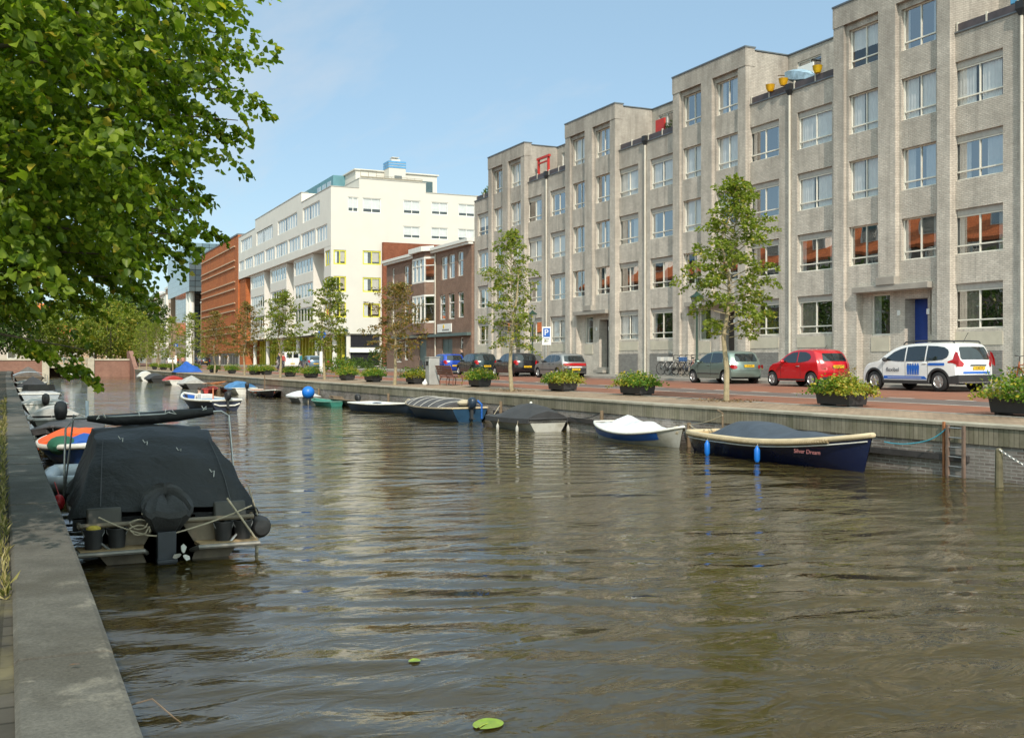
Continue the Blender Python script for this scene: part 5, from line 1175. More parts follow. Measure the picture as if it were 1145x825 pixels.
m = MB(); m.tube([(-3.0,-.75,.3),(-3.0,-.75,1.0)], .05, 8); m.build('stern_post', M('white_blue_post', (.45,.52,.58), .5), b.t); b.place(lx(37)+1.0, 37.6, 91)
b = Boat('moored_boat', 'white and grey runabout, third boat beyond the outboard hood by the near quay', 5.2, 1.8, .5, .62, wht_b, inner_g, wht_b, .85, .35); b.cover('tarp', tarp_lg, .35, .9, [(.35,.12),(.6,.2),(.9,.02)], .02); outboard(b.t, -2.7, 0, .5, black_m, 1.); b.place(lx(48)+.95, 48.5, 91)
b = Boat('moored_boat', 'silver blue motor boat with a low windscreen by the near quay', 5.6, 2.0, .6, .72, M('silver_blue_hull', (.36,.40,.44), .35, .1, 2), inner_g, wht_b, .85, .35); b.cover('deck', M('silver_deck', (.46,.48,.5), .4), .5, .98, [(.5,.12),(.98,.03)], .0); m = MB(); m.grid([[(.1,-.8,.66),(.0,0,.66),(.1,.8,.66)], [(-.15,-.7,1.0),(-.25,0,1.0),(-.15,.7,1.0)]]); m.build('windscreen', carglass, b.t); b.place(lx(58)+1.05, 58.5, 91)
b = Boat('moored_boat', 'boat under a dark pyramid shaped tarp by the near quay', 5.6, 2.1, .5, .6, dirty_w, inner_g, wht_b, .85, .35); b.cover('tarp', tarp_ch, .02, .6, [(.02,.2),(.25,.75),(.6,.1)], .06, p=1.2); b.place(lx(74)+1.1, 74.5, 91)
b = Boat('moored_boat', 'boat with a flat white canopy by the near quay', 6.5, 2.3, .6, .7, M('dark_hull_grey', (.10,.10,.10), .6), inner_g, wht_b, .85, .35)
m = MB(); m.grid([[(x, y, 1.35-.25*abs(y/1.15)**3) for y in (-1.15,-.8,-.4,0,.4,.8,1.15)] for x in (-2.6,-1,.6,1.9)]); m.build('canopy', tarp_w, b.t)
m = MB(); [m.tube([(x,y,.6),(x,y,1.12)], .025, 6) for x in (-2.5,1.8) for y in (-1.1,1.1)]; m.build('canopy_post', steel_m, b.t); b.place(lx(86)+1.2, 86.5, 91)
b = Boat('moored_boat', 'big boat under a grey pitched tarp, farthest by the near quay', 8, 2.6, .7, .8, M('brown_hull', (.10,.08,.06), .6), inner_g, wood_m, .85, .35); b.cover('tarp', cloth('brown_grey_tarp', (.13,.11,.095)), .05, .9, [(.05,.5),(.4,1.0),(.9,.2)], .1, p=1.3); b.place(lx(106)+1.4, 106.5, 91)
b = Boat('motor_boat', 'red and white inflatable boat with people leaving the bridge opening', 4.6, 2.0, .42, .55, red_b, inner_g, wht_b, .9, .4, rub=.16); b.place(5.3, 136.5, 268)
b = Boat('moored_boat', 'small grey inflatable dinghy tucked behind the black tent boat', 2.6, 1.3, .26, .32, M('grey_pvc', (.30,.33,.36), .5, .15, 3), M('grey_pvc_floor', (.22,.24,.26), .6), M('grey_pvc_tube', (.34,.37,.40), .45, .12, 3), .9, .4, rub=.13); b.place(lx(19)+.78, 19.2, 265)

# ---------------- black tent boat in the foreground
TX, TY = 1.50, 15.2
b = Boat('tent_boat', 'nearest boat, under a big black canvas tent with an outboard motor', 5.6, 1.95, .44, .62, brown_h, wood_m, brown_h, .96, .3, hm=.44, draft=.3, rub=.03)
b.place(TX, TY, 90)
tb_ = b.t     # local: x forward (= +Y), y left (= -X)
# tent: panels from noise-wrinkled grids (local u along x, v across)
def tentpt(u, v):
    """u 0..1 along, v -1..1 across; returns local point"""
    pass
def wr(x, y, z, a=.011):
    v = math.sin(7*x+3*z)+math.sin(9*y-4*z+1)+math.sin(5*x-6*y+8*z+2)
    f = abs(math.sin(5.5*y+2.2*x+1.1))**8 + abs(math.sin(4.3*y-3.1*x+.4))**9      # tension folds
    return a*v + .022*f + .006*math.sin(21*y+9*x) 
sec = [  # x, half width bottom, z bottom, half width top, z top
    (-2.66, 1.03, .44, 1.0, .50), (-2.38, 1.0, .44, .90, .76), (-2.0, .98, .46, .79, 1.02), (-1.55, .97, .48, .67, 1.25), (-1.1, .96, .50, .65, 1.33), (-.5, .95, .5, .66, 1.34), (.3, .94, .5, .62, 1.28), (1.0, .88, .5, .48, 1.08), (1.7, .72, .52, .3, .72), (2.1, .5, .56, .1, .6)]
def tsec(x):
    for a, c in zip(sec, sec[1:]):
        if x <= c[0]:
            t = (x-a[0])/(c[0]-a[0]); return [lerp(a[i], c[i], t) for i in range(1, 5)]
    return list(sec[-1][1:])
m = MB(); rows = []; nx = 60
for i in range(nx+1):
    x = lerp(sec[0][0], sec[-1][0], i/nx); wb_, zb, wt_, zt = tsec(x); r = []
    for j in range(31):
        s_ = j/30; 
        # arc: left bottom -> left top -> right top -> right bottom
        if s_ < .33: k = s_/.33; y, z = lerp(wb_, wt_, k**.9), lerp(zb, zt, k)
        elif s_ > .67: k = (1-s_)/.33; y, z = -lerp(wb_, wt_, k**.9), lerp(zb, zt, k)
        else: k = (s_-.33)/.34; y = lerp(wt_, -wt_, k); z = zt + .05*math.sin(PI*k)
        n_ = wr(x, y, z); y += n_*(1 if y > 0 else -1)*.9; z += n_*.7 if .3 < s_ < .7 else 0
        r.append((x, y, z))
    rows.append(r)
m.grid(rows); m.build('tent_canvas', tarp_bk, tb_, smooth=60, recalc=False)
# stern flap: from the first section down, with an arched opening round the motor
m = MB(); rows = []
for i in range(41):
    v = lerp(1, -1, i/40); y = v*1.0; zt = .50 + .0
    zb = .37
    if abs(v) < .34: zb = .50 - .02
    x0 = -2.62
    rows.append([(x0 - .02 - .02*math.sin(i*.9), y, lerp(zt, zb, k/3)) for k in range(4)])
m.grid(rows); m.build('stern_flap', tarp_bk, tb_, smooth=60, recalc=False)
# hood over the motor
m = MB(); rings = []
for zz, a, w_, xo in ((.37,.08,.11,.03), (.39,.12,.14,.02), (.48,.17,.21,.0), (.58,.21,.275,.0), (.64,.22,.28,.03), (.71,.19,.235,.12), (.76,.13,.16,.19), (.785,.07,.09,.22), (.788,.01,.02,.22)):
    sp_e = lambda v: math.copysign(abs(v)**.48, v)
    rings.append([(-2.86 + xo + a*sp_e(math.cos(2*PI*j/28)) + .012*math.sin(j*5+zz*9), w_*sp_e(math.sin(2*PI*j/28)) + .02 + .05*(.9-zz), zz + .022*math.sin(j*2.3+zz*5) + .06*math.cos(2*PI*j/28)) for j in range(28)])
m.loft(rings); hd = m.build('motor_hood', cloth('grey_black_hood', (.028,.027,.027), .7, .4, 8), tb_)
m = MB(); m.loft([[(-2.93+a, .05+c_, zz) for a, c_ in ((-.09,-.10),(.09,-.10),(.09,.10),(-.09,.10))] for zz in (.36, .12, -.12)]); m.box(-3.08,-.06,.02,-2.82,.16,.06); m.lathe([(.02,-.12),(.055,-.08),(.06,.1),(.03,.14)], 12, (-2.97,.05,-.06), axis='x'); lg = m.build('motor_leg', M('dark_blue_grey_leg', (.035,.04,.05), .4, .2, 5), tb_, smooth=30, bevel=.008)
m = MB()
for k in range(3):
    rot = Matrix.Rotation(2*PI*k/3+.4, 3, 'X'); c0 = Vector((-3.12, -.10, .12))
    pts = [(p_[0]*.62, p_[1]*.62, p_[2]*.62) for p_ in [(0,.0,.02), (.01,.04,.05), (.04,.07,.12), (.05,.04,.17), (.0,-.02,.14), (-.02,-.02,.04)]]
    f0 = [c0 + rot @ Vector(p) for p in pts]; m.loft([f0, [p + Vector((-.012,0,0)) for p in f0]])
m.build('propeller', wht_b, lg, smooth=30)
# stern platforms, transom beam
for sg in (1, -1):
    m = MB(); m.prism([(-3.05, sg*.30), (-3.05, sg*.94), (-2.70, sg*.97), (-2.70, sg*.26)], 'z', .17, .205)
    m.build('swim_platform', M('plank_platform', (.34,.235,.125), .8, .25, 4, .2, 30), tb_, smooth=0)
    m = MB(); m.tube([(-2.70, sg*.98, .17), (-3.06, sg*.95, .17), (-3.06, sg*.29, .17), (-2.80, sg*.24, .10)], .028, 8); m.build('platform_rim', M('dull_aluminium', (.24,.225,.20), .5, .2, 6, metal=.4), tb_)
m = MB(); m.prism([(.30,.14), (.14,.42), (-.14,.42), (-.30,.14), (-.2,-.12), (.2,-.12)], 'x', -2.80, -2.72); m.build('motor_bracket', brown_h, tb_, smooth=0)
for (y0, z0, y1, z1) in ((.95,.44,.62,.18), (-.95,.44,-.62,.18)):
    m = MB(); m.tube([(-2.72, y0, z0), (-3.0, y1, z1)], .014, 6); m.build('stay', steel_m, tb_)
# seats either side behind the flap
for sg in (1, -1): m = MB(); m.prism([(-2.80,.21),(-2.80,.44),(-2.72,.62),(-2.66,.62),(-2.62,.21)], 'y', *sorted((sg*.50, sg*.86))); m.build('seat_back', M('grey_seat_vinyl', (.06,.055,.047), .6, .2, 4), tb_, bevel=.02)
# rolled bimini and its frame
m = MB(); m.tube([(-.55, .74, 1.50), (-.50, .4, 1.47), (-.48, 0, 1.48), (-.5, -.4, 1.515), (-.55, -.84, 1.56)], [.035,.075,.085,.08,.05], 12); m.build('rolled_bimini', tarp_bk, tb_)
m = MB(); m.tube([(-.55,1.02,.52), (-.60,1.0,1.38), (-.55,.9,1.50), (-.55,-.95,1.56), (-.60,-1.04,1.50), (-.95,-1.06,.52)], .014, 8); m.tube([(-.2,1.0,.5), (-.5,.9,1.55)], .012, 8); m.build('bimini_frame', steel_m, tb_)
rd = random.Random(3)
for (y, z) in ((.55,1.56),(.12,1.57),(-.22,1.60),(-.3,1.59),(-.68,1.64),(-.74,1.63),(.6,1.54)): m = MB(); m.tube([(-.62, y, z), (-.64, y+rd.uniform(-.05,.05), z-.05), (-.64, y+rd.uniform(-.06,.06), z-.03)], .006, 5); m.build('tie_strap', wht_b, tb_)
for (x, y) in ((-1.62,.15),(-1.80,-.22),(-2.2,-.55),(-1.5,.42)):
    wb_, zb, wt_, zt = tsec(x); m = MB(); m.tube([(x-.03, y+.02, zt+.07), (x-.05, y, zt+.035), (x-.06, y-.03, zt+.05), (x-.09,y-.02,zt-.02)], .004, 5); m.build('canvas_toggle', wht_b, tb_)
# seams on the tent
m = MB()
for sg in (.62, -.62):
    pts = []
    for i in range(20):
        x = lerp(-2.6, -1.55, i/19); wb_, zb, wt_, zt = tsec(x); pts.append((x-.02, sg*lerp(1.15, 1.0, i/19), zt+.035+wr(x, sg, zt)*.7))
    m.tube(pts, .005, 5)
m.build('canvas_seam', M('grey_seam', (.07,.07,.075), .8), tb_)
# things on the stern
bucket_m = M('black_bucket', (.025,.025,.026), .5, .2, 6)
for i, (y, lab) in enumerate(((.80, 'black bucket with a yellow sponge, left end of the boat stern'), (.56, 'black bucket on the left platform next to the rope coil'), (-.58, 'black bucket on the right platform nearest the motor'), (-.80, 'black bucket on the right platform nearest the fender'))):
    w_ = MB(); w_.lathe([(.07,0),(.085,.0),(.105,.20),(.112,.20),(.112,.215),(.100,.215),(.095,.19),(.07,.01)], 18); bk = w_.build('bucket', bucket_m); bk.location = (TX - y, TY - 2.89 + .02*(i % 2), .206); tag(bk, lab, 'bucket', 'buckets on the boat stern')
    w_ = MB(); w_.tube([(.11*math.cos(a), -.02-.11*math.sin(a)*.3, .20-.10*math.sin(a)) for a in [PI*j/10 for j in range(11)]], .004, 5); w_.build('handle', steel_m, bk)
    if i == 0: w_ = MB(); w_.sphere((0,0,.215), (.08,.07,.04), 10, 6); w_.build('sponge', M('yellow_sponge', (.5,.38,.06), .9, .2, 20), bk)
w_ = MB(); w_.lathe([(.02,.15),(.09,.14),(.13,.08),(.13,-.08),(.09,-.14),(.02,-.15)], 18, axis='y'); o = w_.build('tyre_fender', bucket_m); tag(o, 'round black fender hanging from the corner of the tent boat', 'fender'); o.location = (2.52, 12.55, .30); o.rotation_euler = (0, 0, R(10))
w_ = MB(); w_.tube([(0,0,.12),(-.1,.05,.48)], .01, 5); w_.tube([(0,0,-.1),(-.04,-.05,-.35)], .02, 6); w_.build('fender_line', rope_m, o)
o = line('mooring_line', 'pale rope crossing the stern of the tent boat in front of the motor', [(TX-.75, 12.28, .55), (TX-.25, 12.22, .33), (TX+.05, 12.2, .34), (TX+.9, 12.3, .58)], .009, None, .02)
line('mooring_line', 'pale rope from the tent boat corner down to its right platform', [(TX+.62, 12.3, .68), (TX+.80, 12.2, .40), (TX+.92, 12.2, .22)], .012)
w_ = MB(); 
P = [(.10*math.cos(a)*(1+.2*math.sin(3*a)), .02*math.sin(2*a), .07*math.sin(a)+.01*a) for a in [i*.45 for i in range(32)]]
w_.tube(P, .008, 5); o = w_.build('rope_coil', rope_m); tag(o, 'tangled coil of pale rope left of the outboard motor', 'rope'); o.location = (TX-.33, 12.22, .36)
w_ = MB(); w_.sphere((0,0,0), (.07,.07,.10), 10, 8); w_.tube([(0,0,.09),(-.05,.02,.25)], .008, 5); o = w_.build('buoy', M('red_buoy', (.55,.03,.04), .4, .1, 4)); tag(o, 'small red buoy wedged between near quay and tent boat', 'buoy'); o.location = (lx(14)+.13, 14.0, .52)

# ---------------- quay furniture in the water
lad = thing('quay_ladder', 'rusty iron ladder fixed to the brick quay wall', 'ladder', (qx(14.8)-.08, 14.8, 0))
for dy in (-.19, .19): w_ = MB(); w_.box(-.03, dy-.025, -.5, .03, dy+.025, 1.0); w_.build('rail', M('rusty_iron', (.16,.11,.085), .8, .3, 6), lad, smooth=0)
for i in range(6): w_ = MB(); w_.tube([(0,-.165,.02+i*.185), (0,.165,.02+i*.185)], .013, 8); w_.build('rung', steel_m, lad)
w_ = MB(); w_.box(-.02,-.02,-.4,.02,.02,1.05); o = w_.build('rust_streaked_post', M('rust_orange', (.30,.12,.05), .9, .3, 8), smooth=0); tag(o, 'thin rust orange post beside the quay ladder', 'post'); o.location = (qx(15.1)-.03, 15.12, 0)
w_ = MB(); w_.loft([[(.07*math.cos(2*PI*j/10)*r_, .07*math.sin(2*PI*j/10)*r_, z) for j in range(10)] for z, r_ in ((-.6,1.05),(0,1.05),(.4,.95),(.66,.9),(.69,.5))]); mp_ = w_.build('mooring_post', M('old_wood_post', (.13,.115,.07), .9, .3, 4, .4, 25)); tag(mp_, 'old wooden mooring post wound with chain, near the ladder', 'mooring post'); mp_.location = (15.72, 13.35, 0)
w_ = MB()
for i in range(34):
    t = i/33; p = Vector((15.68+.25*t, 13.28-1.2*t, .66-.75*t+.25*t*t)); a = Vector((.1, -1, -.4)).normalized(); q_ = Matrix.Rotation(PI/2*(i % 2), 3, a)
    w_.tube([p + q_ @ Vector((.016*math.cos(k*PI/4), .026*math.sin(k*PI/4), .012*math.sin(k*PI/4))) for k in range(9)], .006, 4, cap=False)
o = w_.build('mooring_chain', steel_m); tag(o, 'steel chain hanging from the wooden mooring post to the quay wall', 'chain')
blue_rope = M('blue_rope', (.03,.19,.26), .8, .2, 20)
line('mooring_line', 'blue rope from the sloop bow along the quay wall', [(15.62, 16.0, .62), (16.1, 15.4, .66), (qx(14.95)-.03, 15.0, .98)], .014, blue_rope, .05)
for i, (x, y, h_) in enumerate(((15.6, 27.3, .75), (15.75, 23.0, .62), (15.2, 33.7, .8), (14.9, 45.3, .75), (14.55, 56.2, .7))):
    w_ = MB(); w_.tube([(0,0,-.6),(0,0,h_)], [.06,.055], 9); o = w_.build('mooring_pole', wood_m); o.location = (x, y, 0)
    tag(o, ['wooden mooring pole beside the white tarp boat', 'wooden mooring pole between the white tarp boat and the navy sloop', 'wooden mooring pole beyond the peaked charcoal cover', 'thin mooring pole behind the open dinghy', 'thin mooring pole by the white covered boat and ball buoy'][i], 'mooring pole', 'mooring poles along the quay')
line('mooring_line', 'pale rope from the navy sloop stern to the quay pole', [(15.55, 22.0, .5), (15.75, 23.0, .58)], .012, None, .06)
line('mooring_line', 'pale double rope from the navy sloop to the quay wall', [(15.5, 21.2, .9), (16.0, 23.6, .55)], .012, None, .08)
line('mooring_line', 'dark chain from the white tarp boat to the wall', [(15.6, 27.3, .7), (15.75, 29.6, .45)], .014, dark_pl, .12)
line('mooring_line', 'pale rope from the grey covered boat to its pole', [(14.9, 33.6, .35), (15.2, 33.7, .7)], .012)
# floating leaves
lily = M('lily_leaf', (.22,.33,.025), .45, .3, 14, dirt=(.20,.19,.05,.6), dscale=20)
for nm, (x, y, r_), lab in (('lily_pad', (2.61,5.98,.105), 'round bright green lily leaf floating nearest the camera'), ('lily_pad', (2.66,7.47,.05), 'small torn lily leaf floating farther out')):
    w_ = MB(); n_ = 24; w_.poly([(r_*(1+.06*math.sin(3*a))*math.cos(a), r_*.85*math.sin(a), .012+.004*math.sin(2*a)) for a in [.25+(2*PI-.3)*i/n_ for i in range(n_+1)]] + [(0,0,.014)]); o = w_.build(nm, lily, smooth=0); o.location = (x, y, 0); o.rotation_euler = (0,0,1 + x); tag(o, lab, 'lily leaf', 'lily leaves on the water')
    w_ = MB(); w_.tube([(0,0,.016),(r_*.5,0,.016),(r_*.9,r_*.1,.016)], .002, 4); w_.build('leaf_rib', M('lily_rib', (.4,.5,.06), .5), o)
w_ = MB(); w_.tube([(0,0,.0),(.10,.05,.10),(.22,.02,.13),(.34,-.1,.03),(.4,-.12,-.02)], [.006,.006,.005,.004,.003], 5); o = w_.build('dry_twig', wood_m); tag(o, 'thin bent dry twig sticking out of the water by the near quay', 'twig'); o.location = (.52, 6.95, 0)
# ------------------------------------------------------------------ trees
bark_m = M('grey_brown_bark', (.13,.105,.075), .9, .3, 6, .5, 25)
bark_y = M('pale_young_bark', (.33,.27,.165), .85, .25, 8, .4, 40)
leaf_big = leafmat('lime_leaves', (.075,.14,.012), (.32,.41,.042), (.52,.43,.055), .05, .53)
leaf_st = leafmat('street_tree_leaves', (.11,.155,.022), (.31,.36,.055), (.45,.37,.07), .10, .5)
leaf_brown = leafmat('turning_leaves', (.12,.115,.03), (.25,.20,.05), (.36,.20,.06), .3, .42)
leaf_dk = leafmat('dark_tree_leaves', (.035,.075,.015), (.11,.17,.035), (.25,.24,.05), .05, .38)
leaf_red = leafmat('copper_leaves', (.05,.025,.02), (.10,.045,.035), (.12,.06,.04), .1, .3)
def rvec(n): return unit(rng.normal(size=(n, 3)))
def sprays(starts, dirs, lens, per, lsize, droop, spread=.5, flat=.55):
    """leafy twigs: leaves alternate along a drooping twig, hung roughly level"""
    n = len(starts); t = rng.random((n, per))**.8
    d = unit(dirs); up = np.array([0, 0, 1.]); side = unit(np.cross(d, up) + 1e-4)
    P = starts[:, None] + d[:, None]*(lens[:, None]*t)[..., None]
    P[..., 2] -= droop*(lens[:, None]*t**2)
    off = (rng.random((n, per)) - .5)*2*spread*lens[:, None]*(1-.4*t)
    P += side[:, None]*off[..., None]*.55
    P[..., 2] += (rng.random((n, per)) - .5)*spread*lens[:, None]*.35 - np.abs(off)*.15
    D = d[:, None]*.6 + side[:, None]*np.sign(off)[..., None]*.9 + rng.normal(size=(n, per, 3))*.45; D[..., 2] -= .45
    Nn = up*flat + rng.normal(size=(n, per, 3))*.5
    S = lsize*(.65 + .7*rng.random((n, per)))
    return P.reshape(-1, 3), D.reshape(-1, 3), Nn.reshape(-1, 3), S.reshape(-1)
# --- the big lime at the left: trunk just outside the picture, crown reaching over the water
big = thing('lime_tree', 'large green lime tree overhanging the near quay and the water', 'tree', (-3.3, 10.2, .82))
def bigcrown():
    # crown surface: ellipsoid with lobes; sample sprays in the outer shell and some inside
    C0 = np.array([0.1, .2, 4.5]); A = np.array([4.85, 5.3, 4.3])
    st, di, ln = [], [], []
    cen = rvec(260); cen[:, 2] = np.abs(cen[:, 2])*1.1 - .55; cen = unit(cen)
    N_ = 3300; k = 0
    while k < N_:
        v = unit(rng.normal(size=3)); 
        if v[2] < -.80: continue
        r = .42 + .58*rng.random()**.6
        # lobes: push in where far from any cluster direction
        a = np.max(cen @ v); r *= .80 + .22*max(0, min(1, (a-.955)/.04))
        p = C0 + v*A*r
        if p[2] < 1.62 + .22*max(0, p[0]-1.5) + rng.random()*.35: continue
        wx = p + np.array([-3.3, 10.2, .82])
        if wx[1] < 7.0 and wx[0] > .1 - .0*wx[1]: continue
        if wx[0] < -1.6 and rng.random() < .72: continue
        if wx[1] < 8.0 and wx[0] < -.6 and rng.random() < .6: continue
        d = v*np.array([1, 1, .45]) + rng.normal(size=3)*.35; d[2] -= .10
        st.append(p - unit(d)*.35); di.append(d); ln.append(.45 + .5*rng.random()); k += 1
    return np.array(st), np.array(di), np.array(ln)
st, di, ln = bigcrown()
TIPS = [(5.46, -0.40, 3.91), (5.33, -0.56, 3.61), (5.26, 0.13, 4.57), (5.28, -0.20, 4.18), (5.02, -0.41, 2.79), (4.77, -0.52, 2.56), (4.48, -0.50, 2.36), (4.18, -0.47, 2.17), (3.96, -1.03, 1.50), (5.05, -0.10, 3.18), ]      # long outer branches
ex = []
for q in TIPS:
    q = Vector(q); a = Vector((0, .1, max(1.9, q.z-.3)))
    for k in range(10 if q.z > 1.6 else 4): ex.append((tuple(a.lerp(q, .93-.05*k) + Vector((rng.normal()*.09, rng.normal()*.14, rng.normal()*.07 - .05))), tuple((q-a).normalized() + Vector((rng.normal()*.3, rng.normal()*.4, -.25))), .28 + .18*rng.random()))
st = np.concatenate([st, np.array([e[0] for e in ex])]); di = np.concatenate([di, np.array([e[1] for e in ex])]); ln = np.concatenate([ln, np.array([e[2] for e in ex])])
P, D, Nn, S_ = sprays(st, di, ln, 50, .064, .34, .42, .65)
leafobj('crown', leaf_mesh('lime_crown', P, D, Nn, S_, leaf_big, .88, six=True), big)
w_ = MB(); w_.tube([(0,0,-.05),(.02,.0,.5),(.05,.03,1.6),(.0,.1,3.0),(.05,.1,5.0),(0,0,8.2)], [.27,.22,.19,.17,.11,.02], 12); w_.build('trunk', bark_m, big)
w_ = MB(); rd = random.Random(5)
for i in range(46):
    k = rd.randrange(len(st)); e = Vector(st[k]); z0 = rd.uniform(1.8, 4.6); a = Vector((0, .05, min(z0, e.z*.8+.6))); mid = a.lerp(e, .5) + Vector((rd.uniform(-.3,.3), rd.uniform(-.3,.3), .35))
    w_.tube([a, a.lerp(mid, .5)+Vector((0,0,.1)), mid, mid.lerp(e, .6), e], [.06,.045,.032,.02,.008], 6)
for q in TIPS:
    q = Vector(q); a = Vector((0, .1, max(1.9, q.z-.3))); w_.tube([a, a.lerp(q, .4) + Vector((0,0,.18)), a.lerp(q, .75) + Vector((0,0,.08)), a.lerp(q, .95)], [.05,.03,.012,.004], 6)
w_.build('branches', bark_m, big)
# --- young street trees
def street_tree(label, h, hw_, leaves, mat, bark, seed, zb=1.9, lsize=.085):
    """slim leader with tiers of rising side branches, leaves in tufts along them"""
    global rng
    rng = np.random.default_rng(seed); rd = random.Random(seed)
    t = thing('street_tree', label, 'tree', group='young trees along the canal')
    path = [(rd.uniform(-.05,.05)*k, rd.uniform(-.05,.05)*k, h*k/7) for k in range(8)]; path[0] = (0,0,-.05)
    w_ = MB(); w_.tube(path, [lerp(.085, .008, (k/7)**.9) for k in range(8)], 9); w_.build('trunk', bark, t)
    br_ = MB(); st, di, ln = [], [], []
    nb = 72
    for i in range(nb):
        f = (i+.5)/nb; z = lerp(zb, h*.97, f**.92); prof = (math.sin(PI*min(1, (f*.86+.12)))**.75)*(1-.45*f); L_ = hw_*prof*rd.uniform(.55, 1.25)
        a = i*2.4 + rd.uniform(-.5,.5); p0 = Vector((lerp(path[0][0], path[-1][0], z/h), lerp(path[0][1], path[-1][1], z/h), z))
        up_ = lerp(.15, .9, f); d = Vector((math.cos(a), math.sin(a), up_)).normalized(); p1 = p0 + d*L_ - Vector((0,0,.10*L_))
        mid = p0.lerp(p1, .5) + Vector((0,0,.06*L_)); br_.tube([p0, mid, p1], [.018,.011,.004], 5)
        nt_ = max(2, int(L_*4.2))
        for j in range(nt_):
            q_ = rd.uniform(.22, 1.02); p = p0.lerp(mid, q_*2) if q_ < .5 else mid.lerp(p1, q_*2-1)
            dd = d + Vector((rd.uniform(-.9,.9), rd.uniform(-.9,.9), rd.uniform(-.6,.4))); st.append(p); di.append(dd); ln.append(rd.uniform(.24, .52))
    for j in range(14): st.append((path[-1][0]+rd.uniform(-.05,.05), path[-1][1]+rd.uniform(-.05,.05), h*rd.uniform(.84,.99))); di.append((rd.uniform(-1,1), rd.uniform(-1,1), .8)); ln.append(.28)
    br_.build('branches', bark, t)
    per = max(4, int(leaves/len(st)))
    P, D, Nn, S_ = sprays(np.array(st, float), np.array(di, float), np.array(ln), per, lsize, .35, .85, .3)
    leafobj('crown', leaf_mesh('street_crown', P, D, Nn, S_, mat, .72), t)
    return t
TREES = [(17.75, 24.1, 6.25, 1.5, 9000, leaf_st, 'young street tree with a full green crown between the green hatchback and the canal', 21, .095, 1.75),
         (16.6, 35.8, 6.1, 1.4, 5600, leaf_st, 'young street tree with a loose green crown beside the bench and black hatchback', 22, .09, 1.5),
         (16.0, 47.7, 4.9, 1.75, 6000, leaf_brown, 'sparse olive brown young tree in front of the brown brick house', 23, .09, 1.3),
         (16.3, 61.6, 6.0, 1.7, 8000, leaf_st, 'young street tree in front of the yellow framed corner of the white building', 24, .10, 1.6),
         (15.7, 70.8, 5.8, 1.8, 7500, leaf_st, 'young street tree before the middle of the white building front', 25, .10, 1.6),
         (15.7, 83.3, 5.6, 1.7, 4500, leaf_brown, 'bronze young tree where the white and the rust red buildings meet', 26, .11, 1.4),
         (15.2, 94.4, 5.4, 1.9, 4500, leaf_brown, 'bronze young tree in front of the rust red building', 27, .11, 1.4)]
for x, y, h, hw_, n, mt, lab, sd_, ls, zb in TREES:
    t = street_tree(lab, h, hw_, n, mt, bark_y, sd_, zb, ls); t.location = (x, y, 1.08)
far = street_tree('green young tree before the tan brick building', 5.8, 1.8, 2600, leaf_st, bark_y, 31, 1.4, .14); far.location = (14.9, 105, 1.05)
for i, (x, y, sc_, lab) in enumerate(((14.4, 116, 1.0, 'green young tree under the glass office block'), (14.2, 127, .95, 'green young tree in front of the nearest townhouses'), (14.1, 139, 1.05, 'green young tree beside the end of the canal'), (14.5, 152, .95, 'green young tree just beyond the bridge wing wall'))):
    dup(far, (x, y, 1.05), i*1.3, lab, sc_)
rng = np.random.default_rng(99)
def round_tree(label, h, r, leaves, mat, lsize, trunk_h, loc, grp):
    t = thing('broadleaf_tree', label, 'tree', loc, group=grp)
    w_ = MB(); w_.tube([(0,0,-.1),(.05,0,trunk_h),(0,.1,h*.75)], [.28,.22,.05], 9)
    n = int(leaves/14); cen = rvec(40); v = rvec(n); a = np.max(v @ cen.T, axis=1); rr_ = (.45 + .55*rng.random(n)**.5)*(.78+.25*np.clip((a-.9)/.1, 0, 1))
    p = np.stack([v[:,0]*r*rr_, v[:,1]*r*rr_, trunk_h + (h-trunk_h)*.5*(1+v[:,2]*rr_)], 1)
    P, D, Nn, S_ = sprays(p, v + [0,0,-.1], np.full(n, r*.22), 14, lsize, .3, .8, .5)
    for k in range(9): e = p[rng.integers(n)]; w_.tube([(0,0,trunk_h*.9), tuple(e*.5+np.array([0,0,trunk_h*.5])), tuple(e)], [.1,.06,.02], 5)
    w_.build('trunk', bark_m, t); leafobj('crown', leaf_mesh('round_crown', P, D, Nn, S_, mat, .75), t); return t
A = round_tree('tall dark green tree beyond the bridge, nearest the townhouses', 14.5, 5.2, 9000, leaf_dk, .42, 2.6, (19.0, 205, 1), 'tall trees beyond the bridge')
Bt = round_tree('broad light green tree standing right behind the bridge railing', 10.5, 4.6, 8000, leaf_st, .34, 2.2, (12.6, 178, 1), 'tall trees beyond the bridge')
for src, loc, rz_, sc_, lab in ((A, (13, 222, 1), 1, 1.05, 'tall dark green tree beyond the bridge in the middle of the row'), (Bt, (7.5, 190, 1), 2, 1.1, 'broad light green tree beyond the bridge above the opening'), (A, (22.5, 262, 1), 2.2, 1.2, 'tallest dark green tree far down the street'), (Bt, (1.5, 182, 1), 4, 1.0, 'broad light green tree behind the left bridge abutment'), (A, (-4, 172, 1), 3, 1.0, 'tall dark green tree at the left end of the bridge'), (Bt, (17.2, 192, 1), 5, .9, 'broad light green tree beside the townhouses')):
    dup(src, loc, rz_, lab, sc_)
cp = round_tree('copper leaved tree rising over the townhouse roofs', 23, 4.6, 3000, leaf_red, .5, 12, (42, 292, 1), None)
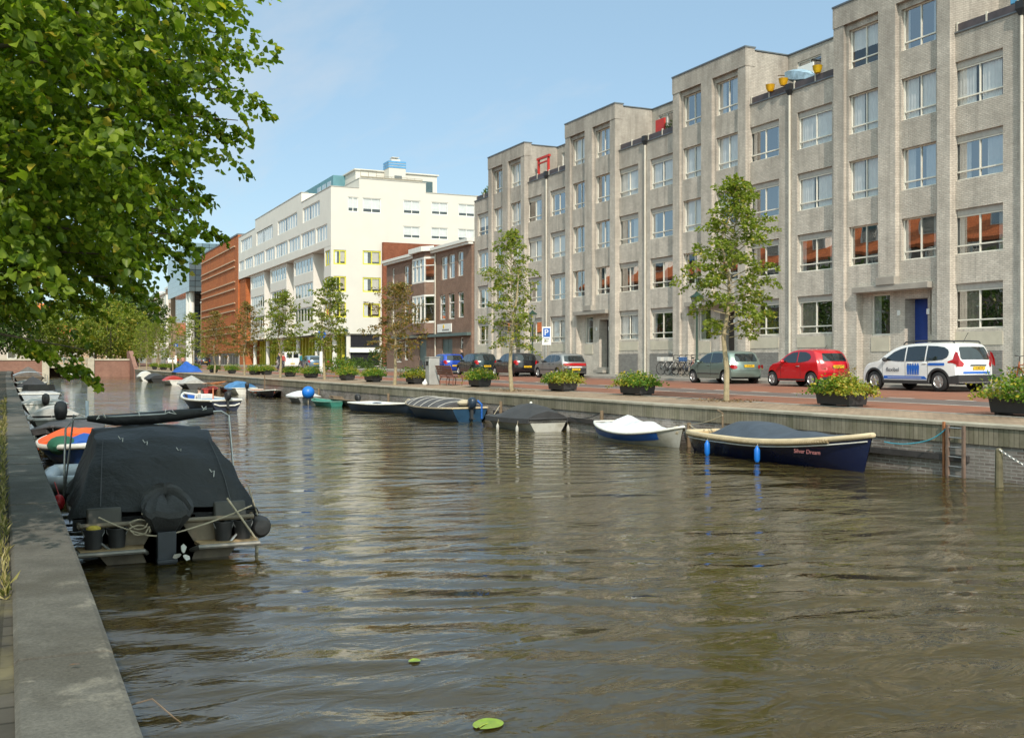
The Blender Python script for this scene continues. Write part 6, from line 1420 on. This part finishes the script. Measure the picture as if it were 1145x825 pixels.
for i, (x, y, lab) in enumerate(((-4.6, 27, 'dark green bank tree just beyond the big lime tree'), (-4.8, 41, 'dark green bank tree beside the near quay, second beyond the lime tree'), (-5.0, 58, 'dark green bank tree beside the near quay, third beyond the lime tree'), (-5.6, 78, 'dark green bank tree beside the near quay, fourth beyond the lime tree'), (-6.4, 104, 'dark green bank tree nearest the bridge on the near quay'))):
    if i == 0: bt_ = round_tree(lab, 9.5, 4.0, 7000, leaf_dk, .24, 2.2, (x, y, .8), 'trees on the near bank')
    else: dup(bt_, (x, y, .8), i*1.1, lab, 1 + .05*i)

# ------------------------------------------------------------------ planters
box_m = M('black_planter_box', (.028,.027,.028), .55, .2, 5)
soil_m = M('dark_soil', (.035,.025,.018), .95, .3, 8)
leaf_pl = leafmat('planter_leaves', (.06,.15,.015), (.18,.28,.03), (.42,.36,.04), .10, .35)
leaf_yl = leafmat('golden_planter_leaves', (.20,.25,.03), (.36,.36,.05), (.50,.36,.05), .2, .35)
def planter(label, w, h, seed, tall=.55, gold=.4, bronze=False):
    global rng
    rng = np.random.default_rng(seed); rd = random.Random(seed)
    t = thing('flower_planter', label, 'planter', group='black flower planters along the quay')
    b_ = MB(); b_.loft([[(-w/2+.04,-.26,.08),(w/2-.04,-.26,.08),(w/2-.04,.26,.08),(-w/2+.04,.26,.08)], [(-w/2,-.30,h),(w/2,-.30,h),(w/2,.30,h),(-w/2,.30,h)], [(-w/2+.04,-.26,h),(w/2-.04,-.26,h),(w/2-.04,.26,h),(-w/2+.04,.26,h)], [(-w/2+.04,-.26,h-.06),(w/2-.04,-.26,h-.06),(w/2-.04,.26,h-.06),(-w/2+.04,.26,h-.06)]], cap1=False)
    for x in (-w/2+.14, w/2-.14): b_.box(x-.06,-.2,0,x+.06,.2,.085)
    b_.build('box', box_m, t, smooth=0, bevel=.008)
    s_ = MB(); s_.poly([(-w/2+.04,-.26,h-.05),(w/2-.04,-.26,h-.05),(w/2-.04,.26,h-.05),(-w/2+.04,.26,h-.05)]); s_.build('soil', soil_m, t, smooth=0)
    def bush(n, mat, x0, x1, nm, per=9):
        st, di, ln = [], [], []
        for i in range(n):
            x = rd.uniform(x0, x1); y = rd.uniform(-.24,.24); k = 1-(abs(x)/(w/2))**2*.55; st.append((x, y, h-.05)); di.append((x*.9+rd.uniform(-.4,.4), y*2.4+rd.uniform(-.4,.4), rd.uniform(.45,1.5)*k)); ln.append(1.8*tall*rd.uniform(.5,1.0)*k)
        for i in range(int(n*.35)):   # trailing over the rim
            x = rd.uniform(x0, x1); sg = rd.choice([-1,1]); st.append((x, sg*.24, h)); di.append((rd.uniform(-.4,.4), sg*1.0, .35)); ln.append(rd.uniform(.15,.34))
        P, D, Nn, S_ = sprays(np.array(st), np.array(di, float), np.array(ln), per, .075, .55, .5, .3)
        leafobj(nm, leaf_mesh('planter_foliage', P, D, Nn, S_, mat, .7), t)
    bush(120, leaf_pl, -w/2, w*.2, 'foliage'); bush(int(130*gold)+25, leaf_yl, -w*.1, w/2, 'golden_foliage')
    if bronze:
        st = np.array([(rd.uniform(-.2,.3), rd.uniform(-.1,.1), h) for _ in range(22)]); di = np.array([(rd.uniform(-.5,.5), rd.uniform(-.5,.5), 1.5) for _ in range(22)]); P, D, Nn, S_ = sprays(st, di, np.full(22, .75), 12, .06, .2, .2, .2); leafobj('foliage', leaf_mesh('bronze_foliage', P, D, Nn, S_, leaf_brown, .35), t)
    return t
PLV = {}
PL = [(18.35, 14.95, 1.35, .44, 'planter nearest the camera with tall bushy leaves hanging over its box', 41, .75, .3, 1), (18.15, 20.0, 1.25, .42, 'planter before the red hatchback with golden leaves on top', 42, .55, .9, 1), (18.0, 29.2, 1.35, .42, 'planter before the drain pipe with green leaves trailing over its left end', 43, .55, .3, 0), (17.9, 34.2, 1.35, .42, 'planter in front of the old silver hatchback with bronze grass', 44, .55, .6, 1), (17.6, 41.2, 1.35, .42, 'planter right of the brown bench with golden leaves', 45, .55, .6, 0), (17.1, 47.9, 1.3, .40, 'planter left of the grey bin with bright green leaves', 46, .6, .5, 0), (16.7, 53.3, 1.3, .40, 'planter before the sparse brown tree with low golden leaves', 47, .5, .6, 0)]
for x, y, w_, h, lab, sd_, tl, gd_, bz in PL:
    t = planter(lab, w_, h, sd_, tl, gd_, bz); t.location = (x, y, GXT(x) - .03 if x > 17.9 else 1.09); t.rotation_euler = (0, 0, R(90 if sd_ % 2 else -90)+rng.normal()*.04); PLV[sd_] = t
more = [(16.75, 58.4, 45, 'planter right of the street tree at the yellow framed corner'), (16.7, 66.5, 46, 'planter before the middle of the white building front'), (16.6, 71.8, 47, 'planter by the person in dark clothes'), (16.8, 80.5, 45, 'planter before the white van, right one of the pair'), (16.2, 81.8, 43, 'planter before the white van, left one of the pair'), (15.9, 90.0, 46, 'planter between the two bronze trees'), (15.7, 98.0, 47, 'planter left of the bronze trees near the blue tarp heap'), (15.4, 108, 45, 'planter near the blue tarp heap on the far quay'), (15.1, 114, 43, 'planter under the far green trees, nearest the glass office'), (14.9, 120, 46, 'planter under the far green trees before the townhouses'), (14.6, 126, 47, 'planter under the far green trees, second from the bridge'), (14.4, 133, 45, 'planter nearest the bridge')]
for i, (x, y, k, lab) in enumerate(more): dup(PLV[k], (x, y, 1.07), R(90)+.08*math.sin(i*2.1), lab)

# ------------------------------------------------------------------ street furniture
green_p = M('dark_green_iron', (.014,.04,.026), .5, .2, 4); grey_p = M('grey_steel_post', (.30,.30,.29), .5, .12, 4)
lamp_gl = M('frosted_lamp_glass', (.30,.30,.28), .3, .1, 3); sign_bl = M('sign_blue', (.01,.10,.42), .45, .05, 4)
def lamp(label, x, y, z, h=3.8):
    t = thing('street_lamp', label, 'street lamp', (x, y, z), group='green lantern posts')
    w_ = MB(); w_.lathe([(.17,0),(.17,.12),(.12,.16),(.11,.85),(.085,.92),(.085,1.05),(.055,1.1),(.042,h-.72),(.07,h-.70),(.07,h-.66),(.03,h-.62)], 14); w_.build('post', green_p, t)
    w_ = MB(); w_.loft([[(a*c, a*s__, zz) for c, s__ in ((1,1),(-1,1),(-1,-1),(1,-1))] for a, zz in ((.10,h-.60),(.19,h-.12))]); w_.build('lantern', lamp_gl, t, smooth=0)
    w_ = MB(); w_.loft([[(a*c, a*s__, zz) for c, s__ in ((1,1),(-1,1),(-1,-1),(1,-1))] for a, zz in ((.24,h-.12),(.22,h-.08),(.09,h+.04),(.05,h+.10),(.02,h+.16))]); [w_.tube([(.10*c,.10*s__,h-.62),(.195*c,.195*s__,h-.11)], .012, 5) for c, s__ in ((1,1),(-1,1),(-1,-1),(1,-1))]; w_.build('lantern_roof', green_p, t, smooth=0); return t
l1 = lamp('green lantern post between the bicycles and the sage green hatchback', 27.9, 40.1, 1.21, 4.0)
for x, y, lab in ((29.9, 61.3, 'green lantern post behind the black hatchback'), (30, 105, 'green lantern post at the corner of the white building'), (30.2, 20.5, 'green lantern post just outside the picture at the right')): 
    if y > 30: dup(l1, (x, y, 1.3), 0, lab)
def signpost(label, x, y, z, h, plate):
    t = thing('traffic_sign', label, 'sign', (x, y, z)); w_ = MB(); w_.tube([(0,0,0),(0,0,h)], .035, 10); w_.build('post', grey_p, t); plate(t, h); return t
def p_plate(t, h):
    w_ = MB(); w_.box(-.27,-.05,h-1.1,.27,-.035,h); p = w_.build('plate', white_sm, t, smooth=0)
    w_ = MB(); w_.box(-.21,-.056,h-.62,.21,-.051,h-.08); q_ = w_.build('blue_field', sign_bl, p, smooth=0); text('letter', 'P', .52, white_sm, p, (-.02,-.060,h-.36), (R(90),0,0), .001)
    w_ = MB(); [w_.box(-.17,-.056,h-.76-i*.1,.17-.05*i,-.052,h-.725-i*.1) for i in range(3)]; w_.build('small_text', ink_m, p, smooth=0)
t = signpost('white and blue parking sign on a grey post behind the old silver hatchback', 28.9, 57.3, 1.3, 2.95, p_plate); t.rotation_euler = (0,0,R(-22))
def round_plate(t, h):
    w_ = MB(); w_.lathe([(.30,0),(.30,.02)], 20, (0,-.05,h-.3), axis='y'); p = w_.build('disc', sign_bl, t, smooth=30); w_ = MB(); w_.prism([(-.04,h-.5),(.04,h-.5),(.04,h-.28),(.12,h-.28),(0,h-.12),(-.12,h-.28),(-.04,h-.28)], 'y', -.066, -.058); w_.build('arrow', white_sm, p, smooth=0)
    w_ = MB(); w_.box(-.14,-.06,.2,.14,.06,1.7); w_.build('lower_panel', white_sm, t, smooth=0)
t = signpost('round blue traffic sign on a white panelled post before the white building', 19.0, 72.6, 1.12, 3.2, round_plate); t.rotation_euler = (0,0,R(-15))
t = signpost('round blue traffic sign far down the street before the glass office', 19, 150, 1.1, 3.4, round_plate); t.rotation_euler = (0,0,R(-10))
bn = thing('park_bench', 'red brown slatted bench facing the street beside the grey bin', 'bench', (17.55, 44.4, 1.09), R(90))
bw = M('red_brown_bench_slats', (.16,.06,.04), .6, .2, 4)
def slats(nm, L_): 
    w_ = MB(); [w_.obox(c, (1.9, .095, .03), Matrix.Rotation(a, 3, 'X')) for c, a in L_]; return w_.build(nm, bw, bn, smooth=0)
slats('seat', [((0,-.20+.11*i,.44-.012*i), -.1) for i in range(4)]); slats('backrest', [((0,.28+.03*i,.52+.11*i), 1.25) for i in range(4)])
for x in (-.8, 0, .8): w_ = MB(); w_.tube([(x,-.22,0),(x,-.25,.25),(x,-.22,.42),(x,.18,.38),(x,.24,.48),(x,.36,.88)], .022, 8); w_.tube([(x,.2,0),(x,.22,.2),(x,.15,.38)], .022, 8); w_.build('leg_frame', bw, bn)
bi = thing('litter_bin', 'grey steel bin column next to the bench', 'bin', (17.2, 45.8, 1.09)); w_ = MB(); w_.box(-.26,-.26,0,.26,.26,1.25); w_.build('body', M('bin_steel', (.33,.33,.32), .5, .15, 3), bi, bevel=.03); w_ = MB(); w_.box(-.28,-.28,1.252,.28,.28,1.3); w_.build('lid', grey_p, bi, bevel=.01); w_ = MB(); w_.box(-.268,-.15,.9,-.26,.15,1.1); w_.build('slot', shadow_gap, bi, smooth=0)
w_ = MB(); w_.sphere((0,0,.1), (.13,.09,.11), 10, 6); w_.sphere((.05,.08,.22), (.06,.06,.07), 8, 5); o = w_.build('white_bag', white_sm); tag(o, 'small white bag lying at the foot of the grey bin', 'bag'); o.location = (16.75, 45.6, 1.07)
# bicycles
def bicycle(label, x, y, z, rz_, colr, crate=None):
    t = thing('bicycle', label, 'bicycle', (x, y, z), rz_, group='bicycles')
    fm = M('bicycle_frame', colr, .4, .1, 4)
    for xx in (-.53, .53):
        w_ = MB(); w_.lathe([(.315,-.018),(.345,0),(.315,.018)], 22, (xx,0,.345), axis='y', cap=False); w_.lathe([(.03,-.04),(.03,.04)], 8, (xx,0,.345), axis='y')
        for k in range(9): a = PI*k/9; w_.tube([(xx+.32*math.cos(a),0,.345+.32*math.sin(a)),(xx-.32*math.cos(a),0,.345-.32*math.sin(a))], .004, 4)
        w_.build('wheel', tyre_m, t)
    w_ = MB(); bb = (-.05,0,.30); st_ = (-.2,0,.82); hd = (.38,0,.86); hl = (.42,0,.72)
    for a, b2 in ((bb, st_), (st_, hl), (bb, hl), (bb, (-.53,0,.345)), ((-.18,0,.75), (-.53,0,.345)), (hd, (.53,0,.345))): w_.tube([a, b2], .018, 6)
    w_.build('frame', fm, t); w_ = MB(); w_.sphere((-.23,0,.90), (.14,.08,.04), 10, 6); w_.build('saddle', black_m, t)
    w_ = MB(); w_.tube([hd, (.36,0,1.02)], .015, 6); w_.tube([(.22,-.28,1.05),(.34,-.2,1.06),(.37,0,1.02),(.34,.2,1.06),(.22,.28,1.05)], .014, 6); w_.build('handlebar', black_m, t)
    w_ = MB(); w_.box(-.66,-.06,.71,-.3,.06,.725); w_.tube([(-.62,0,.71),(-.53,0,.36)], .01, 5); w_.build('carrier', black_m, t, smooth=0)
    w_ = MB(); w_.lathe([(.1,-.008),(.1,.008)], 12, (-.05,.04,.30), axis='y'); w_.tube([(-.05,.06,.30),(-.05,.06,.14)], .01, 5); w_.tube([(-.05,-.06,.30),(-.05,-.06,.46)], .01, 5); w_.build('crank', black_m, t)
    if crate: w_ = MB(); w_.box(-.68,-.16,.73,-.32,.16,.95); w_.build('pannier', M('pannier_cloth', crate, .8), t, bevel=.02)
    return t
for i, (y, c, lab, cr) in enumerate(((47.6, (.5,.5,.5), 'white bicycle, leftmost of the group leaning at the grey facade', (.55,.55,.53)), (47.0, (.05,.05,.06), 'dark bicycle with white pannier second in the group at the facade', (.5,.5,.48)), (46.4, (.06,.05,.05), 'dark bicycle in the middle of the group at the facade', None), (45.8, (.05,.07,.12), 'dark bicycle with blue pannier near the drain pipe', (.04,.10,.24)), (45.2, (.2,.03,.03), 'dark red bicycle nearest the drain pipe', None))):
    b_ = bicycle(lab, 31.3, y, 1.44, R(8+i*6) , c, cr)
bicycle('orange bicycle parked behind the white estate car', 29.9, 24.3, 1.34, R(75), (.55,.12,.02), (.45,.12,.04))
rk = MB(); rk.tube([(0,-.35,0),(0,-.35,.55),(0,-.2,.75),(0,.2,.75),(0,.35,.55),(0,.35,0)], .025, 8); o = rk.build('bicycle_rack', M('blue_steel', (.03,.17,.40), .5)); tag(o, 'bright blue bicycle hoop right of the orange bicycle', 'bicycle rack'); o.location = (29.8, 23.4, 1.34)
# scooter group before the brick house
def scooter(label, x, y, z, rz_, colr):
    t = thing('motor_scooter', label, 'scooter', (x, y, z), rz_, group='scooters by the brick house'); cm = paint('scooter_paint', colr)
    for xx in (-.6,.62): w_ = MB(); w_.lathe([(.12,-.05),(.23,-.04),(.25,0),(.23,.04),(.12,.05)], 18, (xx,0,.25), axis='y'); w_.build('wheel', tyre_m, t)
    w_ = MB(); w_.loft([[(x_, s__*wd, zz) for s__ in (1,-1)] + [(x_, -wd*.8, zz+hh), (x_, wd*.8, zz+hh)] for x_, wd, zz, hh in ((-.85,.10,.5,.12),(-.5,.17,.38,.36),(-.15,.17,.34,.42),(-.05,.15,.28,.10),(.3,.15,.26,.08),(.42,.18,.28,.62),(.52,.12,.35,.60))]); w_.build('body', cm, t, smooth=45)
    w_ = MB(); w_.box(-.75,-.14,.78,-.05,.14,.86); w_.build('seat', black_m, t, bevel=.03); w_ = MB(); w_.tube([(.62,0,.25),(.45,0,.95)], .03, 8); w_.tube([(.36,-.3,1.0),(.45,0,.97),(.36,.3,1.0)], .018, 6); w_.build('handlebar', black_m, t)
    w_ = MB(); [w_.sphere((.4, s__*.28, 1.12), (.015,.06,.045), 8, 5) for s__ in (1,)]; w_.build('mirror', black_m, t); return t
scooter('black motor scooter in front of the brick house door', 29.0, 77.2, 1.22, R(100), (.015,.015,.017)); scooter('dark grey motor scooter beside the brown house bay window', 29.1, 79.4, 1.22, R(105), (.06,.06,.065)); scooter('red motor scooter before the yellow columns of the white building', 28.6, 106, 1.2, R(95), (.35,.02,.03))
# heap of blue tarp on the far quay, tree mulch, litter
w_ = MB(); w_.grid([[(x, y, max(0, 1-(abs(x)/1.3)**2)*max(0, 1-(abs(y)/1.6)**2)*(.75-.25*y+.3*math.sin(6*x+3*y)*math.sin(5*y+x))) for x in [-1.3+.2*i for i in range(14)]] for y in [-1.6+.2*j for j in range(17)]]); o = w_.build('blue_tarp_heap', tarp_bl); tag(o, 'crumpled bright blue tarp heap on the far quay', 'tarp'); o.location = (14.2, 104, 1.08)
lit = leafmat('dry_leaves', (.16,.09,.045), (.26,.17,.08), (.3,.2,.1), .1, .1)
for nm, lab, cx_, cy_, rx, ry, n, z in (('fallen_leaves', 'reddish fallen leaves round the foot of the full green street tree', 17.75, 24.1, .9, 1.1, 260, 1.122), ('fallen_leaves', 'fallen leaves round the foot of the loose green street tree', 16.6, 35.8, .8, 1.0, 200, 1.10)):
    a = rng.random(n)*2*PI; r_ = np.sqrt(rng.random(n)); P = np.stack([cx_ + rx*r_*np.cos(a), cy_ + ry*r_*np.sin(a), np.full(n, z) + rng.random(n)*.012], 1); D = rng.normal(size=(n,3)); D[:,2] *= .15; Nn = np.tile([0,0,1.], (n,1)) + rng.normal(size=(n,3))*.2
    o = leafobj(nm, leaf_mesh('fallen', P, D, Nn, np.full(n,.075), lit, .7)); tag(o, lab, 'fallen leaves', kind='stuff')
# weeds and dry grass along the near coping
gm = leafmat('bank_grass', (.13,.14,.035), (.30,.26,.09), (.40,.33,.15), .3, .3)
n = 5200; yy_ = 7 + 36*rng.random(n)**1.2; cl_ = (np.sin(yy_*1.3) + np.sin(yy_*2.9+1) + np.sin(yy_*.53+2)) > .15 
xx_ = np.array([lx(v) for v in yy_]) - .46 - np.abs(rng.normal(size=n))*np.where(cl_, .16, .03); keep = cl_ | (rng.random(n) < .3)
P = np.stack([xx_, yy_, np.full(n, .825)], 1)[keep]; n = len(P); D = rng.normal(size=(n,3))*.45 + [0,0,1.]; o = leafobj('bank_grass', leaf_mesh('bank_grass', P, D, rng.normal(size=(n,3)), .03 + .09*rng.random(n)**2, gm, .12)); tag(o, 'dry grass and weeds growing behind the near coping', 'grass', kind='stuff')
w_ = MB(); w_.poly([(.0,0,0),(.02,.012,.003),(.045,.008,.001),(.05,0,0),(.03,-.012,.004)]); o = w_.build('fallen_leaf', lit, smooth=0); tag(o, 'single dry leaf lying on the near coping stone', 'leaf'); o.location = (.19, 5.2, .872)
# hedge and plants by the buildings
def shrub(label, x, y, z, w, d, h, n, mat, ls, cat='shrub'):
    t = thing('shrub', label, cat, (x, y, z)); v = rvec(n); v[:,2] = np.abs(v[:,2]); r_ = .6+.4*rng.random(n); p = np.stack([v[:,0]*w/2*r_, v[:,1]*d/2*r_, v[:,2]*h*r_*.9], 1)
    P, D, Nn, S_ = sprays(p, v, np.full(n, .22), 8, ls, .3, .8, .4); leafobj('foliage', leaf_mesh('shrub', P, D, Nn, S_, mat, .7), t)
    w_ = MB(); [w_.tube([(0,0,0), tuple(p[k]*.8)], .012, 4) for k in range(7)]; w_.build('stem', bark_m, t); return t
shrub('round green bush before the yellow framed corner', 24.5, 88, 1.15, 3.0, 2.4, 1.5, 260, leaf_pl, .12)
shrub('low green hedge before the white gable', 31.5, 108, 1.3, 3.5, 10, 1.3, 500, leaf_dk, .14, 'hedge')
shrub('tall dark shrub between the white gable and the brick house', 32.2, 101, 1.3, 2.4, 4, 2.4, 300, leaf_dk, .14)
shrub('small weed growing at the foot of the lamp beside the silver hatchback', 29.4, 57.8, 1.2, .9, .9, .5, 60, leaf_pl, .07)
ptb = thing('potted_plant', 'small potted plant with pink flowers by the entrance behind the lamp', 'plant pot', (31.0, 39.9, 1.44)); w_ = MB(); w_.lathe([(.14,0),(.2,.3),(.21,.32)], 12); w_.build('pot', M('terracotta', (.30,.13,.07), .8), ptb)
P, D, Nn, S_ = sprays(np.array([(0,0,.3)]*30, float), rvec(30)*[1,1,.6]+[0,0,.9], np.full(30,.42), 9, .06, .3, .6, .4); leafobj('foliage', leaf_mesh('pot', P, D, Nn, S_, leaf_yl, .7), ptb)

# ------------------------------------------------------------------ things on the roof terraces
def pot(label, x, y, z, colr):
    t = thing('flower_pot', label, 'flower pot', (x, y, z), group='yellow flower pots'); w_ = MB(); w_.lathe([(.13,-.16),(.20,.0),(.22,.14),(.23,.16),(.20,.16),(.18,.05)], 14); w_.build('pot', M('pot_glaze', colr, .4), t); w_ = MB(); w_.tube([(-.2,0,.1),(-.1,.1,.2),(-.02,0,.15)], .012, 5); w_.build('hook', black_m, t); return t
pot('yellow flower pot hanging on the terrace rail, left one', 32.18, 40.25, 15.12, (.60,.32,.01)); pot('yellow flower pot hanging on the terrace rail next to the parasol', 32.18, 39.3, 15.18, (.60,.32,.01)); pot('yellow flower pot right of the drain hopper on the next terrace', 32.2, 37.0, 15.2, (.55,.34,.01))
pr_ = thing('folded_parasol', 'blue and white folded parasol lying over the terrace rail', 'parasol', (32.6, 38.6, 15.35), R(90)); w_ = MB(); w_.loft([[(x, r_*math.cos(2*PI*j/10)*(1+.25*(j%2)), r_*math.sin(2*PI*j/10)*(1+.25*(j%2))+.25*x) for j in range(10)] for x, r_ in ((-1.0,.06),(-.6,.2),(0,.28),(.6,.26),(.9,.18))]); w_.build('canopy', M('blue_white_canvas', (.28,.40,.50), .8, .4, 4), pr_); w_ = MB(); w_.tube([(-1.3,0,-.32),(1.6,0,.4)], .025, 6); w_.build('pole', wood_m, pr_)
w_ = MB(); w_.box(33.6, 38.9, 14.72, 33.66, 40.0, 16.2); o = w_.build('white_screen', white_sm, smooth=0); tag(o, 'white screen board on the terrace behind the yellow pots', 'screen')
w_ = MB(); w_.tube([(0,0,0),(0,.9,.95)], .04, 6); w_.tube([(0,.1,.3),(.0,.55,1.0)], .03, 6); o = w_.build('yellow_lounger_frame', M('yellow_frame_paint', (.6,.33,.02), .5)); tag(o, 'yellow folding chair frame on the terrace right of the parasol', 'chair'); o.location = (32.9, 36.0, 14.9); o.rotation_euler = (0,0,R(180))
rf = thing('red_swing_frame', 'red painted frame standing on the third roof terrace', 'frame', (32.7, 65.3, 14.7)); rpm = M('red_frame_paint', (.50,.03,.02), .5)
for dy in (-.75, .75): w_ = MB(); w_.box(-.07,dy-.07,0,.07,dy+.07,1.45); w_.build('post', rpm, rf, smooth=0)
w_ = MB(); w_.box(-.08,-.95,1.45,.08,.95,1.6); w_.box(-.06,-.68,1.15,.06,.68,1.24); w_.build('beam', rpm, rf, smooth=0)
rf2 = MB(); rf2.box(-.05,-.45,0,.05,.45,1.25); o = rf2.build('red_screen', rpm, smooth=0); tag(o, 'small red wooden screen on the roof terrace beside a shrub', 'screen'); o.location = (33.0, 51.0, 14.7)
shrub('dark potted shrub on the roof terrace beside the red screen', 33.0, 49.6, 14.75, .9, 1.5, 1.0, 80, leaf_dk, .09); shrub('green plants on the roof terrace at the far end of the grey building', 33.0, 75.2, 14.75, 1.0, 2.2, 1.1, 110, leaf_pl, .11)
w_ = MB(); w_.grid([[(x, y, 1.1+.35*x) for x in (-.5,.5)] for y in (-.9,.9)]); w_.tube([(0,0,0),(0,0,1.1)], .03, 6); o = w_.build('awning_table', white_sm, smooth=0); tag(o, 'tilted white awning on the third roof terrace', 'awning'); o.location = (33.3, 61.8, 14.7)
w_ = MB(); w_.box(-.15,-.25,0,.15,.25,.5); o = w_.build('blue_crate', M('light_blue_plastic', (.10,.33,.55), .5), bevel=.03); tag(o, 'light blue box on the nearest roof terrace rail', 'box'); o.location = (32.5, 26.75, 15.05)

# ------------------------------------------------------------------ people
skin_m = M('skin', (.50,.32,.23), .6, .06, 6); hair_m = M('dark_hair', (.04,.025,.015), .7, .2, 8)
_cloth = {}
def clothm(c):
    if c not in _cloth: _cloth[c] = M('clothing', c, .85, .12, 6)
    return _cloth[c]
def person(label, x, y, z, rz_, top, leg, pose='stand', sc_=1.0, grp='people along the canal'):
    """one skinned body; hair is a child"""
    t = thing('person', label, 'person', (x, y, z), rz_, group=grp)
    J = {'pel': ((0,0,.93), .135), 'wai': ((0,0,1.10), .125), 'che': ((.01,0,1.30), .155), 'neck': ((.0,0,1.48), .062), 'chin': ((.02,0,1.56), .075), 'head': ((.02,0,1.66), .098), 'top': ((.01,0,1.74), .07)}
    E_ = [('pel','wai'), ('wai','che'), ('che','neck'), ('neck','chin'), ('chin','head'), ('head','top')]
    for sg, n_ in ((1,'l'), (-1,'r')):
        sw = .16*sg if pose == 'walk' else .02*sg
        J['sh'+n_] = ((0, sg*.175, 1.41), .065); J['el'+n_] = ((-sw*.7-.02, sg*.225, 1.14), .046); J['wr'+n_] = ((-sw+.08, sg*.215, .90), .034); J['ha'+n_] = ((-sw+.10, sg*.205, .81), .036)
        if pose == 'sit':
            J['hi'+n_] = ((.03, sg*.095, .90), .10); J['kn'+n_] = ((.42, sg*.12, .88), .07); J['an'+n_] = ((.45, sg*.12, .46), .045); J['to'+n_] = ((.60, sg*.13, .42), .035)
        else:
            J['hi'+n_] = ((sw*.1, sg*.095, .86), .092); J['kn'+n_] = ((sw*1.0+.03, sg*.10, .50), .064); J['an'+n_] = ((sw*1.6-.02, sg*.10, .09), .044); J['to'+n_] = ((sw*1.6+.14, sg*.115, .035), .036)
        E_ += [('che','sh'+n_), ('sh'+n_,'el'+n_), ('el'+n_,'wr'+n_), ('wr'+n_,'ha'+n_), ('pel','hi'+n_), ('hi'+n_,'kn'+n_), ('kn'+n_,'an'+n_), ('an'+n_,'to'+n_)]
    ks = list(J); me = bpy.data.meshes.new('person'); me.from_pydata([J[k][0] for k in ks], [(ks.index(a), ks.index(b2)) for a, b2 in E_], [])
    o = bpy.data.objects.new('body', me); COL.objects.link(o); md = o.modifiers.new('s', 'SKIN'); o.modifiers.new('u', 'SUBSURF').levels = 1
    for k, v in zip(ks, me.skin_vertices[0].data): v.radius = (J[k][1], J[k][1]*(.8 if k in ('che','wai') else 1)); v.use_root = (k == 'pel')
    m2 = bpy.data.meshes.new_from_object(o.evaluated_get(bpy.context.evaluated_depsgraph_get())); bpy.data.objects.remove(o)
    for mm in (skin_m, clothm(top), clothm(leg), black_m): m2.materials.append(mm)
    for p in m2.polygons:
        c = p.center; arm = abs(c.y) > .17 and c.z < 1.30
        p.use_smooth = True
        if c.z > 1.475: p.material_index = 0
        elif arm and c.z < .98 and pose != 'sit': p.material_index = 0
        elif c.z > .96 or (arm and c.z > .98): p.material_index = 1
        elif c.z < (.10 if pose != 'sit' else .47): p.material_index = 3
        else: p.material_index = 2
    o = bpy.data.objects.new('body', m2); COL.objects.link(o); o.parent = t
    w_ = MB(); w_.sphere((-.012,0,1.70), (.105,.098,.085), 12, 8); w_.build('hair', hair_m, o)
    w_ = MB(); w_.sphere((.118,0,1.645), (.02,.014,.022), 8, 5); w_.build('nose', skin_m, o)
    t.scale = (sc_,)*3; return t
person('person in dark clothes walking past the planters before the white building', 22.0, 99.5, 1.15, R(200), (.02,.02,.03), (.025,.025,.04), 'walk')
person('person in a black jacket standing behind the bright blue hatchback', 30.4, 74.6, 1.34, R(180), (.015,.015,.018), (.03,.03,.04))
person('person in white standing before the rust red building, right of the pair', 26, 150, 1.2, R(170), (.70,.69,.66), (.5,.48,.44)); person('person in a white shirt and pale trousers, left of the pair before the red building', 25.2, 152, 1.2, R(150), (.72,.70,.66), (.45,.40,.33))
person('person in grey walking before the rust red building', 21.0, 142, 1.15, R(90), (.30,.30,.31), (.05,.05,.07), 'walk'); person('person in an orange top by the far planters', 19.5, 152, 1.1, R(100), (.60,.16,.06), (.05,.06,.10), 'walk'); person('person in a pink top next to the person in orange', 20.6, 155, 1.1, R(80), (.50,.24,.20), (.10,.09,.09)); person('person in navy by the glass office', 23, 158, 1.2, R(60), (.03,.05,.10), (.04,.04,.05), 'walk')
person('person in a red top behind the white van', 26.5, 118, 1.2, R(100), (.40,.06,.05), (.04,.04,.06)); person('person in teal beside the white van', 25.6, 106, 1.18, R(120), (.03,.20,.22), (.05,.05,.06), 'walk')
person('person in a beige top before the yellow columns', 29.5, 124, 1.3, R(150), (.42,.34,.24), (.05,.05,.06))
person('person sitting in the open motor boat in the middle of the canal', 7.45, 50.5, -.70, R(100), (.55,.53,.48), (.10,.11,.14), 'sit', .95)
for i, (x, y, c, lab) in enumerate(((5.0, 137.2, (.65,.64,.62), 'person in a white shirt in the inflatable boat, left'), (5.7, 136.6, (.04,.04,.05), 'person in black in the inflatable boat, middle'), (5.4, 135.4, (.60,.60,.60), 'person in a pale shirt at the front of the inflatable boat'), (4.8, 135.9, (.45,.05,.05), 'person in red in the inflatable boat'))): person(lab, x, y, -.42, R(260), c, (.05,.05,.07), 'sit', 1., 'people in the inflatable boat')
